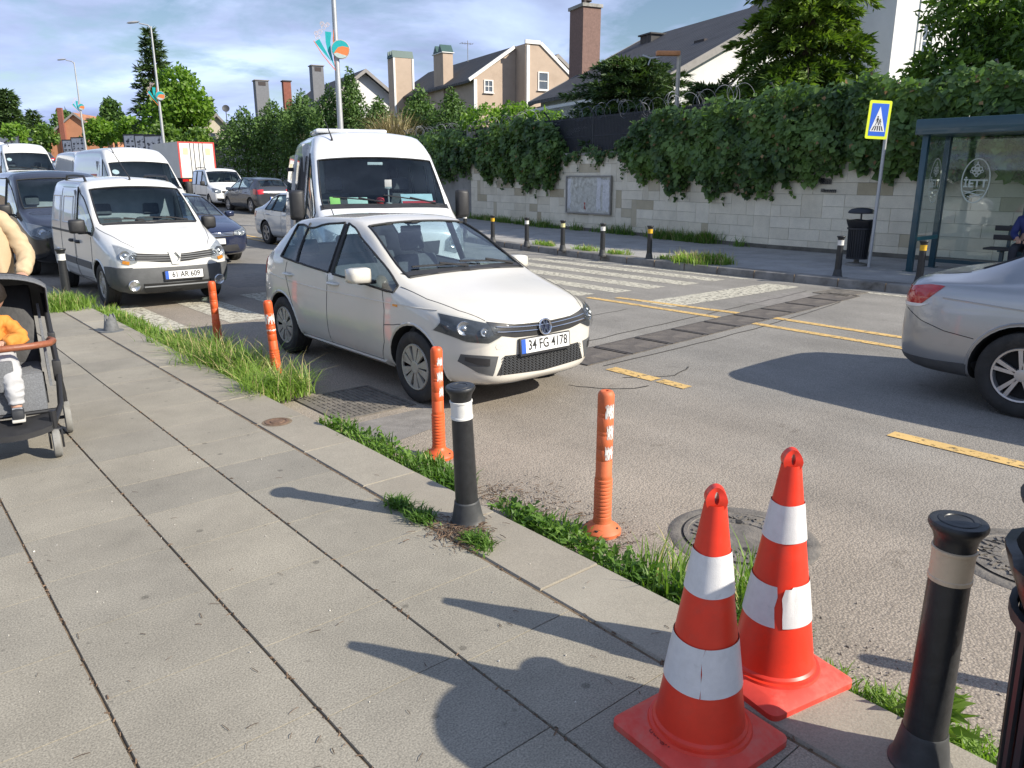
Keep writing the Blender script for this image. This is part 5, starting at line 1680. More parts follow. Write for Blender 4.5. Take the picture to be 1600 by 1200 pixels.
MVAN = T("""0 .30 .58 .5 .59 .68 .53 .77 .44 .80 .815
.06 .25 .73 .5 .73 .71 .66 .80 .52 .835 .855
.25 .22 .805 .5 .79 .77 .73 .89 .59 .93 .95
.72 .21 .828 .55 .805 .92 .755 1.02 .65 1.065 1.085
.98 .21 .83 .56 .80 .99 .765 1.07 .70 1.105 1.13
1.30 .21 .83 .56 .80 1.02 .735 1.36 .68 1.40 1.435
1.62 .21 .83 .56 .80 1.03 .70 1.60 .635 1.655 1.70
1.86 .21 .83 .56 .80 1.035 .695 1.655 .62 1.735 1.785
1.95 .21 .83 .56 .80 1.04 .695 1.66 .62 1.745 1.80
2.05 .21 .83 .56 .80 1.04 .695 1.665 .62 1.75 1.81
2.85 .21 .83 .56 .80 1.05 .697 1.67 .62 1.76 1.83
2.95 .21 .83 .56 .80 1.05 .697 1.67 .62 1.76 1.83
3.70 .21 .828 .56 .80 1.05 .69 1.67 .615 1.755 1.82
3.95 .24 .81 .58 .785 1.05 .67 1.63 .59 1.71 1.76
4.0 .32 .74 .60 .74 1.05 .63 1.58 .55 1.65 1.69""")
LVAN = T("""0 .38 .72 .6 .74 .95 .68 1.05 .58 1.09 1.11
.08 .30 .90 .62 .90 .99 .82 1.10 .66 1.15 1.17
.35 .27 .985 .65 .97 1.09 .90 1.22 .76 1.265 1.285
.80 .26 1.02 .68 1.0 1.21 .945 1.33 .88 1.37 1.40
1.15 .26 1.025 .68 1.0 1.23 .915 1.66 .86 1.71 1.755
1.52 .26 1.025 .68 1.0 1.24 .885 2.0 .82 2.06 2.105
1.80 .26 1.025 .68 1.0 1.245 .875 2.13 .795 2.27 2.325
2.12 .26 1.025 .68 1.0 1.25 .87 2.18 .775 2.39 2.47
2.25 .26 1.025 .68 1.0 1.25 .87 2.18 .775 2.40 2.48
3.35 .26 1.025 .68 1.0 1.25 .87 2.19 .775 2.42 2.50
3.45 .26 1.025 .68 1.0 1.25 .87 2.19 .775 2.42 2.50
5.15 .26 1.025 .68 1.0 1.25 .87 2.19 .775 2.42 2.50
5.38 .29 1.0 .68 .98 1.25 .85 2.15 .755 2.37 2.44
5.45 .38 .90 .70 .90 1.25 .80 2.06 .71 2.28 2.34""")
def cells_hatch():
    c = {}
    for i in (4,5): c[(i,6)] = 1; c[(i,7)] = 1
    for i in (4,5,6,8,10): c[(i,4)] = 1
    c[(7,4)] = 2; c[(9,4)] = 1
    c[(12,6)] = 1; c[(12,7)] = 1
    return c
def cells_sedan():
    c = {}
    for i in (4,5): c[(i,6)] = 1; c[(i,7)] = 1
    for i in (4,5,6,8,10): c[(i,4)] = 1
    for i in (7,9): c[(i,4)] = 2
    c[(11,6)] = 1; c[(11,7)] = 1
    return c
def cells_mvan(win_rear=False, two=1):
    c = {}
    for i in (4,5): c[(i,6)] = 1; c[(i,7)] = 1
    for i in (4,5,6,7): c[(i,4)] = 1
    if win_rear:
        c[(8,4)] = 2; c[(9,4)] = 4; c[(10,4)] = 2; c[(11,4)] = 4
    return c
def cells_lvan(win=False):
    c = {}
    for i in (3,4): c[(i,6)] = 1; c[(i,7)] = 1
    for i in (3,4,5): c[(i,4)] = 1
    if win: c[(8,4)] = 4; c[(10,4)] = 4
    return c

# ------------------------------------------------------------------ the white hatchback (nearest car)
Car.rim_style = 'hubcap10'
polo_p = paintm('cream_white_paint', (.60,.57,.51))
V = Car('hatchback', 'white five door hatchback parked at the kerb behind the orange posts', 'car', HATCH, cells_hatch(), (3.84,1.60,1.462), (.715,3.185), .302, polo_p, loc=(4.135,4.465,0))
V.fit_cabin(1.12, .93, [(-.36,1.72),(.36,1.72)], 2.55, .28, .36, .52)
def logo_ring(car, c, r, tilt, m=chrome):
    o = car.ring('badge', c, r, r*.13, m=m, tilt=tilt)
    bm = NB(); M = Matrix.Translation(c) @ Matrix.Rotation(tilt,4,'X')
    def bar(x0,z0,x1,z1,w=.16):
        a = Vector((x0,0,z0))*r; b = Vector((x1,0,z1))*r; d = (b-a).normalized(); n = Vector((-d.z,0,d.x))*r*w/2
        vs = [bm.verts.new(M @ q) for q in (a-n+Vector((0,-.004,0)),b-n+Vector((0,-.004,0)),b+n+Vector((0,-.004,0)),a+n+Vector((0,-.004,0)),a-n+Vector((0,.004,0)),b-n+Vector((0,.004,0)),b+n+Vector((0,.004,0)),a+n+Vector((0,.004,0)))]
        for f in ((0,1,2,3),(7,6,5,4),(0,4,5,1),(1,5,6,2),(2,6,7,3),(3,7,4,0)): bm.faces.new([vs[i] for i in f])
    bar(-.38,.90,0,.10); bar(.38,.90,0,.10); bar(-.92,.30,-.42,-.88); bar(-.42,-.88,0,.02); bar(0,.02,.42,-.88); bar(.42,-.88,.92,.30)
    ob('monogram', bm, m, o, angle=0)
    bm = NB(); lathe(bm, [(0,0),(r*.97,0)], 26, M=M @ Matrix.Translation((0,.006,0)) @ Matrix.Rotation(PI/2,4,'X')); ob('badge_field', bm, mat('badge_field', (.02,.025,.05), .3), o)
    return o
V.patch('grille', 'F', [[(-.52,.735),(-.30,.70),(0,.688),(.30,.70),(.52,.735)], [(-.50,.640),(-.30,.598),(0,.585),(.30,.598),(.50,.640)]], black_pl, nu=24, nv=4, off=.004)
for zc in (.668,.632):
    bm = NB(); P = []
    for k in range(21):
        x = -.47+.94*k/20; p, n = V.hit('F', x, zc+.10*abs(x)**1.6*.9)
        if p: P.append(p+n*.009)
    tube(bm, P, .0045, 5); ob('grille_trim', bm, chrome, V.root)
p, n = V.hit('F', 0, .648); logo_ring(V, p+Vector((0,-.018,.004)), .062, -.15)
V.headlamp([(.47,.712),(.57,.738),(.66,.764),(.728,.782)], [(.43,.622),(.54,.578),(.67,.590),(.768,.650)], [(.668,.688,.056,0),(.562,.662,.036,0)])
V.patch('lower_grille', 'F', [[(-.40,.465),(0,.445),(.40,.465)], [(-.47,.315),(0,.29),(.47,.315)]], black_pl, nu=20, nv=6, off=.003)
bm = NB()
for j in range(7):
    P = []
    for k in range(45):
        x = -.43+.86*k/44; z = .316+.021*j+(.008 if k%2 else -.008)+.02*abs(x)
        p, n = V.hit('F', x, z)
        if p: P.append(p+n*.008)
    tube(bm, P, .0035, 4)
ob('grille_mesh', bm, mat('mesh_grey', (.085,.088,.09), .45), V.root)
for s in (1,-1):
    V.patch('bumper_inlet', 'F', [[(s*.46,.468),(s*.58,.485),(s*.69,.49)], [(s*.50,.315),(s*.60,.345),(s*.70,.43)]], grey_pl, nu=12, nv=6, off=.003)
    V.patch('inlet_slot', 'F', [[(s*.53,.455),(s*.60,.465),(s*.67,.47)], [(s*.53,.40),(s*.60,.41),(s*.67,.44)]], black_pl, nu=8, nv=4, off=.007)
V.patch('bumper_lip', 'F', [[(-.62,.245),(0,.215),(.62,.245)], [(-.60,.20),(0,.185),(.60,.20)]], grey_pl, nu=16, nv=2, off=.003)
p, n = V.hit('F', .0, .50); V.plate('34 FG 4178', 0, p.y-.022, .520, tilt=.10)
V.mirror(-1, 1.36, 1.0, polo_p, (.21,.15,.135)); V.mirror(1, 1.36, 1.0, polo_p, (.21,.15,.135))
for ax in ('S','Z'):
    for y in (2.02, 2.98):
        V.handle(ax, y, .855, polo_p)
door = [[(1.16,.89),(1.12,.72),(1.14,.45),(1.24,.27)], [(2.14,.93),(2.16,.6),(2.17,.27)], [(1.24,.275),(2.17,.275),(2.9,.275)], [(3.02,.98),(3.06,.86),(2.98,.70),(2.88,.50),(2.84,.275)], [(1.13,.60),(.98,.62),(.76,.66),(.60,.64)]]
V.seam(('S','Z'), door, .006)
V.seam(('T',), [[(-.52,.10),(-.62,.30),(-.70,.62),(-.73,.95)], [(.52,.10),(.62,.30),(.70,.62),(.73,.95)]], .006, 'bonnet_gap')
V.seam(('S','Z'), [[(.45,.80),(.9,.80),(1.3,.785),(2.2,.775),(3.0,.79),(3.5,.82)]], .006, 'waist_crease', polo_p, r=.006)
V.patch('sill', 'Z', [[(1.2,.265),(2.0,.262),(2.9,.265)], [(1.2,.215),(2.0,.21),(2.9,.215)]], polo_p, nu=14, nv=2, off=.018)
V.patch('sill', 'S', [[(1.2,.265),(2.0,.262),(2.9,.265)], [(1.2,.215),(2.0,.21),(2.9,.215)]], polo_p, nu=14, nv=2, off=.018)
for s, ax in ((1,'S'),(-1,'Z')):
    V.patch('tail_light', ax, [[(3.66,.98),(3.78,.985),(3.87,.97)], [(3.68,.80),(3.80,.78),(3.90,.77)]], red_lens, nu=8, nv=6, off=.006)
V.patch('cowl_trim', 'T', [[(-.62,1.0),(0,.955),(.62,1.0)], [(-.66,1.06),(0,1.02),(.66,1.06)]], black_pl, nu=18, nv=2, off=.004, skirt=.01)
V.seam(('S','Z'), [[(2.80,.985),(2.84,1.15),(2.86,1.36)]], .03, 'quarter_pane_bar', seal_m, r=.013)
for ax in ('S','Z'):
    V.patch('side_indicator', ax, [[(.92,.80),(.99,.80)],[(.92,.775),(.99,.775)]], amber, nu=4, nv=2, off=.004, skirt=.006)
V.patch('fuel_flap', 'S', [[(3.40,.88),(3.56,.88)],[(3.40,.72),(3.56,.72)]], polo_p, nu=6, nv=4, off=.0015, skirt=.004)
V.wiper(.55,1.06,-.02,1.10); V.wiper(.02,1.05,-.52,1.10)
bm = NB(); box(bm, (-.11,0,-.03),(.11,.03,.03), Matrix.Translation((0,1.88,1.33)), bev=.012); ob('rear_view_mirror', bm, black_pl, V.root)
bm = NB(); p, n = V.hit('T', -.25, 3.35)
tube(bm, [(0,3.42,1.38),(0,3.5,1.5),(0,3.56,1.56)], .006, 5); ob('aerial', bm, black_pl, V.root)
p, n = V.hit('F', -.46, .545)
if p:
    bm = NB(); lathe(bm, [(.026,.0),(.024,.003),(0,.003)], 18, M=Matrix.Translation(p) @ n.to_track_quat('Z','Y').to_matrix().to_4x4()); ob('tow_cap', bm, polo_p, V.root)
for ax in ('S','Z'):
    V.seam((ax,), [[(.715+.365*math.cos(a), .30+.365*math.sin(a)) for a in np.linspace(-.15,PI+.15,16)], [(3.185+.365*math.cos(a), .30+.365*math.sin(a)) for a in np.linspace(-.15,PI+.15,16)]], .02, 'arch_lip', polo_p, r=.010)

# ------------------------------------------------------------------ small white panel van
Car.rim_style = 'steel'
kang_p = paintm('van_white_paint', (.66,.655,.63))
K1 = Car('panel_van', 'small white panel van with black bumper parked behind the hatchback', 'van', MVAN, cells_mvan(), (4.0,1.66,1.83), (.80,3.40), .305, kang_p, loc=(3.50,11.5,0), wheel_w=.18)
K1.fit_cabin(1.08, 1.06, [(-.36,1.45),(.36,1.45)], None, .45, .36, .68)
bm = NB(); box(bm, (-.72,2.15,.3),(.72,2.19,1.62)); ob('bulkhead', bm, mat('bulkhead_grey', (.35,.36,.37), .8), K1.root, angle=0)
K1.patch('front_bumper', 'F', [[(-.80,.60),(-.4,.585),(0,.58),(.4,.585),(.80,.60)], [(-.76,.245),(-.4,.235),(0,.23),(.4,.235),(.76,.245)]], grey_pl, nu=26, nv=8, off=.03, skirt=.05, dome=.02)
for s, ax in ((1,'S'),(-1,'Z')):
    K1.patch('bumper_side', ax, [[(.02,.60),(.25,.61),(.46,.60)], [(.02,.25),(.25,.25),(.44,.25)]], grey_pl, nu=10, nv=6, off=.02, skirt=.04)
    K1.patch('side_rub_strip', ax, [[(1.18,.60),(1.6,.60),(2.02,.60)], [(1.18,.50),(1.6,.50),(2.02,.50)]], grey_pl, nu=8, nv=2, off=.012)
    K1.patch('side_rub_strip', ax, [[(2.1,.60),(2.5,.60),(2.98,.60)], [(2.1,.50),(2.5,.50),(2.98,.50)]], grey_pl, nu=8, nv=2, off=.012)
    K1.patch('slide_rail', ax, [[(2.2,1.0),(3.0,1.0),(3.8,1.0)], [(2.2,.965),(3.0,.965),(3.8,.965)]], black_pl, nu=8, nv=2, off=.004)
    K1.handle(ax, 1.88, .86, black_pl, .15, .05); K1.handle(ax, 2.28, .86, black_pl, .14, .05)
K1.patch('grille', 'F', [[(-.55,.80),(-.2,.765),(0,.755),(.2,.765),(.55,.80)], [(-.53,.70),(-.2,.655),(0,.645),(.2,.655),(.53,.70)]], black_pl, nu=22, nv=3, off=.004)
for q in (0,1,2):
    bm = NB(); P = []
    for k in range(21):
        x = -.52+1.04*k/20; p, n = K1.hit('F', x, .675+.03*q+.06*abs(x)**1.3)
        if p: P.append(p+n*.01)
    tube(bm, P, .007, 5); ob('grille_bar', bm, mat('grille_grey', (.16,.165,.17), .5), K1.root)
K1.patch('badge_panel', 'F', [[(-.09,.80),(0,.81),(.09,.80)], [(-.05,.62),(0,.615),(.05,.62)]], kang_p, nu=8, nv=6, off=.016)
p, n = K1.hit('F', 0, .71)
bm = NB(); c0 = p+Vector((0,-.026,.0))
P = [c0+Vector((x,0,z)) for x,z in ((0,.075),(.055,0),(0,-.075),(-.055,0),(0,.075),(.055,0))]; tube(bm, P, .011, 6); ob('badge', bm, chrome, K1.root)
K1.headlamp([(.49,.80),(.58,.85),(.66,.885),(.72,.90)], [(.51,.665),(.60,.64),(.68,.66),(.735,.715)], [(.645,.765,.07,0),(.56,.735,.042,0)], dark=(.42,.43,.44))
for s in (1,-1):
    K1.patch('indicator', 'F', [[(s*.60,.685),(s*.68,.70)], [(s*.61,.64),(s*.69,.66)]], amber, nu=6, nv=3, off=.012)
    p, n = K1.hit('F', s*.58, .36)
    bm = NB(); lathe(bm, [(.075,.0),(.078,.05),(.066,.056),(.05,.045),(0,.04)], 22, M=Matrix.Translation(p+n*.015) @ (n*.5+Vector((0,-.5,0))).to_track_quat('Z','Y').to_matrix().to_4x4()); ob('fog_lamp', bm, refl_m, K1.root)
K1.patch('lower_grille', 'F', [[(-.46,.375),(0,.36),(.46,.375)], [(-.44,.285),(0,.27),(.44,.285)]], well_m, nu=16, nv=3, off=.05)
bm = NB(); P = [K1.hit('F', -.46+.92*k/16, .325)[0]+Vector((0,-.055,0)) for k in range(17)]; tube(bm, P, .012, 5); ob('grille_bar', bm, mat('grille_grey', (.16,.165,.17)), K1.root)
p, n = K1.hit('F', 0, .45); K1.plate('61 AR 609', .08, p.y-.075, .475, tilt=.03)
K1.mirror(-1, 1.22, 1.12, black_pl, (.22,.13,.20), out=.15); K1.mirror(1, 1.22, 1.12, black_pl, (.22,.13,.20), out=.15)
K1.seam(('S','Z'), [[(1.10,.97),(1.08,.8),(1.10,.4)], [(2.06,1.6),(2.07,1.0),(2.06,.3)], [(1.1,.36),(2.06,.33)], [(2.12,1.64),(2.13,1.0),(2.12,.32)], [(3.05,1.64),(3.06,1.0),(3.02,.62)], [(2.12,1.66),(3.05,1.66)]], .008)
K1.seam(('S','Z'), [[(2.25,1.52),(2.9,1.52),(2.9,1.12),(2.25,1.12),(2.25,1.52)], [(3.15,1.52),(3.7,1.52),(3.7,1.12),(3.15,1.12),(3.15,1.52)]], .01, 'pressed_panels', kang_p, r=.011)
K1.seam(('T',), [[(-.50,.10),(-.60,.3),(-.70,.7),(-.75,.98)], [(.50,.10),(.60,.3),(.70,.7),(.75,.98)]], .008, 'bonnet_gap')
K1.wiper(.55,1.02,-.05,1.06); K1.wiper(-.08,1.02,-.62,1.06)
K1.patch('cowl_trim', 'T', [[(-.66,.95),(0,.91),(.66,.95)], [(-.68,1.0),(0,.97),(.68,1.0)]], black_pl, nu=16, nv=2, off=.004, skirt=.01)
bm = NB(); p, n = K1.hit('T', 0, 1.82); tube(bm, [p, p+Vector((0,-.02,.03)), p+Vector((-.06,.50,.42))], [.02,.012,.004], 6); ob('aerial', bm, black_pl, K1.root)
for s in (1,-1):
    bm = NB(); P = [K1.hit('T', s*.60, y)[0]+Vector((0,0,h)) for y,h in ((1.9,.0),(2.0,.07),(2.6,.075),(3.1,.07),(3.2,0))]
    tube(bm, P, [.02,.018,.018,.018,.02], 8); ob('roof_rail', bm, black_pl, K1.root)
for ax in ('S','Z'):
    K1.seam((ax,), [[(.80+.365*math.cos(a), .305+.365*math.sin(a)) for a in np.linspace(0,PI,14)], [(3.40+.365*math.cos(a), .305+.365*math.sin(a)) for a in np.linspace(0,PI,14)]], .02, 'arch_lip', kang_p, r=.012)

# ------------------------------------------------------------------ generic details for the rest
def front_detail(c, kind, plate, body_black=False, grille_m=black_pl):
    W = c.W/2; H = c.H
    if kind == 'sedan':
        c.headlamp([(W*.55,.70),(W*.75,.73),(W*.90,.78)], [(W*.53,.62),(W*.75,.60),(W*.92,.67)], [(W*.78,.675,.05,0),(W*.66,.66,.04,0)], dark=(.25,.26,.27), nu=12, nv=5)
        c.patch('grille','F',[[(-W*.52,.685),(0,.665),(W*.52,.685)],[(-W*.52,.60),(0,.57),(W*.52,.60)]], grille_m, nu=14, nv=3)
        for zc in (.60,.63,.655):
            bm = NB(); P = [c.hit('F', -W*.5+W*k/14, zc+.02*abs(k/7-1))[0]+Vector((0,-.008,0)) for k in range(15)]; tube(bm, P, .007, 5); ob('grille_trim', bm, chrome, c.root)
        c.patch('lower_grille','F',[[(-W*.6,.42),(0,.41),(W*.6,.42)],[(-W*.66,.28),(0,.27),(W*.66,.28)]], black_pl, nu=14, nv=3)
        if plate is not None:
            p, n = c.hit('F',0,.49); c.plate(plate, 0, p.y-.025, .50, tilt=.05)
    elif kind == 'lvan':
        c.headlamp([(W*.62,1.0),(W*.75,1.10),(W*.88,1.16)], [(W*.60,.86),(W*.76,.82),(W*.90,.90)], [(W*.74,.97,.08,0)], dark=(.35,.36,.37), nu=12, nv=5)
        c.patch('grille','F',[[(-W*.55,1.0),(0,.97),(W*.55,1.0)],[(-W*.52,.82),(0,.78),(W*.52,.82)]], black_pl, nu=14, nv=3)
        c.patch('front_bumper','F',[[(-W*.93,.70),(0,.68),(W*.93,.70)],[(-W*.9,.34),(0,.33),(W*.9,.34)]], grey_pl, nu=18, nv=4, off=.02)
        if plate is not None:
            p, n = c.hit('F',0,.55); c.plate(plate, 0, p.y-.05, .56)
        c.patch('cowl_trim','T',[[(-W*.86,.74),(0,.70),(W*.86,.74)],[(-W*.86,.84),(0,.80),(W*.86,.84)]], black_pl, nu=14, nv=2, off=.006, skirt=.01)
        c.wiper(W*.7,.84,0,.95); c.wiper(-.02,.84,-W*.68,.95)
        for s in (1,-1): c.mirror(s, 1.06, 1.44, black_pl, (.20,.14,.40), out=.20)
        bm = NB(); p, n = c.hit('T', -.55, 1.9)
        tube(bm, [p, p+Vector((0,.0,.03)), p+Vector((-.05,.25,.28))], [.025,.012,.004], 6); ob('aerial', bm, black_pl, c.root)
        c.seam(('S','Z'), [[(1.0,1.22),(.98,.9),(1.02,.42)], [(2.18,2.1),(2.2,1.2),(2.18,.4)], [(2.2,1.12),(3.4,1.12),(5.2,1.12)]], .009)
        for ax in ('S','Z'): c.handle(ax, 2.05, 1.12, black_pl, .18, .05)
        c.patch('rub_strip','Z',[[(1.1,.62),(3,.62),(4.2,.62)],[(1.1,.5),(3,.5),(4.2,.5)]], grey_pl, nu=10, nv=2, off=.012)
        c.patch('rub_strip','S',[[(1.1,.62),(3,.62),(4.2,.62)],[(1.1,.5),(3,.5),(4.2,.5)]], grey_pl, nu=10, nv=2, off=.012)
    elif kind == 'mvan':
        s_ = c.W/1.66; zs = c.H/1.83
        c.headlamp([(W*.58,.82*zs),(W*.75,.88*zs),(W*.92,.92*zs)], [(W*.60,.70*zs),(W*.76,.67*zs),(W*.95,.74*zs)], [(W*.77,.78*zs,.065,0)], dark=(.2,.21,.22), nu=12, nv=5)
        c.patch('grille','F',[[(-W*.56,.80*zs),(0,.77*zs),(W*.56,.80*zs)],[(-W*.54,.69*zs),(0,.66*zs),(W*.54,.69*zs)]], black_pl, nu=14, nv=3)
        c.patch('lower_grille','F',[[(-W*.6,.46),(0,.45),(W*.6,.46)],[(-W*.6,.30),(0,.29),(W*.6,.30)]], black_pl, nu=14, nv=3, off=.01)
        if plate is not None:
            p, n = c.hit('F',0,.53); c.plate(plate, 0, p.y-.03, .54)
        for s in (1,-1): c.mirror(s, 1.22*c.L/4, 1.12*zs, black_pl, (.22,.13,.20), out=.15)
        c.wiper(W*.66,1.03*c.L/4,-.05,1.07*c.L/4)
def rear_detail(c, plate, lamp='wide'):
    W = c.W/2; L_ = c.L
    for s, ax in ((1,'S'),(-1,'Z')):
        c.patch('tail_light', 'R', [[(s*W*.56,.90),(s*W*.75,.905),(s*W*.95,.90)],[(s*W*.58,.77),(s*W*.75,.76),(s*W*.96,.75)]], red_lens, nu=12, nv=5, off=.006)
    if plate is not None:
        p, n = c.hit('R', 0, .62); c.plate(plate, 0, p.y+.02, .66, rear=True)
    c.seam(('R',), [[(-W*.78,.93),(-W*.74,.6),(0,.58),(W*.74,.6),(W*.78,.93)]], .008, 'boot_gap')
    c.patch('rear_valance','R',[[(-W*.8,.36),(0,.36),(W*.8,.36)],[(-W*.75,.27),(0,.26),(W*.75,.27)]], black_pl, nu=12, nv=2)
def sedan_sides(c, pm, dark=False):
    for ax in ('S','Z'):
        c.seam((ax,), [[(1.22,.89),(1.2,.7),(1.24,.45),(1.32,.27)], [(2.55,.92),(2.57,.6),(2.56,.27)], [(1.32,.27),(2.56,.27),(3.3,.27)], [(3.75,.96),(3.72,.85),(3.55,.68),(3.42,.45),(3.36,.27)]], .007)
        for y in (2.38,3.42): c.handle(ax, y, .84, pm)
        c.seam((ax,), [[(1.2,.83),(2.5,.80),(3.6,.82),(4.4,.86)]], .01, 'waist_crease', pm, r=.007)
    for s in (1,-1): c.mirror(s, 1.52, 1.0, pm, (.21,.15,.13))

Car.rim_style = 'alloy'
# silver saloon at the right edge, seen from its rear flank
silver_p = paintm('silver_paint', (.40,.405,.41), .6, .28)
S1 = Car('saloon_car', 'silver saloon driving past at the right edge with its rear towards us', 'car', SEDAN, cells_sedan(), (4.80,1.84,1.47), (.95,3.76), .335, silver_p, loc=(7.56,-1.94,0), wheel_w=.22)
S1.fit_cabin(1.4, .92, [(-.38,2.1),(.38,2.1)], 3.0, .28, .38, .5)
sedan_sides(S1, silver_p); front_detail(S1, 'sedan', '')
W = S1.W/2
for s, ax in ((1,'S'),(-1,'Z')):
    S1.patch('tail_light', ax, [[(4.40,.955),(4.52,.955),(4.66,.93),(4.74,.90)],[(4.56,.80),(4.62,.765),(4.70,.76),(4.80,.755)]], red_lens, nu=14, nv=8, off=.006, dome=.004)
    S1.patch('lamp_strip', ax, [[(4.50,.80),(4.62,.79),(4.77,.79)],[(4.57,.77),(4.66,.762),(4.79,.762)]], mat('white_lens', (.7,.68,.66), .2, coat=.5), nu=8, nv=2, off=.010)
    S1.patch('tail_light', 'R', [[(s*W*.50,.92),(s*W*.62,.925),(s*W*.74,.92)],[(s*W*.52,.78),(s*W*.62,.775),(s*W*.76,.77)]], red_lens, nu=10, nv=5, off=.006)
    S1.seam((ax,), [[(4.73,.76),(4.55,.66),(4.35,.60),(4.12,.57)]], .007, 'bumper_gap')
    S1.patch('rear_valance', ax, [[(4.10,.36),(4.4,.345),(4.66,.35),(4.78,.36)],[(4.12,.20),(4.4,.22),(4.6,.24),(4.72,.28)]], grey_pl, nu=12, nv=4, off=.006)
    S1.seam((ax,), [[(3.76+.40*math.cos(a), .335+.40*math.sin(a)) for a in np.linspace(.05,PI-.05,16)]], .02, 'arch_lip', silver_p, r=.011)
p, n = S1.hit('R', 0, .62); S1.plate('', 0, p.y+.02, .66, rear=True)
S1.seam(('T',), [[(-.70,4.28),(-.66,4.5),(-.55,4.72)], [(.70,4.28),(.66,4.5),(.55,4.72)]], .007, 'boot_gap')
# dark blue saloon
navy_p = paintm('navy_paint', (.018,.026,.065), .3, .22)
C1 = Car('saloon_car', 'dark navy blue saloon heading towards us beyond the small panel van', 'car', SEDAN, cells_sedan(), (4.62,1.775,1.47), (.93,3.63), .315, navy_p, loc=(5.85,16.6,0))
C1.fit_cabin(1.4, .92, [(-.38,2.1),(.38,2.1)], 3.0, .28, .38, .5); sedan_sides(C1, navy_p); front_detail(C1, 'sedan', '')
# white saloon across the centre line
pearl_p = paintm('pearl_white_paint', (.60,.62,.63), .05, .25)
M1 = Car('saloon_car', 'pale white saloon passing behind the white minibus', 'car', SEDAN, cells_sedan(), (4.62,1.80,1.45), (.93,3.63), .325, pearl_p, loc=(9.78,17.4,0))
M1.fit_cabin(1.4, .92, [(-.38,2.1),(.38,2.1)], 3.0, .28, .38, .5); sedan_sides(M1, pearl_p); front_detail(M1, 'sedan', ''); rear_detail(M1, '')
# dark grey hatch on the far side, seen from behind
dgrey_p = paintm('dark_grey_paint', (.05,.055,.065), .4, .25)
G1 = Car('hatchback', 'dark grey hatchback by the far kerb with a red tail light showing', 'car', HATCH, cells_hatch(), (4.1,1.75,1.5), (.85,3.40), .315, dgrey_p, loc=(14.15,36.2,gz(34)), rz=PI)
def hatch_rest(c, pm, front=False):
    c.fit_cabin(1.12, .93, [(-.36,1.72),(.36,1.72)], 2.55, .28, .36, .52)
    for s in (1,-1): c.mirror(s, 1.36, 1.0, pm, (.21,.15,.135))
    for ax in ('S','Z'):
        for y in (2.02,2.98): c.handle(ax, y, .86, pm)
        c.patch('tail_light', ax, [[(3.70,1.0),(3.82,1.0),(3.92,.98)],[(3.72,.80),(3.84,.78),(3.96,.77)]], red_lens, nu=8, nv=6, off=.006)
    for s in (1,-1): c.patch('tail_light', 'R', [[(s*.50,.98),(s*.62,.98),(s*.74,.96)],[(s*.52,.80),(s*.62,.79),(s*.75,.78)]], red_lens, nu=8, nv=5, off=.006)
    p, n = c.hit('R', 0, .62)
    c.plate('', 0, p.y+.02, .62, rear=True)
    front_detail(c, 'sedan', '')
hatch_rest(G1, dgrey_p)
hw = paintm('bright_white_paint', (.72,.72,.71))
HW = Car('hatchback', 'white hatchback parked behind the box truck with red tail lights', 'car', HATCH, cells_hatch(), (4.2,1.78,1.48), (.85,3.45), .315, hw, loc=(16.5,54.4,gz(51)), rz=PI)
hatch_rest(HW, hw)
W2_ = dup(HW.root, 'white hatchback farther up the hill with red tail lights', (14.3,73,gz(70)), PI)
BL = Car('hatchback', 'blue hatchback left of the white delivery van, seen from behind', 'car', HATCH, cells_hatch(), (4.0,1.72,1.5), (.85,3.40), .31, paintm('mid_blue_paint', (.035,.11,.20), .3), loc=(13.3,64.5,gz(62)), rz=PI)
hatch_rest(BL, MATS['mid_blue_paint'])
dup(G1.root, 'grey hatchback between the far white van and the white hatchback', (13.6,80,gz(78)), PI)
# car at the left edge
LE = Car('hatchback', 'pale blue small car half cut by the left edge of the photo', 'car', HATCH, cells_hatch(), (3.9,1.7,1.46), (.83,3.25), .305, paintm('pale_blue_paint', (.40,.50,.55), .2), loc=(4.2,29.5,gz(31)))
hatch_rest(LE, MATS['pale_blue_paint'])
# white minivan with windows (far side, facing us)
Car.rim_style = 'steel'
D1 = Car('minivan', 'white minivan with side windows and black roof rails by the far kerb', 'van', MVAN, cells_mvan(True), (4.4,1.83,1.85), (.90,3.65), .32, hw, loc=(14.0,36.4,gz(36)), rz=R_(-6))
D1.fit_cabin(1.15, 1.06, [(-.4,1.6),(.4,1.6)], 2.9, .4, .4, .65); front_detail(D1, 'mvan', '')
for s in (1,-1):
    bm = NB(); P = [D1.hit('T', s*.66, y)[0]+Vector((0,0,h)) for y,h in ((2.0,0),(2.1,.07),(3.0,.08),(3.8,.07),(3.9,0))]; tube(bm, P, .02, 6); ob('roof_rail', bm, black_pl, D1.root)
    D1.patch('rub_strip', 'S' if s > 0 else 'Z', [[(1.3,.62),(2.4,.62),(3.2,.62)],[(1.3,.55),(2.4,.55),(3.2,.55)]], black_pl, nu=8, nv=2, off=.012)
for s in (1,-1):
    D1.patch('fog_surround','F',[[(s*.5,.46),(s*.62,.47),(s*.74,.47)],[(s*.5,.36),(s*.62,.35),(s*.72,.37)]], black_pl, nu=8, nv=3, off=.01)
D1.seam(('S','Z'), [[(1.2,1.0),(1.2,.5)], [(2.28,1.6),(2.28,.35)], [(3.3,1.6),(3.32,.7)]], .009)
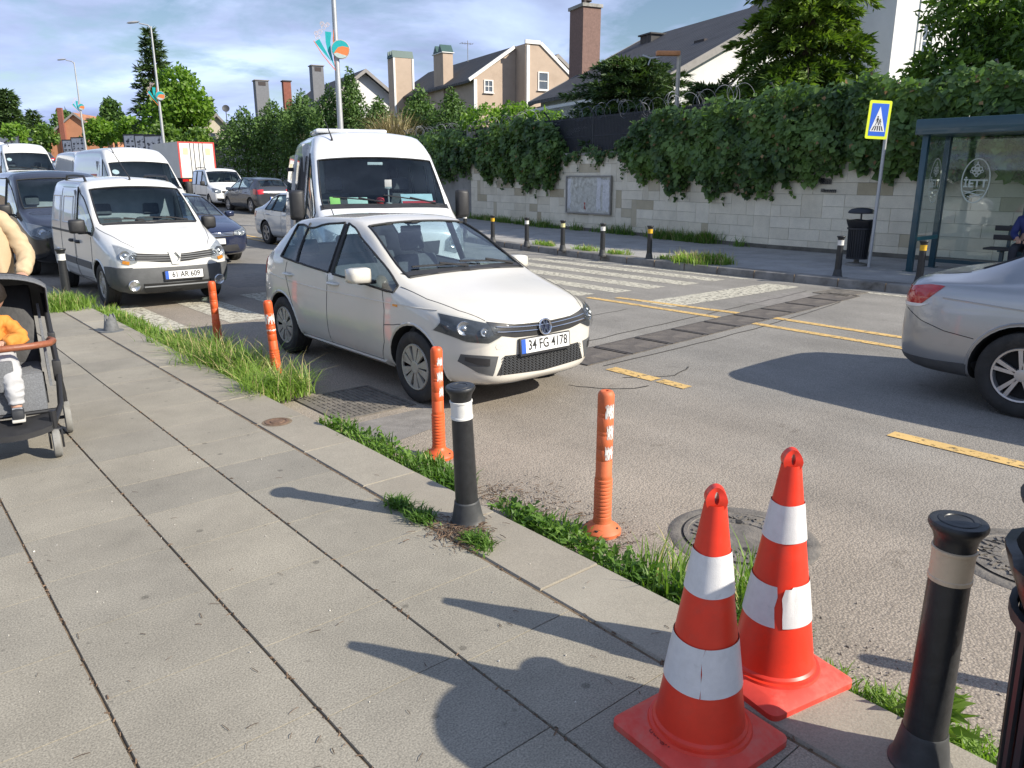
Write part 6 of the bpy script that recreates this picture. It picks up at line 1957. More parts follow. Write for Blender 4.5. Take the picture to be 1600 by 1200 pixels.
# black van behind the panel van
blk_p = paintm('black_van_paint', (.012,.013,.016), .2, .22)
B1 = Car('van', 'black van parked close behind the small white panel van', 'van', MVAN, cells_mvan(True), (4.9,1.90,1.97), (.95,3.95), .33, blk_p, loc=(3.45,16.35,0))
B1.fit_cabin(1.3, 1.12, [(-.42,1.8),(.42,1.8)], None, .45, .42, .70); front_detail(B1, 'mvan', '')
bm = NB(); box(bm, (-.8,2.6,.4),(.8,2.64,1.75)); ob('bulkhead', bm, mat('bulkhead_grey'), B1.root, angle=0)
bm = NB(); box(bm, (-.55,1.45,1.19),(.0,1.75,1.20)); ob('dash_papers', bm, mat('dash_paper', (.6,.62,.58), .8), B1.root, angle=0)

# ------------------------------------------------------------------ the white minibus
Car.rim_style = 'steel'
bus_p = paintm('minibus_white_paint', (.68,.685,.69))
lc = cells_lvan(False)
B2 = Car('minibus', 'white high roofed minibus with its side door open behind the hatchback', 'minibus', LVAN, lc, (5.5,2.05,2.5), (.98,4.35), .345, bus_p, loc=(5.46,8.70,0), rz=R_(-21), wheel_w=.21)
B2.fit_cabin(1.06, 1.43, [(-.52,1.5),(.5,1.5)], None, .75, .5, .98, width=.88, seat_h=.70)
front_detail(B2, 'lvan', '')
# open sliding door: doorway shade painted as a dark sheet on the uncut flank and the door panel slid back, standing proud
dk = mat('doorway_shade', (.012,.012,.014), .9)
B2.patch('doorway_shade_sheet', 'Z', [[(2.30,2.12),(2.8,2.12),(3.35,2.12)],[(2.30,.48),(2.8,.48),(3.35,.48)]], dk, nu=10, nv=18, off=.004, skirt=.0)
def offset_patch(c, name, axis, curves, m, off, parent=None, nu=12, nv=18, skirt=.05): return c.patch(name, axis, curves, m, parent, nu, nv, off, skirt)
dr = offset_patch(B2, 'sliding_door', 'Z', [[(3.32,2.14),(3.9,2.14),(4.5,2.14)],[(3.32,.46),(3.9,.46),(4.5,.46)]], bus_p, .11)
offset_patch(B2, 'door_window', 'Z', [[(3.42,2.0),(3.9,2.0),(4.4,2.0)],[(3.42,1.34),(3.9,1.34),(4.4,1.34)]], dark_glass, .115, dr, nv=8, skirt=0)
bm = NB()
for z in (.75,1.4,1.9):
    box(bm, (-1.02-.10,3.28,z),(-1.02+.0,3.34,z+.06))
ob('door_hinge_arm', bm, black_pl, dr, angle=0)
B2.patch('side_window', 'Z', [[(4.6,1.98),(4.9,1.98),(5.2,1.98)],[(4.6,1.36),(4.9,1.36),(5.2,1.36)]], dark_glass, nu=6, nv=8, off=.006)
for y0,y1 in ((2.3,3.3),(3.45,4.4),(4.55,5.2)):
    B2.patch('side_window', 'S', [[(y0,1.98),((y0+y1)/2,1.98),(y1,1.98)],[(y0,1.36),((y0+y1)/2,1.36),(y1,1.36)]], dark_glass, nu=6, nv=8, off=.006)
bm = NB(); box(bm, (-.60,0,-.02),(.5,1.0,.045), Matrix.Translation((-.1,2.6,2.49)), bev=.04); ob('roof_hatch', bm, bus_p, B2.root)
bm = NB(); box(bm, (-.92,2.55,.7),(-.62,2.6,2.3)); ob('partition', bm, mat('partition_pale', (.45,.47,.50), .7), B2.root, angle=0)
bm = NB(); box(bm, (-.80,4.9,.7),(.80,4.95,2.1)); ob('rear_lining', bm, mat('partition_pale'), B2.root, angle=0)
# things lying on the dashboard
def on_bus(o, x, y, z):
    a = B2.root.rotation_euler.z
    o.location = (B2.root.location.x+x*math.cos(a)-y*math.sin(a), B2.root.location.y+x*math.sin(a)+y*math.cos(a), z); o.rotation_euler = (0,0,a)
    return o
def dash_item(name, label, cat, lo, hi, m, M=None, bev=.004):
    r = NB(); cx, cy, cz = [(a+b)/2 for a,b in zip(lo,hi)]
    box(r, (lo[0]-cx,lo[1]-cy,0),(hi[0]-cx,hi[1]-cy,hi[2]-lo[2]), M, bev=bev)
    o = ob(name, r, m, None); return tag(on_bus(o, cx, cy, lo[2]), label, cat)
zd = 1.436
tk = Matrix.Rotation(R_(-35),4,'X')
dash_item('folder', 'pale blue paper folder propped on the right of the minibus dashboard', 'folder', (.28,1.05,zd),(.74,1.06,zd+.17), mat('pale_blue_paper', (.42,.58,.62), .8), tk)
dash_item('red_card', 'red card strip leaning below the folder on the minibus dashboard', 'card', (.28,.99,zd),(.76,1.00,zd+.055), mat('red_card', (.5,.04,.06), .7), tk)
dash_item('permit_card', 'lime green permit card standing on the left of the minibus dashboard', 'card', (-.72,1.05,zd),(-.58,1.06,zd+.13), mat('lime_card', (.35,.65,.16), .7), tk)
dash_item('paper_pad', 'pale mint paper pad near the middle of the minibus dashboard', 'paper', (-.48,1.05,zd),(-.20,1.06,zd+.12), mat('mint_paper', (.45,.62,.54), .8), tk)
o = NB(); lathe(o, [(0,0),(.045,.01),(.06,.05),(.05,.09),(0,.10)], 16); ro = ob('red_ball', o, mat('red_toy', (.55,.03,.04), .5), None); on_bus(ro,-.03,1.04,zd); tag(ro, 'small red ball ornament on the minibus dashboard', 'ornament')
o = NB(); lathe(o, [(.05,0),(.05,.02),(.012,.03),(.01,.2),(.03,.22),(0,.24)], 12); box(o, (-.05,-.01,.22),(.05,.012,.34), bev=.006); po = ob('phone_holder', o, mat('holder_grey', (.35,.36,.36), .5), None); on_bus(po,.10,1.10,zd); tag(po, 'grey phone holder standing in the middle of the minibus dashboard', 'phone holder')
bm = NB(); box(bm, (-.11,0,-.02),(.11,.02,.02), Matrix.Translation((0,1.52,2.0)), bev=.008); ob('rear_view_mirror', bm, mat('mirror_pale', (.6,.62,.62), .3), B2.root)
# ------------------------------------------------------------------ further high roofed vans up the hill
V7 = Car('delivery_van', 'white high roofed delivery van behind the black van, red graphics on its side', 'van', LVAN, cells_lvan(), (5.6,2.0,2.62), (1.0,4.4), .345, kang_p, loc=(6.65,22.6,gz(24)))
front_detail(V7, 'lvan', ''); V7.fit_cabin(.98, 1.36, [(-.5,1.5),(.5,1.5)], None, .75, .5, .98, width=.86, seat_h=.7)
bm = NB(); box(bm, (-.9,2.4,.5),(.9,2.44,2.2)); ob('bulkhead', bm, mat('bulkhead_grey'), V7.root, angle=0)
red_g = mat('red_graphic', (.55,.06,.045), .45); yel_g = mat('yellow_graphic', (.75,.42,.05), .45); blu_g = mat('blue_graphic', (.06,.25,.45), .45)
for pts, m in (([(2.5,1.75),(3.6,1.75)],red_g),):
    V7.patch('side_graphic', 'Z', [[(2.45,1.85),(3.0,1.85),(3.5,1.85)],[(2.45,1.15),(3.0,1.15),(3.5,1.15)]], red_g, nu=8, nv=5, off=.004, skirt=0)
    V7.patch('side_graphic', 'Z', [[(3.6,1.80),(3.9,1.80),(4.2,1.80)],[(3.6,1.5),(3.9,1.5),(4.2,1.5)]], blu_g, nu=6, nv=4, off=.004, skirt=0)
    V7.patch('side_graphic', 'Z', [[(2.55,1.80),(2.75,1.82),(2.95,1.80)],[(2.55,1.55),(2.75,1.52),(2.95,1.55)]], yel_g, nu=6, nv=4, off=.008, skirt=0)
    V7.patch('side_graphic', 'Z', [[(3.6,1.4),(4.0,1.4),(4.6,1.4)],[(3.6,1.2),(4.0,1.2),(4.6,1.2)]], red_g, nu=6, nv=4, off=.004, skirt=0)
p, n = V7.hit('F', -.7, 1.98)
bm = NB(); lathe(bm, [(0,.0),(.09,.0)], 18, M=Matrix.Translation((-.68,1.36,1.90)) @ Matrix.Rotation(R_(45),4,'X')); ob('windscreen_sticker', bm, plate_m, V7.root)
V8 = dup(V7.root, 'white high roofed van with red lettering patches, second from the left edge', (6.45,38.2,gz(40)))
V9 = Car('delivery_van', 'plain white van at the left edge, farthest of the vans in the queue', 'van', LVAN, cells_lvan(), (5.6,2.0,2.5), (1.0,4.4), .345, bus_p, loc=(7.0,52,gz(54)))
front_detail(V9, 'lvan', ''); V9.fit_cabin(.98, 1.36, [(-.5,1.5),(.5,1.5)], None, .75, .5, .98, width=.86, seat_h=.7)
V10 = dup(V9.root, 'white van roof showing over the delivery van with red graphics', (8.2,33.4,gz(35)))
# ------------------------------------------------------------------ box truck, rear towards us
tr = thing('box_truck', 'white box truck seen from behind with red edged rear doors', 'truck', (16.35,47.6,gz(46)), 0)
alu = mat('box_panel', (.55,.54,.50), .6, var=.06, scale=1.2, dirt=((.36,.33,.28), 1.5, .55, .85))
bm = NB(); box(bm, (-1.15,0,.95),(1.15,5.2,3.35)); ob('cargo_box', bm, alu, tr, angle=0)
red_tr = mat('red_trim', (.50,.045,.04), .5)
bm = NB()
for lo,hi in (((-1.16,-.03,.95),(-1.07,.02,3.36)),((1.07,-.03,.95),(1.16,.02,3.36)),((-1.07,-.03,3.27),(1.07,.02,3.36))): box(bm, lo, hi)
ob('red_frame', bm, red_tr, tr, angle=0)
for s in (-1,1):
    bm = NB(); box(bm, (.02*s if s > 0 else -1.06,-.02,1.0),(1.06 if s > 0 else -.02,.0,3.26)); d_ = ob('rear_door', bm, mat('truck_door_white', (.66,.65,.62), .55, var=.05), tr, angle=0)
    bm = NB()
    for x in (.16,.40): tube(bm, [(s*x,-.045,1.0),(s*x,-.045,3.26)], .022, 6)
    ob('lock_rod', bm, mat('rod_grey', (.24,.24,.24), .5, metal=.5), d_)
    bm = NB(); box(bm, (s*.55-.16*(s<0)*0,-.026,2.5),(s*.55+.32,-.0205,2.95)) if s > 0 else box(bm, (-.87,-.026,2.5),(-.55,-.0205,2.95)); ob('door_notice', bm, mat('notice_yellow', (.52,.48,.30), .7), d_, angle=0)
bm = NB(); box(bm, (-1.1,-.06,.72),(1.1,.04,.86)); box(bm, (-1.0,.1,.55),(1.0,5.2,.94)); ob('chassis', bm, well_m, tr, angle=0)
for s in (-1,1):
    bm = NB(); box(bm, (s*.9-.18,-.09,.70),(s*.9+.18,-.05,.88)); ob('tail_light', bm, red_lens, tr, angle=0)
    bm = NB(); box(bm, (s*.5-.18,-.085,.72),(s*.5+.18,-.055,.86)); ob('chevron_board', bm, amber, tr, angle=0)
bm = NB(); prism(bm, [(5.35,.6),(7.4,.6),(7.4,1.5),(6.9,2.5),(5.35,2.5)], -1.05, 1.05, Matrix(((0,0,1,0),(1,0,0,0),(0,1,0,0),(0,0,0,1)))); ob('cab', bm, kang_p, tr, angle=0)
for y in (1.2,6.4):
    for s in (-1,1):
        bm = NB(); lathe(bm, [(0,-.13),(.3,-.13),(.45,-.12),(.48,-.06),(.48,.06),(.45,.12),(.3,.13),(.27,.06),(0,.06)], 26, M=Matrix.Translation((s*.95,y,.48)) @ Matrix.Rotation(s*PI/2,4,'Y')); ob('wheel', bm, tyre_m, tr)
tr.scale = (.90,.9,.84)
# ================================================================== STREET FURNITURE
bol_m = mat('bollard_black', (.020,.021,.023), .42, var=.3, scale=22, bump=.12, bscale=60, dirt=((.16,.155,.15), 7., .66, .72))
bol_base = mat('bollard_grey', (.040,.042,.044), .6, var=.3, scale=16, dirt=((.17,.155,.13), 5., .55, .8))
ref_w = mat('reflective_white', (.66,.65,.62), .5, var=.08, scale=14, dirt=((.30,.28,.25), 10., .6, .75))
ref_b = mat('reflective_beige', (.60,.47,.32), .5, var=.10, scale=10, dirt=((.34,.25,.17), 8., .55, .8))
ref_y = mat('reflective_yellow', (.62,.36,.02), .5, var=.08)
ref_p = mat('reflective_pale_yellow', (.60,.55,.28), .5, var=.08)
def bollard(label, loc, H, band, tilt=(0,0), r=.054, detail=True, group='black traffic bollards with reflective bands'):
    root = thing('bollard', label, 'bollard', loc, 0, group)
    root.rotation_euler = (tilt[0], tilt[1], 0)
    n = 36 if detail else 18
    k = H/.74
    bm = NB(); lathe(bm, [(.088,-.02),(.088,.010),(.082,.016),(.077,.035),(.073,.055),(.068,.085),(.064,.105),(.0630,.118),(r+.004,.124)], n); ob('base', bm, bol_base, root)
    bm = NB(); lathe(bm, [(r+.0035,.10),(r+.002,.2*k),(r-.003,.575*k)], n); ob('post', bm, bol_m, root)
    bm = NB(); lathe(bm, [(r-.003,.572*k),(r+.0005,.574*k),(r+.0005,.584*k),(r-.002,.586*k),(r-.0015,.655*k),(r+.0015,.657*k),(r+.0015,.664*k),(r-.003,.666*k)], n); b = ob('reflective_band', bm, band, root)
    bm = NB(); c = lathe(bm, [(r-.003,.664*k),(r-.002,.685*k),(r+.003,.70*k),(r+.013,.716*k),(r+.018,.724*k),(r+.0185,.731*k),(r+.015,.738*k),(r+.006,.740*k),(r-.004,.7385*k),(r-.006,.741*k),(r-.02,.7425*k),(r-.022,.740*k),(r-.034,.7425*k),(0,.744*k)], n); ob('cap', bm, bol_m, root)
    return root
bollard('nearest black bollard with a beige worn band right of the two cones', (2.165,.675,.12), .785, ref_b, r=.056)
bollard('scuffed black bollard with a white band standing on the kerb behind a grass tuft', (2.15,2.87,.12), .725, ref_w, tilt=(R_(1.0),R_(-3.4)))
bollard('black bollard with a chipped white band at the front corner of the small panel van', (2.25,12.45,.12), .72, ref_w)
for u,v,vt,bd,lab in ((727,371,335,ref_w,'farthest bollard across the street, showing over the hatchback bonnet corner'),(770,378,340,ref_y,'yellow banded bollard across the street nearest the minibus mirror'),(823,384,343,ref_w,'white banded bollard across the street with weeds at its foot'),
        (879,391,347,ref_p,'pale yellow banded bollard across the street below the poster frame'),(941,399,351,ref_w,'white banded bollard across the street right of the poster frame'),(1014,405,355,ref_y,'yellow banded bollard across the street beside the kerb weeds'),
        (1308,432,368,ref_w,'white banded bollard across the street in front of the litter bin'),(1435,444,376,ref_y,'yellow banded bollard across the street in front of the bus shelter')):
    d_ = (CAM_H-.13); 
    # ground position from the photo row
    a = spot(u, v, 1.0) - Vector((0,0,CAM_H)); t = -d_/a.z
    bollard(lab, (a.x*t, a.y*t, .13), .70, bd, detail=False)
st_ = thing('bollard_stub', 'broken grey stub of a bollard left on the near pavement', 'bollard stub', (2.11,9.5,.12), 0)
bm = NB(); lathe(bm, [(.13,-.01),(.13,.006),(.085,.012),(.075,.05),(.062,.12),(.058,.155),(.045,.165),(.043,.09),(0,.085)], 26)
for v in bm.verts:
    if v.co.z > .14: v.co.z += .035*math.sin(3*math.atan2(v.co.y,v.co.x))+rnd.uniform(-.012,.012)
ob('stump', bm, mat('stub_grey', (.13,.135,.14), .7, var=.35, scale=18, bump=.3, dirt=((.05,.05,.05), 9, .5, .7)), st_)

# ---- flexible orange posts
flex_m = mat('flexpost_orange', (.68,.105,.025), .48, var=.12, scale=9, dirt=((.38,.085,.035), 4., .5, .85))
flex_old = mat('flexpost_faded', (.60,.135,.045), .6, var=.14, scale=9, dirt=((.36,.11,.05), 5., .5, .8))
def flexpost(label, loc, H, m, tilt=(0,0), bands=(), r=.039, ragged=.0, seed=0, dirty=None):
    root = thing('flexible_post', label, 'delineator post', loc, seed, 'orange flexible posts along the kerb')
    root.rotation_euler = (tilt[0], tilt[1], seed)
    bm = NB(); lathe(bm, [(.100,0),(.101,.018),(.088,.035),(.060,.052),(.050,.062),(r+.006,.075)], 36)
    ob('foot', bm, m, root)
    for q in range(4):
        bm = NB(); a = q*PI/2+.4; lathe(bm, [(.012,.0),(.011,.008),(0,.009)], 10, (.078*math.cos(a),.078*math.sin(a),.032)); ob('bolt', bm, mat('bolt_dark', (.05,.045,.04), .6, metal=.5), root)
    prof = [(r+.006,.072)]
    z = .085
    for q in range(11):
        prof += [(r+.0055,z),(r+.0045,z+.010),(r+.001,z+.013),(r+.0005,z+.018)]; z += .0205
    prof += [(r+.001,z),(r+.001,z+.02),(r,z+.022)]
    for zz in (.40,.46,.535,.555,.63,.65):
        prof += [(r,zz*H/.76-.002),(r-.0012,zz*H/.76),(r,zz*H/.76+.002)]
    prof = [p for i,p in enumerate(prof) if i == 0 or p[1] > prof[i-1][1]-1e-9]
    prof += [(r,H-.022),(r-.004,H-.010),(r-.010,H-.002),(r-.014,H),(.012,H),(.011,H-.012),(0,H-.013)]
    bm = NB(); lathe(bm, prof, 32); ob('tube', bm, m, root)
    for (z0,z1,a0,a1) in bands:
        bm = NB(); n = 26; nz = 5; rr = random.Random(int(z0*1000)+int(seed*10)); grid = []
        for j in range(nz+1):
            row = []
            for i in range(n+1):
                e = ragged if (i in (0,n)) else 0; ez = ragged*.6 if j in (0,nz) else 0
                a = a0+(a1-a0)*i/n + rr.uniform(-1,1)*e*3; zz = z0+(z1-z0)*j/nz + rr.uniform(-1,1)*ez
                row.append(bm.verts.new(((r+.0014)*math.cos(a),(r+.0014)*math.sin(a),zz)))
            grid.append(row)
        for j in range(nz):
            for i in range(n):
                if ragged and (i < 2 or i > n-3 or j in (0,nz-1)) and rr.random() < .28: continue
                if ragged and rr.random() < .10: continue
                bm.faces.new((grid[j][i],grid[j][i+1],grid[j+1][i+1],grid[j+1][i]))
        ob('reflective_band', bm, ref_w, root)
    return root
FA = -2.2    # side of the posts turned to the camera
flexpost('orange flexible post nearest us with three torn white squares', (2.765,2.52,0), .772, flex_old, bands=((.415,.485,FA-.35+.25,FA+.75+.25),(.525,.598,FA-.25+.25,FA+.75+.25),(.635,.705,FA-.45+.25,FA+.75+.25)), ragged=.010, seed=0, r=.042)
flexpost('orange flexible post with scraps of white at the front bumper of the hatchback', (2.765,4.0,0), .75, flex_m, bands=((.43,.49,FA+.3,FA+1.2),(.53,.59,FA+.0,FA+1.1),(.635,.68,FA+.1,FA+1.1)), ragged=.016, seed=0)
flexpost('leaning orange flexible post with white rings beside the hatchback rear wheel', (2.76,6.52,0), .76, flex_m, tilt=(R_(0.5),R_(-3.2)), bands=((.555,.64,0,2*PI),(.49,.505,0,2*PI)), ragged=.008, seed=0)
flexpost('plain orange flexible post without white bands, farthest along the kerb', (2.89,8.33,0), .735, flex_m, tilt=(R_(0),R_(-1.0)), seed=0)
flexpost('orange flexible post just outside the right edge casting its shadow on the road', (3.27,.06,0), .76, flex_old, bands=((.535,.60,FA,FA+1.2),), ragged=.012, seed=0)

# ---- traffic cones
cone_m = mat('cone_red', (.70,.034,.012), .42, var=.12, scale=7, dirt=((.42,.06,.04), 4., .5, .85))
conebase_m = mat('cone_base_red', (.66,.055,.035), .6, var=.12, scale=12, dirt=((.42,.16,.12), 6., .48, .75))
sleeve_m = mat('sleeve_white', (.62,.61,.61), .42, var=.07, scale=30, bump=.12, bscale=260, dirt=((.36,.35,.34), 9., .62, .8))
def cone(label, loc, rz, H, torn, tilt=0.):
    root = thing('traffic_cone', label, 'traffic cone', loc, rz, 'red and white traffic cones on the pavement')
    root.rotation_euler = (tilt, 0, rz)
    B = .195
    bm = NB()
    P = rounded(2*B, 2*B, .03, 4); Q = rounded(2*B-.075, 2*B-.075, .035, 4)
    a = [bm.verts.new((x,y,0)) for x,y in P]; b = [bm.verts.new((x,y,.022)) for x,y in P]; c = [bm.verts.new((x,y,.048)) for x,y in Q]
    n = len(P)
    bm.faces.new(a[::-1]); bm.faces.new(c)
    for u_, w_ in ((a,b),(b,c)):
        for k in range(n): bm.faces.new((u_[k],u_[(k+1)%n],w_[(k+1)%n],w_[k]))
    ob('base_plate', bm, conebase_m, root, angle=30)
    R0, R1, Z0, Z1_ = .138, .0315, .062, H-.052
    rad = lambda z: R0+(R1-R0)*(z-Z0)/(Z1_-Z0)
    bm = NB()
    prof = [(R0+.022,.047),(R0+.018,.056),(R0+.008,.058),(R0+.006,.066)]
    z = Z0+.012
    while z < Z1_: prof.append((rad(z), z)); z += .05
    prof += [(rad(Z1_), Z1_)]
    lathe(bm, prof, 48)
    ob('cone_body', bm, cone_m, root, angle=25)
    # flattened tip with a hand hole
    bm = NB(); M = Matrix.Rotation(-rz+R_(-48),4,'Z')
    n = 20; ring_o, ring_i = [], []
    for side in (-1,1):
        o_, i_ = [], []
        for k in range(n):
            a_ = 2*PI*k/n; x = math.cos(a_); zz = math.sin(a_)
            wd = .0312 if zz < 0 else .0312*(1-.16*zz)
            o_.append(bm.verts.new((wd*x*1.0, side*.025*(1-.35*max(0,zz)), Z1_+.014+zz*.038)))
            i_.append(bm.verts.new((.0065*x, side*.0245*(1-.35*max(0,zz)), Z1_+.020+zz*.018)))
        ring_o.append(o_); ring_i.append(i_)
        for k in range(n): bm.faces.new((o_[k],o_[(k+1)%n],i_[(k+1)%n],i_[k]))
    for k in range(n):
        bm.faces.new((ring_o[0][k],ring_o[0][(k+1)%n],ring_o[1][(k+1)%n],ring_o[1][k]))
        bm.faces.new((ring_i[0][k],ring_i[0][(k+1)%n],ring_i[1][(k+1)%n],ring_i[1][k]))
    for v in bm.verts: v.co = M @ v.co
    ob('tip', bm, cone_m, root, angle=40)
    cam_a = math.atan2(-loc[1], -loc[0])-rz
    for (z0,z1,seam) in torn:
        k = 56; bm = NB(); rr = random.Random(int(z0*999)); gap = seam[0] if seam else 0
        s0 = cam_a + (seam[1] if seam else 2.5); lo, hi = [], []
        a0, a1 = s0+gap/2, s0+2*PI-gap/2
        rows = []
        for j in range(5):
            zz = z0+(z1-z0)*j/4; row = []
            for i in range(k+1):
                a = a0+(a1-a0)*i/k
                if i in (0,k) and gap: a += rr.uniform(-.05,.05)
                lift = .0035 + (.012*(j/4)**2 if (seam and len(seam) > 2 and i < 3) else 0)
                row.append(bm.verts.new(((rad(zz)+lift)*math.cos(a),(rad(zz)+lift)*math.sin(a),zz+.002*math.sin(a*3))))
            rows.append(row)
        for j in range(4):
            for i in range(k): bm.faces.new((rows[j][i],rows[j][i+1],rows[j+1][i+1],rows[j+1][i]))
        ob('reflective_sleeve', bm, sleeve_m, root, angle=60)
    return root
cone('nearer red and white cone with a hairline split in its lower white band', (1.765,1.175,.12), R_(-4.5), .835, ((.515,.64,None),(.215,.365,(.012,-.02))))
cone('farther red and white cone with a torn gap in its lower white band', (2.215,1.20,.12), R_(-11.5), .835, ((.53,.655,None),(.245,.385,(.20,.06,1))))
# small moulded word on the near cone base
cw = [o for o in bpy.data.objects if o.name.startswith('traffic_cone')][0]
text_ob('moulded_word', 'design', .036, mat('mould_dark', (.25,.02,.015), .6), cw, Matrix.Translation((-.150,.02,.0485)) @ Matrix.Rotation(R_(-92),4,'Z'), .0006)

# ---- litter bins
bin_m = mat('bin_dark', (.016,.018,.024), .5, var=.2, scale=8)
bag_m = mat('bin_bag_black', (.012,.012,.014), .35, var=.2, scale=10, bump=.5, bscale=9)
def litter_bin(label, loc, s=1.):
    root = thing('litter_bin', label, 'litter bin', loc, .4)
    bm = NB(); lathe(bm, [(0,1.0),(.20,1.0),(.245,1.005),(.25,1.02),(.235,1.05),(.19,1.085),(.11,1.105),(0,1.112)], 32); ob('dome_lid', bm, bin_m, root)
    for q in (-1,1):
        bm = NB(); box(bm, (q*.07-.022,-.012,.78),(q*.07+.022,.012,1.0)); ob('lid_post', bm, bin_m, root, angle=0)
    bm = NB(); lathe(bm, [(.20,.70),(.215,.735),(.245,.81),(.262,.865),(.262,.875),(.24,.878),(.225,.82),(.19,.74)], 36)
    for v in bm.verts:
        a = math.atan2(v.co.y,v.co.x); f = 1+.02*math.sin(a*7)+.015*math.sin(a*13+1); v.co.x *= f; v.co.y *= f; v.co.z += .008*math.sin(a*5)
    ob('bag_rim', bm, bag_m, root)
    bm = NB(); lathe(bm, [(.17,.14),(.178,.14),(.20,.72),(.19,.72)], 30); ob('liner', bm, mat('bin_liner', (.010,.010,.012), .7), root)
    bm = NB()
    for q in range(28):
        a = 2*PI*q/28; M = Matrix.Rotation(a,4,'Z')
        vs = box(bm, (.185,-.010,.13),(.193,.010,.73), M)
    lathe(bm, [(.188,.13),(.20,.13),(.20,.16),(.19,.16)], 30); lathe(bm, [(.196,.70),(.212,.70),(.212,.73),(.198,.73)], 30)
    for v in bm.verts:
        f = 1+.10*(v.co.z-.13)/.6; v.co.x *= f; v.co.y *= f
    ob('slatted_body', bm, bin_m, root, angle=30)
    bm = NB(); lathe(bm, [(.05,.02),(.05,.14)], 14); lathe(bm, [(.20,-.01),(.20,.035),(.16,.05),(0,.05)], 26); ob('foot', bm, mat('bin_foot', (.20,.19,.17), .9, var=.3), root)
    return root
litter_bin('black dome topped litter bin beside the pedestrian sign across the street', (15.1,7.25,.13))
nb_ = litter_bin('black dome topped litter bin cut off by the right edge of the photo', (2.078,.254,.12)); nb_.scale = (1.06,1.06,.95)

# ---- pedestrian crossing sign
sg = thing('crossing_sign', 'yellow bordered blue pedestrian crossing sign on a slim grey pole', 'traffic sign', (14.99,6.94,.13))
bm = NB(); tube(bm, [(0,0,-.1),(.03,-.02,2.95)], .032, 12); ob('pole', bm, galv, sg)
bm = NB(); tube(bm, [(.055,.01,1.9),(.075,.0,2.85)], .022, 8); ob('pole_splint', bm, galv, sg)
nrm_a = math.atan2(-.80,-.60)
Ms = Matrix.Translation((-.02,-.0,2.70)) @ Matrix.Rotation(nrm_a+PI/2,4,'Z') @ Matrix.Rotation(PI/2,4,'X') @ Matrix.Translation((-.17,0,.055)) @ Matrix.Rotation(R_(-2.5),4,'Z') @ Matrix.Diagonal((.86,.84,1,1))
def flat(poly, z0, z1, m, name, par):
    bm = NB(); prism(bm, poly, z0, z1, Ms); return ob(name, bm, m, par, angle=0)
bd_ = flat(rounded(.49,.80,.035), 0, .012, mat('sign_yellow', (.72,.80,.02), .5, var=.03), 'sign_plate', sg)
flat(rounded(.375,.675,.012), .0122, .0145, mat('sign_blue', (.012,.115,.62), .5, var=.05), 'blue_field', bd_)
flat([(-.165,-.245),(.165,-.245),(0,.275)], .0147, .0165, mat('sign_white', (.72,.73,.74), .5, var=.03), 'white_triangle', bd_)
blk = mat('sign_black', (.012,.012,.014), .6)
bm = NB()
for k in range(5):
    x = -.115+.0575*k; t = x*.62
    prism(bm, [(x-.016,-.225),(x+.012,-.225),(t+.010,-.125),(t-.012,-.125)], .0167, .018, Ms)
ob('zebra_bars', bm, blk, bd_, angle=0)
bm = NB()
for ox, s in ((-.022,1.),(.035,.72)):
    oy = -.115
    prism(bm, [(ox+s*.018*math.cos(a), oy+s*(.175+.018*math.sin(a))) for a in np.linspace(0,2*PI,12,endpoint=False)], .0167, .018, Ms)
    for P in ([(-.018,.15),(.018,.15),(.014,.08),(-.014,.08)], [(-.016,.08),(0,.08),(-.03,0),(-.044,.004)], [(0,.08),(.016,.08),(.04,.004),(.026,0)], [(.012,.145),(.022,.14),(.045,.09),(.037,.085)], [(-.012,.145),(-.022,.14),(-.042,.085),(-.034,.08)]):
        prism(bm, [(ox+s*x, oy+s*y) for x,y in P], .0167, .018, Ms)
ob('walking_figures', bm, blk, bd_, angle=0)
bm = NB(); box(bm, (-.06,-.035,2.62),(.04,.035,2.66)); box(bm, (-.06,-.035,2.95),(.04,.035,2.99)); ob('clamp', bm, galv, sg, angle=0)

# ---- bus shelter
shel_m = mat('shelter_teal', (.010,.052,.075), .38, var=.1, scale=4, coat=.4)
sh_glass = glass_mat('shelter_glass', (.93,.97,.96), 1.1, .03)
SH = thing('bus_shelter', 'dark teal framed glass bus shelter with oval white emblems on its panes', 'bus shelter', (14.83,6.11,.13))
X2, YB = 1.08, -4.4
for x,y in ((0,0),(X2,0.04),(X2,-1.42),(X2,-2.9),(X2,YB),(0,YB)):
    bm = NB(); box(bm, (x-.05,y-.05,.012),(x+.05,y+.05,2.40), bev=.008); box(bm, (x-.09,y-.09,-.01),(x+.09,y+.09,.015))
    ob('post', bm, shel_m, SH, angle=30)
bm = NB(); box(bm, (-.18,YB-.12,2.40),(X2+.12,.14,2.66), bev=.02); ob('roof', bm, shel_m, SH, angle=30)
bm = NB(); box(bm, (.052,-.02,.55),(X2-.052,.02,.62)); ob('side_rail', bm, mat('rail_teal', (.02,.16,.19), .4), SH, angle=0)
bm = NB(); box(bm, (X2-.02,-1.37,.10),(X2+.02,-.01,.17)); box(bm, (X2-.02,-2.85,.10),(X2+.02,-1.47,.17)); box(bm, (X2-.02,YB+.05,.10),(X2+.02,-2.95,.17)); ob('base_rail', bm, shel_m, SH, angle=0)
bm = NB(); box(bm, (.055,-.006,.68),(X2-.055,.006,2.38)); sp_ = ob('side_pane', bm, sh_glass, SH, angle=0)
panes = []
for y0,y1 in ((-1.37,-.01),(-2.85,-1.47),(YB+.05,-2.95)):
    bm = NB(); box(bm, (X2-.006,y0,.18),(X2+.006,y1,2.38)); panes.append(ob('back_pane', bm, sh_glass, SH, angle=0))
frost = mat('frosted_white', (.62,.68,.62), .7, var=.03)
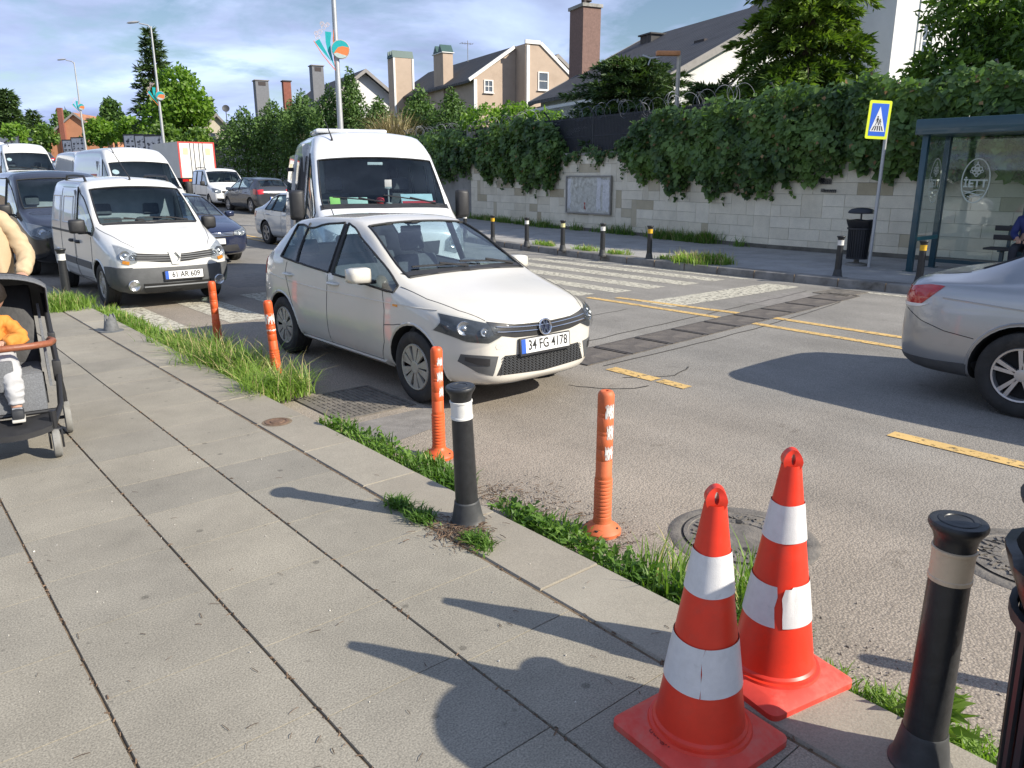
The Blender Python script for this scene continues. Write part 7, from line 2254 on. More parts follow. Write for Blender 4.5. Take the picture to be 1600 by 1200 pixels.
def emblem(M, par):
    """oval ring, lettering, a scalloped crest above and wave lines below"""
    rx, ry = .245, .40
    bm = NB()
    A = np.linspace(0,2*PI,49)
    for a,b in zip(A,A[1:]):
        q = [(rx*math.cos(a),ry*math.sin(a)),(rx*math.cos(b),ry*math.sin(b)),((rx-.022)*math.cos(b),(ry-.022)*math.sin(b)),((rx-.022)*math.cos(a),(ry-.022)*math.sin(a))]
        quad(bm, [M @ Vector((x,y,.008)) for x,y in q])
    ob('oval_ring', bm, frost, par, angle=0)
    text_ob('letters', '\u0130ETT', .19, frost, par, M @ Matrix.Translation((0,-.055,.008)), .0004, bold=.006)
    bm = NB()
    for cx,cy,r in ((0,.25,.045),(-.055,.205,.045),(.055,.205,.045),(0,.195,.05),(-.03,.15,.045),(.03,.15,.045),(-.085,.165,.03),(.085,.165,.03),(0,.11,.04)):
        P = [(cx+r*math.cos(a),cy+r*math.sin(a)) for a in np.linspace(0,2*PI,14,endpoint=False)]
        Q = [(cx+r*.62*math.cos(a),cy+r*.62*math.sin(a)) for a in np.linspace(0,2*PI,14,endpoint=False)]
        for k in range(14): quad(bm, [M @ Vector((*p,.0082+cy*.001)) for p in (P[k],P[(k+1)%14],Q[(k+1)%14],Q[k])])
    for sx in (-1,1): quad(bm, [M @ Vector((sx*x,y,.0086)) for x,y in ((.0,.27),(.012,.27),(.012,.335),(.0,.335))])
    ob('crest', bm, frost, par, angle=0)
    bm = NB()
    for yy,w,ph in ((-.19,.18,0),(-.24,.15,PI),(-.285,.11,0)):
        X = np.linspace(-w,w,17)
        for x0,x1 in zip(X,X[1:]):
            f = lambda x: yy+.016*math.sin(x/w*PI+ph)
            quad(bm, [M @ Vector(p) for p in ((x0,f(x0),.0084),(x1,f(x1),.0084),(x1,f(x1)+.018,.0084),(x0,f(x0)+.018,.0084))])
    ob('waves', bm, frost, par, angle=0)
emblem(Matrix.Translation((X2-.01,-.52,1.62)) @ Matrix.Rotation(-PI/2,4,'Z') @ Matrix.Rotation(PI/2,4,'X'), panes[0])
emblem(Matrix.Translation((X2-.01,-2.1,1.62)) @ Matrix.Rotation(-PI/2,4,'Z') @ Matrix.Rotation(PI/2,4,'X'), panes[1])
emblem(Matrix.Translation((.56,-.008,1.62)) @ Matrix.Rotation(PI/2,4,'X'), sp_)
bn = thing('bench', 'black slatted bench inside the bus shelter', 'bench', (15.5,4.1,.13))
for k,(x,z) in enumerate(((-.15,.46),(0,.46),(.15,.46),(.24,.64),(.26,.80))):
    bm = NB(); box(bm, (x-.05 if k < 3 else x-.012,-1.2,z-.018 if k < 3 else z-.045),(x+.05 if k < 3 else x+.012,1.0,z+.018 if k < 3 else z+.045), bev=.006); ob('slat', bm, black_pl, bn)
for y in (-.95,.75):
    bm = NB(); box(bm, (-.03,y-.03,-.02),(.03,y+.03,.44)); box(bm, (-.18,y-.025,.41),(.25,y+.025,.442)); box(bm, (.25,y-.025,.41),(.285,y+.025,.86)); ob('leg', bm, shel_m, bn, angle=0)

# ================================================================== PEOPLE AND PUSHCHAIR
def skin_mesh(name, chains, m, parent=None, root=0, lvl=2, flat_=None):
    """chains: list of [(point, radius or (rx,ry)), ...]; a chain starting with an int continues from that vertex"""
    V_, E_, Rr = [], [], []
    ids = {}
    for ci, ch in enumerate(chains):
        prev = None
        for it in ch:
            if isinstance(it, str): prev = ids[it]; continue
            p, r = it[0], it[1]
            V_.append(p); Rr.append(r if isinstance(r, tuple) else (r, r)); k = len(V_)-1
            if len(it) > 2: ids[it[2]] = k
            if prev is not None: E_.append((prev, k))
            prev = k
    me = bpy.data.meshes.new(name); me.from_pydata([tuple(v) for v in V_], E_, [])
    o = link(name, me)
    o.modifiers.new('skin','SKIN').use_smooth_shade = True
    sv = me.skin_vertices[0].data
    for k,(a,b) in enumerate(Rr): sv[k].radius = (a,b); sv[k].use_root = (k == root)
    s = o.modifiers.new('sub','SUBSURF'); s.levels = lvl; s.render_levels = lvl
    dg = bpy.context.evaluated_depsgraph_get()
    me2 = bpy.data.meshes.new_from_object(o.evaluated_get(dg)); me2.name = name
    bpy.data.objects.remove(o)
    me2.materials.clear()
    for q in (m if isinstance(m, list) else [m]): me2.materials.append(q)
    return link(name, me2, parent)
skin_m = mat('skin', (.46,.27,.19), .5, var=.06)
hair_m = mat('dark_hair', (.018,.013,.010), .5, var=.3, scale=40, bump=.4, bscale=80)
def folds(o, amp, sc):
    """creases pressed into cloth: ridged noise along the surface normals"""
    me = o.data; nv_ = [v.normal.copy() for v in me.vertices]
    for v, n in zip(me.vertices, nv_):
        a = noise.noise(Vector((v.co.x*sc, v.co.y*sc, v.co.z*sc*1.6))); b = noise.noise(Vector((v.co.x*sc*2.3+5, v.co.y*sc*2.3, v.co.z*sc*3.2)))
        v.co += n*amp*((1-2*abs(a))*.9+(1-2*abs(b))*.45-.6)
    return o
def hand_chains(wrist, fwd, side, up, s=1.):
    """chains for a half-curled hand: five fingers of different lengths rooted in the palm"""
    w = Vector(wrist); f = Vector(fwd).normalized(); sd = Vector(side).normalized(); u = Vector(up).normalized()
    out = [[(w, .026*s, 'w'), (w+f*.045*s, (.036*s,.018*s), 'pm'), (w+f*.085*s, (.038*s,.016*s), 'pe')]]
    for k,(o_,ln) in enumerate(((-.030,.062),(-.010,.072),(.010,.068),(.029,.054))):
        b = w+f*.088*s+sd*o_*s
        out.append(['pe', (b, .0095*s), (b+f*ln*.45*s-u*.012*s, .0088*s), (b+f*ln*.72*s-u*.036*s, .0080*s), (b+f*ln*.70*s-u*.058*s, .0070*s)])
    b = w+f*.035*s-sd*.032*s
    out.append(['pm', (b, .0115*s), (b+f*.022*s-sd*.022*s-u*.012*s, .0105*s), (b+f*.045*s-sd*.026*s-u*.030*s, .0085*s)])
    return out
def head_parts(par, c, s, yaw_v, hair=True, pitch=0.):
    """skull, face and hair centred at c, looking along yaw_v"""
    f = Vector(yaw_v).normalized(); M = Matrix.Translation(c) @ f.to_track_quat('-Y','Z').to_matrix().to_4x4() @ Matrix.Rotation(pitch,4,'X') @ Matrix.Scale(s,4)
    bm = NB(); bmesh.ops.create_uvsphere(bm, u_segments=24, v_segments=18, radius=.105)
    for v in bm.verts:
        x,y,z = v.co
        y *= 1.12; z *= 1.22
        if z < -.02: k = (-.02-z)/.11; x *= 1-.32*k; y *= 1-.12*k
        if y < -.07 and abs(z+.03) < .03 and abs(x) < .022: y -= .022*(1-abs(x)/.022)     # nose
        if y < -.06 and abs(z-.012) < .02 and .015 < abs(x) < .06: y += .010               # eye sockets
        v.co = (x,y,z)
    for v in bm.verts: v.co = M @ v.co
    hd = ob('head', bm, skin_m, par, angle=80)
    bm = NB()
    for sx in (-1,1):
        bmesh.ops.create_uvsphere(bm, u_segments=8, v_segments=6, radius=.012, matrix=M @ Matrix.Translation((sx*.035,-.098,.012)))
    ob('eyes', bm, hair_m, hd)
    bm = NB(); box(bm, (-.022,-.108,-.070),(.022,-.10,-.062), M, bev=.003); ob('mouth', bm, mat('lips', (.36,.14,.12), .5), hd)
    for sx in (-1,1):
        bm = NB(); bmesh.ops.create_uvsphere(bm, u_segments=8, v_segments=8, radius=.03, matrix=M @ Matrix.Translation((sx*.100,.005,-.005)) @ Matrix.Diagonal((.35,.6,1,1))); ob('ear', bm, skin_m, hd)
    if hair:
        bm = NB(); bmesh.ops.create_uvsphere(bm, u_segments=26, v_segments=18, radius=.114)
        dele = []
        for v in bm.verts:
            x,y,z = v.co; v.co = (x*1.02,y*1.13+.006,z*1.2+.012)
            if (y < -.045 and z < .055) or z < -.055: dele.append(v)
        bmesh.ops.delete(bm, geom=dele, context='VERTS')
        for v in bm.verts: v.co = M @ (v.co*(1+.02*math.sin(v.co.x*90)*math.sin(v.co.z*70+v.co.y*60)))
        ob('hair', bm, hair_m, hd, angle=80)
    return hd
# adult pushing the pushchair (mostly outside the left edge)
PX, PY = .70, 6.78
ad = thing('person', 'adult in open beige jacket and black top pushing the pushchair at the left edge', 'person', (PX,PY,.12))
jean_m = mat('dark_trousers', (.02,.022,.03), .85, var=.15, scale=30)
bt = mat('black_top', (.012,.012,.013), .85, var=.2, scale=30)
beige_j = mat('beige_jacket', (.46,.345,.215), .75, var=.07, scale=8, bump=.25, bscale=14)
body_ch = [[((0,.02,.93), (.14,.11), 'pel'), ((0,.02,1.10), (.125,.10)), ((0,.0,1.28), (.15,.11), 'ch'), ((0,.0,1.40), (.14,.09), 'sh'), ((0,-.01,1.49), .055, 'nk'), ((0,-.02,1.56), .055)],
    ['pel', ((.09,.02,.88), .095), ((.10,-.02,.48), .06), ((.10,.04,.10), .042), ((.10,-.06,.04), .04), ((.10,-.14,.03), .03)],
    ['pel', ((-.09,.02,.88), .095), ((-.10,.06,.48), .06), ((-.10,.16,.12), .042), ((-.10,.08,.04), .04), ((-.10,.0,.03), .03)],
    ['sh', ((.17,.0,1.40), .055), ((.29,-.04,1.16), .045), ((.21,-.30,1.02), .034)],
    ['sh', ((-.17,.0,1.40), .055), ((-.29,-.04,1.16), .045), ((-.21,-.30,1.02), .034)]]
skin_mesh('body', body_ch, skin_m, ad)
skin_mesh('black_top', [[((0,.02,.90), (.155,.125)), ((0,.02,1.10), (.142,.118)), ((0,.0,1.28), (.165,.125)), ((0,.0,1.41), (.13,.09)), ((0,-.01,1.47), .065)]], bt, ad)
skin_mesh('trousers', [[((0,.02,.95), (.155,.125), 'p'), ((0,.02,.90), (.15,.12), 'q')], ['q', ((.095,.02,.80), .10), ((.10,-.02,.48), .075), ((.10,.04,.09), .062)], ['q', ((-.095,.02,.80), .10), ((-.10,.06,.48), .075), ((-.10,.16,.11), .062)]], jean_m, ad)
for sx,yy in ((.10,-.02),(-.10,.10)):
    bm = NB(); box(bm, (sx-.05,yy-.16,-.01),(sx+.05,yy+.10,.085), bev=.035); ob('shoe', bm, mat('shoe_white', (.5,.5,.5), .6), ad)
# jacket: two open fronts, back and sleeves with folds
for s in (1,-1):
    jk = skin_mesh('jacket_sleeve', [[((s*.05,.035,1.42), .06), ((s*.165,.0,1.405), .070), ((s*.235,-.015,1.28), .064), ((s*.285,-.045,1.15), .064), ((s*.258,-.16,1.085), .056), ((s*.218,-.275,1.025), .046), ((s*.208,-.305,1.015), .045)]], beige_j, ad, 0, 3)
    folds(jk, .015, 6.5)
bm = NB(); rows = []
for j in range(13):
    z = .80+.64*j/12; w = .185+.03*math.sin(j/12*PI)+(.02 if j < 3 else 0)-(.05 if j > 10 else 0); dp = .150-.02*j/12; row = []
    for i in range(29):
        a = R_(-62)+R_(304)*i/28 + 0
        f = 1+.025*math.sin(a*9+j*.8)+.02*math.sin(j*1.3+a*4)
        row.append(bm.verts.new((w*math.cos(a)*f, .02+dp*math.sin(a)*f, z)))
    rows.append(row)
for j in range(12):
    for i in range(28): bm.faces.new((rows[j][i],rows[j][i+1],rows[j+1][i+1],rows[j+1][i]))
jb = ob('jacket', bm, beige_j, ad, angle=80)
mo = jb.modifiers.new('thick','SOLIDIFY'); mo.thickness = .014
bm = NB(); tube(bm, [(.135*math.cos(a), .01+.10*math.sin(a), 1.455+.02*math.sin(a)) for a in np.linspace(R_(-70),R_(250),18)], [.026]*18, 8); ob('collar', bm, beige_j, ad)
for s in (1,-1):
    skin_mesh('hand', hand_chains((s*.208,-.30,1.015), (-.15*s,-1,-.12), (1,0,0), (0,-.1,1)), skin_m, ad)
head_parts(ad, Vector((0,-.03,1.64)), 1.0, (0,-1,-.15))

# ---- pushchair
SX, SY = .63, 5.76
pc = thing('pushchair', 'black and grey pushchair with a brown bumper bar at the left edge', 'pushchair', (SX,SY,.12), R_(-8))
fr_m = mat('pram_frame', (.018,.018,.02), .4, var=.1)
fab_g = mat('pram_grey_fabric', (.13,.135,.145), .9, var=.3, scale=120, bump=.3, bscale=160)
fab_k = mat('pram_black_fabric', (.014,.014,.016), .6, var=.25, scale=12, bump=.5, bscale=12)
tan_l = mat('pram_brown_leather', (.23,.075,.035), .5, var=.15, scale=30, bump=.2)
wheel_g = mat('pram_wheel_grey', (.22,.215,.20), .8, var=.15, scale=20, dirt=((.12,.11,.09), 9, .5, .75))
for s in (1,-1):
    bm = NB(); tube(bm, [(s*.27,.52,.98),(s*.28,.40,.86),(s*.285,.18,.62),(s*.29,.0,.44),(s*.27,-.22,.27),(s*.215,-.42,.20)], [.016,.017,.018,.018,.018,.017], 10); ob('side_tube', bm, fr_m, pc)
    bm = NB(); tube(bm, [(s*.285,.02,.46),(s*.30,.06,.28),(s*.305,.06,.11)], [.018,.018,.016], 10); ob('rear_strut', bm, fr_m, pc)
    bm = NB(); box(bm, (s*.285-.025,-.035,.38),(s*.285+.025,.035,.52), bev=.012); ob('fold_joint', bm, black_pl, pc)
    bm = NB(); box(bm, (s*.285-.022,.13,.60),(s*.285+.022,.19,.68), bev=.01); ob('seat_joint', bm, black_pl, pc)
    # front swivel wheel
    bm = NB(); tube(bm, [(s*.215,-.42,.29),(s*.215,-.42,.17)], .022, 10); tube(bm, [(s*.215-.03,-.43,.165),(s*.215+.03,-.43,.165)], .02, 8)
    for q in (-1,1): box(bm, (s*.215+q*.034-.006,-.475,.06),(s*.215+q*.034+.006,-.415,.175), bev=.004)
    fk = ob('front_fork', bm, fr_m, pc)
    bm = NB(); lathe(bm, [(.035,-.021),(.075,-.023),(.085,-.018),(.088,0),(.085,.018),(.075,.023),(.035,.021)], 28, M=Matrix.Translation((s*.215,-.45,.088)) @ Matrix.Rotation(PI/2,4,'Y')); wf = ob('front_wheel', bm, wheel_g, fk)
    bm = NB(); lathe(bm, [(0,-.016),(.06,-.016),(.06,.016),(0,.016)], 20, M=Matrix.Translation((s*.215,-.45,.088)) @ Matrix.Rotation(PI/2,4,'Y')); ob('hub', bm, fr_m, wf)
    bm = NB(); M = Matrix.Translation((s*.305,.06,.11)) @ Matrix.Rotation(PI/2,4,'Y')
    lathe(bm, [(.06,-.019),(.098,-.021),(.108,-.016),(.112,0),(.108,.016),(.098,.021),(.06,.019)], 30, M=M); wr_ = ob('rear_wheel', bm, wheel_g, pc)
    bm = NB(); lathe(bm, [(0,-.012),(.08,-.012),(.08,.012),(0,.012)], 20, M=M); ob('hub', bm, fr_m, wr_)
bm = NB(); tube(bm, [(-.27,.52,.98),(-.22,.55,1.0),(.22,.55,1.0),(.27,.52,.98)], .019, 10); ob('push_handle', bm, fr_m, pc)
bm = NB(); tube(bm, [(-.305,.06,.11),(.305,.06,.11)], .012, 8); tube(bm, [(-.25,-.26,.25),(.25,-.26,.25)], .015, 8); ob('axle', bm, fr_m, pc)
# footboard
bm = NB(); rows = []
for j in range(5):
    y = -.50+.24*j/4; z = .215+.03*j/4
    rows.append([bm.verts.new((x*(1-.12*(1-j/4)), y-.04*(1-(x/.22)**2)*(1-j/4), z-.02*(1-(x/.22)**2))) for x in np.linspace(-.23,.23,9)])
for j in range(4):
    for i in range(8): bm.faces.new((rows[j][i],rows[j][i+1],rows[j+1][i+1],rows[j+1][i]))
r_ = bmesh.ops.extrude_face_region(bm, geom=bm.faces[:])
for v in r_['geom']:
    if isinstance(v, bmesh.types.BMVert): v.co.z -= .035
ob('footboard', bm, black_pl, pc, angle=50)
# seat, backrest, front apron
bm = NB(); box(bm, (-.20,-.20,.44),(.20,.16,.50), bev=.025); ob('seat', bm, fab_g, pc, angle=50)
bm = NB(); box(bm, (-.205,-.035,0),(.205,.035,.56), Matrix.Translation((0,.17,.46)) @ Matrix.Rotation(R_(-22),4,'X'), bev=.03); ob('backrest', bm, fab_k, pc, angle=50)
bm = NB(); box(bm, (-.20,-.03,-.21),(.20,.02,.03), Matrix.Translation((0,-.20,.46)) @ Matrix.Rotation(R_(-14),4,'X'), bev=.02); ob('leg_rest', bm, fab_g, pc, angle=50)
for s in (1,-1):
    bm = NB(); prism(bm, [(-.22,.40),(.16,.44),(.36,.80),(.30,.86),(.12,.66),(-.2,.58)], -.008, .008, Matrix.Translation((s*.235,0,0)) @ Matrix(((0,0,1,0),(1,0,0,0),(0,1,0,0),(0,0,0,1)))); ob('side_panel', bm, fab_g if s > 0 else fab_k, pc, angle=0)
bm = NB(); box(bm, (-.21,-.16,.28),(.21,.14,.32), bev=.01); box(bm, (-.21,-.17,.28),(.21,-.155,.40)); box(bm, (-.21,.13,.28),(.21,.145,.42)); ob('storage_basket', bm, fab_k, pc, angle=40)
bm = NB(); tube(bm, [(-.27,.10,.64),(-.285,-.06,.66),(-.26,-.20,.67),(-.16,-.27,.675),(0,-.285,.675),(.16,-.27,.675),(.26,-.20,.67),(.285,-.06,.66),(.27,.10,.64)], .021, 12); ob('bumper_bar', bm, tan_l, pc)
# hood: ribbed half shell
def hood(a0, a1, n, m, name, rx=.295, r0=.37):
    bm = NB(); rows = []
    for j in range(n+1):
        a = R_(a0)+(R_(a1)-R_(a0))*j/n; row = []
        for i in range(21):
            t = -PI/2+PI*i/20
            w = max(-1,min(1,math.sin(t)*1.12)); h = math.cos(t)**.55
            k = r0*(.42+.58*h)*(1+.02*math.cos(j*PI))
            row.append(bm.verts.new((rx*w*(.98+.02*h), .20-k*math.cos(a), .66+k*math.sin(a))))
        rows.append(row)
    for j in range(n):
        for i in range(20): bm.faces.new((rows[j][i],rows[j][i+1],rows[j+1][i+1],rows[j+1][i]))
    o = ob(name, bm, m, pc, angle=70); md = o.modifiers.new('t','SOLIDIFY'); md.thickness = .008
    return o
hood(80, 168, 9, fab_k, 'canopy', .295, .42)
hood(71, 82, 2, fab_g, 'canopy_visor', .30, .425)
# ---- child in the pushchair
chd = thing('person', 'small child in an orange jacket and pale grey trousers sitting in the pushchair', 'child', (SX-.095,SY+.01,.12), R_(-8))
or_m = mat('child_orange_jacket', (.58,.22,.035), .8, var=.12, scale=10, bump=.5, bscale=16)
gt_m = mat('child_grey_trousers', (.40,.40,.41), .9, var=.08, scale=14, bump=.3, bscale=20)
skin_mesh('body', [[((.02,.0,.56), (.085,.075), 'p'), ((.03,.05,.68), (.085,.07)), ((.05,.09,.78), (.08,.06), 's'), ((.07,.09,.84), .035), ((.08,.08,.88), .04)],
    ['p', ((.10,-.10,.565), .06), ((.125,-.24,.535), .048), ((.13,-.29,.38), .040), ((.13,-.30,.29), .030), ((.13,-.36,.265), .024)], ['p', ((-.07,-.10,.565), .06), ((-.09,-.24,.535), .048), ((-.10,-.29,.38), .040), ((-.10,-.30,.29), .030), ((-.10,-.36,.265), .024)],
    ['s', ((.14,.07,.77), .04), ((.20,-.02,.68), .034), ((.12,-.15,.70), .026)], ['s', ((-.06,.07,.77), .04), ((-.12,-.02,.68), .034), ((-.06,-.15,.70), .026)]], skin_m, chd)
oj = skin_mesh('jacket', [[((.02,.0,.565), (.115,.10), 'p'), ((.03,.05,.68), (.118,.095)), ((.05,.09,.785), (.105,.085), 's'), ((.06,.08,.835), .07)],
    ['s', ((.15,.06,.77), .062), ((.215,-.03,.68), .054), ((.125,-.15,.695), .045)], ['s', ((-.06,.06,.77), .062), ((-.13,-.03,.68), .054), ((-.06,-.15,.695), .045)]], or_m, chd, 0, 3)
folds(oj, .014, 11)
skin_mesh('trousers', [[((.02,.0,.55), (.11,.095), 'p')], ['p', ((.10,-.10,.568), .078), ((.125,-.24,.54), .066), ((.132,-.285,.42), .058), ((.132,-.295,.315), .044)], ['p', ((-.07,-.10,.568), .078), ((-.09,-.24,.54), .066), ((-.10,-.285,.42), .058), ((-.10,-.295,.315), .044)]], gt_m, chd, 0, 3); folds([o for o in chd.children if o.name.startswith('trousers')][0], .009, 13)
for sx in (.132,-.10):
    bm = NB(); box(bm, (sx-.034,-.405,.245),(sx+.034,-.27,.315), bev=.024); sh = ob('shoe', bm, mat('child_shoe', (.025,.027,.032), .6), chd)
    bm = NB(); box(bm, (sx-.036,-.408,.236),(sx+.036,-.268,.256), bev=.009); ob('sole', bm, mat('shoe_sole', (.5,.48,.44), .7), sh)
    bm = NB(); box(bm, (sx-.028,-.36,.298),(sx+.028,-.34,.318), bev=.005); ob('strap', bm, mat('shoe_strap', (.25,.26,.28), .6), sh)
for s,x in ((1,.11),(-1,-.05)):
    skin_mesh('hand', hand_chains((x,-.16,.70), (-.3*s,-1,-.2), (1,0,0), (0,-.2,1), .55), skin_m, chd)
head_parts(chd, Vector((.07,.06,.955)), .82, (-.75,-1,-.55))
# pale blanket edge / harness pad hanging over the leg rest
bm = NB(); box(bm, (-.10,-.305,.41),(.05,-.26,.60), bev=.015); ob('harness_pad', bm, fab_g, pc, angle=50)

# ---- waiting passenger in the shelter
wp = thing('person', 'seated passenger in a navy blue jacket inside the bus shelter at the right edge', 'person', (15.44,4.43,.13), R_(-90))
nv = mat('navy_jacket', (.015,.025,.12), .7, var=.12, scale=10, bump=.3, bscale=14)
skin_mesh('body', [[((0,.05,.56), (.14,.11), 'p'), ((0,.04,.78), (.13,.10)), ((0,-.02,1.0), (.15,.10), 's'), ((0,-.08,1.10), .055), ((0,-.10,1.16), .05)],
    ['p', ((.10,-.12,.54), .08), ((.11,-.42,.52), .06), ((.11,-.40,.12), .042), ((.11,-.52,.05), .035)], ['p', ((-.10,-.12,.54), .08), ((-.11,-.42,.52), .06), ((-.11,-.40,.12), .042), ((-.11,-.52,.05), .035)],
    ['s', ((.18,-.02,.98), .05), ((.23,-.10,.74), .042), ((.10,-.30,.66), .032)], ['s', ((-.18,-.02,.98), .05), ((-.23,-.10,.74), .042), ((-.10,-.30,.66), .032)]], skin_m, wp)
skin_mesh('jacket', [[((0,.05,.52), (.18,.15), 'p'), ((0,.05,.78), (.175,.14)), ((0,-.01,1.0), (.17,.12), 's'), ((0,-.06,1.09), .085)],
    ['s', ((.185,-.02,.98), .075), ((.24,-.10,.74), .066), ((.12,-.28,.665), .05)], ['s', ((-.185,-.02,.98), .075), ((-.24,-.10,.74), .066), ((-.12,-.28,.665), .05)]], nv, wp)
skin_mesh('trousers', [[((0,.05,.56), (.15,.12), 'p')], ['p', ((.10,-.12,.54), .095), ((.11,-.42,.52), .075), ((.11,-.40,.13), .058)], ['p', ((-.10,-.12,.54), .095), ((-.11,-.42,.52), .075), ((-.11,-.40,.13), .058)]], jean_m, wp)
for sx in (.11,-.11):
    bm = NB(); box(bm, (sx-.048,-.60,-.01),(sx+.048,-.35,.08), bev=.034); ob('shoe', bm, mat('child_shoe'), wp)
for s in (1,-1): skin_mesh('hand', hand_chains((s*.11,-.29,.665), (-.5*s,-1,-.1), (1,0,0), (0,0,1)), skin_m, wp)
head_parts(wp, Vector((0,-.12,1.27)), 1.0, (0,-1,-.3))

# ================================================================== GRASS, WEEDS, LITTER
gr_m = leaf_mat('verge_grass', (.12,.22,.03), (.27,.39,.085), .42, .5)
gr_d = leaf_mat('dark_weed', (.075,.16,.025), (.16,.27,.05), .38, .5)
dry_m = mat('dry_grass', (.40,.34,.16), .9, islands=.3)
def grass(label, pts_fn, n, h, m=gr_m, lean=.6, w=.0042, name='grass', clump=26, spread=.05, dry=0.):
    C = np.array([pts_fn() for _ in range(max(1,n//clump))])
    P = np.repeat(C, clump, axis=0) + np.concatenate([rng.normal(size=(len(C)*clump,2))*spread, np.zeros((len(C)*clump,1))],1)
    hs = np.repeat(h*rng.uniform(.5,1.25,len(C)), clump)
    o = grass_mesh(name, P, hs, m, None, lean, w)
    tag(o, label, 'grass', None, 'stuff')
    if dry:
        k = rng.choice(len(P), int(len(P)*dry), replace=False)
        o2 = grass_mesh('dry_grass', P[k], hs[k]*1.25, dry_m, None, lean*.8, w*.7)
        tag(o2, 'straw coloured seed stalks among: '+label[:40], 'dry grass', None, 'stuff'); o2['label'] = 'dry straw stalks standing in the '+label
    return o
U = rnd.uniform
def tri(a,b): return rnd.triangular(a,b)
grass('tall bright grass tuft spilling over the kerb beside the hatchback', lambda: (2.50+tri(-.30,.36), 5.75+3.0*rnd.betavariate(1.3,1.7), .04), 4000, .27, lean=.95, spread=.06, dry=.16)
grass('low weeds along the kerb below the scraped orange post', lambda: (2.45+tri(-.12,.16), 3.35+1.75*rnd.betavariate(.9,1.1), .02), 1100, .12, gr_d, .6, .005, spread=.04, dry=.04)
grass('weedy kerb strip running from the scuffed bollard to the cones', lambda: (2.42+tri(-.08,.16), 1.3+1.85*rnd.betavariate(.8,1.3), .02), 1250, .11, gr_d, .7, .005, spread=.04)
grass('taller grass blades behind the nearer cone', lambda: (2.60+tri(-.16,.16), U(1.45,2.05), .0), 480, .27, gr_m, .45, .0045, spread=.04, dry=.1)
grass('small grass tuft in the paving joint left of the scuffed bollard', lambda: (1.98+tri(-.05,.05), U(2.95,3.3), .118), 520, .07, gr_d, .9, .004, spread=.022)
grass('sprig of grass in the joint in front of the scuffed bollard', lambda: (2.04+tri(-.04,.04), U(2.52,2.72), .118), 260, .06, gr_d, .9, .004, spread=.02)
grass('grass band crossing the pavement under the left bollard', lambda: (2.15+tri(-.75,.3), 11.75+tri(-.5,.5), .115), 3400, .20, gr_m, .7, .005, spread=.07, dry=.08)
grass('grass fringe along the kerb beside the bollard stub', lambda: (2.42+tri(-.10,.16), U(8.6,11.4), .05), 2600, .13, gr_m, .7, .005, spread=.05, dry=.05)
grass('green sprigs in the gutter between the farther cone and the beige banded bollard', lambda: (2.45+tri(-.07,.07), U(.95,1.15), .01), 420, .07, gr_m, .8, .004, spread=.025)
grass('yellowing weeds on the far kerb left of the litter bin', lambda: (13.0+tri(-.25,.7), U(9.0,10.1), .13), 1500, .22, gr_m, .6, .009, spread=.09, dry=.35)
grass('weeds along the foot of the stone wall', lambda: ((lambda y: (wall_x(y)-.12-abs(tri(-.18,.18)), y, .13))(rnd.choice([U(12.2,14.5),U(20,29),U(11,26)]))), 5200, .32, gr_d, .6, .008, spread=.09, dry=.15)
grass('grass tufts between the far kerb bollards', lambda: ((lambda y: (far_kerb(y)+.35+tri(-.06,.25), y, .13))(rnd.choice([14.8,14.6,12.9,13.2,11.8,10.6])+U(-.3,.3))), 900, .13, gr_m, .7, .008, spread=.06, dry=.2)
# broad leaved weed by the nearest bollard
wd = thing('weed', 'broad leaved weed growing from the gutter right of the beige banded bollard', 'weed', (2.44,.74,.0))
n = 60; a_ = rng.uniform(0,2*PI,n); z_ = rng.uniform(.03,.22,n)
leaf_mesh('leaves', np.stack([.015*np.cos(a_),.015*np.sin(a_),z_],1), np.stack([np.cos(a_),np.sin(a_),.5+rng.normal(size=n)*.3],1), .13*rng.uniform(.4,1.1,n)*(1.2-z_*2.5), .17, gr_m, wd, nrm=np.array([0,0,1.])+rng.normal(size=(n,3))*.3)
bm = NB(); tube(bm, [(0,0,0),(.01,0,.12),(.0,.01,.25)], [.006,.005,.003], 6); ob('stem', bm, mat('weed_stem', (.09,.14,.04), .7), wd)
grass('low green weeds at the foot of the broad leaved weed', lambda: (2.44+tri(-.07,.12), U(.50,.92), .0), 900, .09, gr_m, .8, .0045, spread=.03)
P = np.array([(2.47+tri(-.1,.14), rnd.choice([U(3.4,5.0),U(1.4,3.0),U(1.4,3.0)]), .03+U(0,.07)) for _ in range(1500)])
o = leaf_mesh('weed_leaves', P, np.stack([rng.normal(size=len(P)),rng.normal(size=len(P)),.5+rng.normal(size=len(P))*.4],1), .045*rng.uniform(.5,1.4,len(P)), .28, gr_d, None, nrm=np.array([0,0,1.])+rng.normal(size=P.shape)*.4)
tag(o, 'small broad weed leaves mixed into the kerb strip', 'weeds', None, 'stuff')
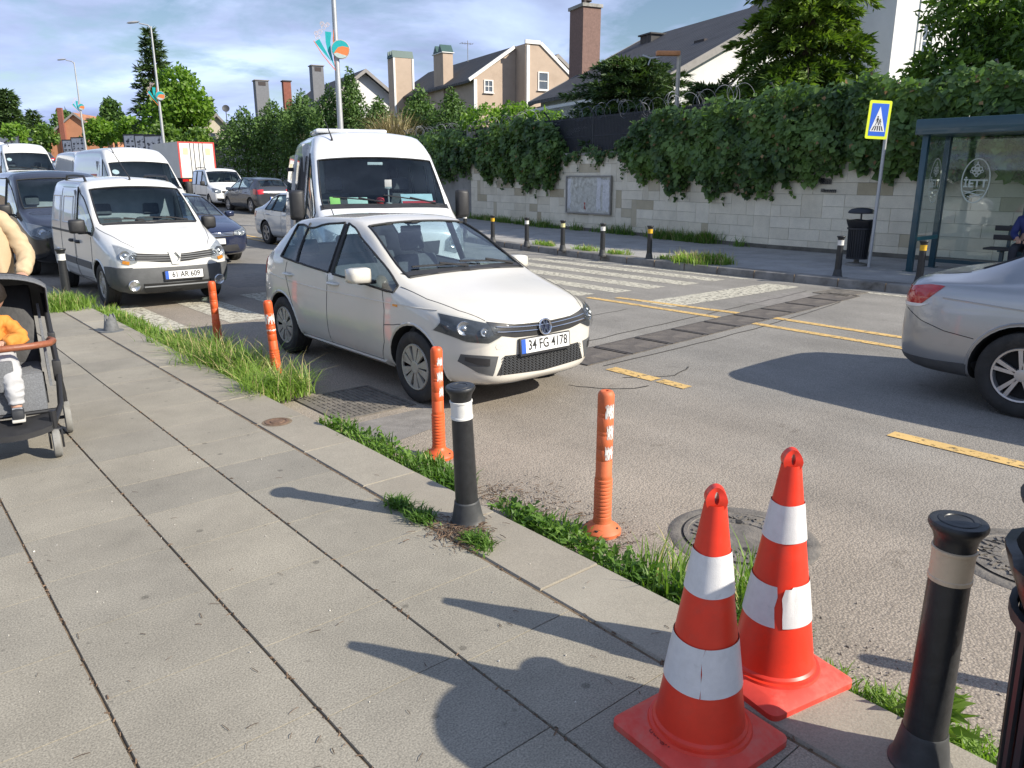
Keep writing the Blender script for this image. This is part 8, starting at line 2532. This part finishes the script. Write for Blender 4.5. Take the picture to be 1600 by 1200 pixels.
# soil, needles and twigs
def litter(name, label, fn, n, ln, m, wd_=.0016):
    bm = NB()
    for _ in range(n):
        x,y,z = fn(); a = U(0,2*PI); l = ln*U(.4,1.3); dx, dy = math.cos(a)*l/2, math.sin(a)*l/2; b = U(-.3,.3)*l
        pts = [(x-dx,y-dy,z+.002),(x-dy*b*2,y+dx*b*2,z+.0045),(x+dx,y+dy,z+.002)]
        tube(bm, pts, wd_*U(.6,1.4), 4)
    return tag(ob(name, bm, m, None, angle=60), label, 'litter', None, 'stuff')
twig = mat('twig_brown', (.11,.07,.045), .9, islands=.5)
litter('twigs', 'small twigs and needles scattered over the near paving', lambda: (U(.2,2.3), 1.0+3.6*rnd.betavariate(1,2), .1215), 75, .036, twig, .0011)
litter('leaf_litter', 'brown needle litter heaped at the foot of the scuffed bollard', lambda: (2.05+rnd.gauss(0,.07), 2.80+rnd.gauss(0,.09), .122+U(0,.012)), 420, .04, twig, .0018)
litter('leaf_litter', 'brown litter caught in the gutter below the scuffed bollard', lambda: (2.55+abs(rnd.gauss(0,.16)), U(2.3,3.4), .004+U(0,.006)), 520, .035, twig, .0018)
litter('leaf_litter', 'soil crumbs packed in the long paving joints', lambda: (rnd.choice(XL[:5])+rnd.gauss(0,.006), U(.8,7), .113+U(0,.006)), 600, .018, mat('joint_crumbs', (.13,.085,.055), .95, islands=.5), .0028)
def pebble(fn, n, s, label, m):
    bm = NB()
    for _ in range(n):
        x,y,z = fn(); k = s*U(.5,1.4)
        bmesh.ops.create_icosphere(bm, subdivisions=1, radius=k, matrix=Matrix.Translation((x,y,z+k*.3)) @ Euler((U(0,3),U(0,3),U(0,3))).to_matrix().to_4x4() @ Matrix.Diagonal((1,.75,.5,1)))
    return tag(ob('gravel', bm, m, None), label, 'gravel', None, 'stuff')
pebble(lambda: (2.36+abs(rnd.gauss(0,.30)), U(.4,3.4), .0), 900, .006, 'loose grit along the gutter', mat('grit', (.26,.23,.20), .9, islands=.5))
pebble(lambda: (U(.1,2.2), U(1.0,5), .1205), 70, .004, 'tiny pale chips lying on the paving', mat('chips', (.5,.47,.42), .9, islands=.4))
bc = thing('bottle_cap', 'bright blue bottle cap lying in the gutter weeds behind the scuffed bollard', 'bottle cap', (2.40,2.99,.03)); bc.rotation_euler = (.5,.3,0)
bm = NB(); lathe(bm, [(.016,0),(.017,.012),(.015,.015),(0,.016)], 18); ob('cap', bm, mat('cap_blue', (.01,.34,.55), .4), bc)
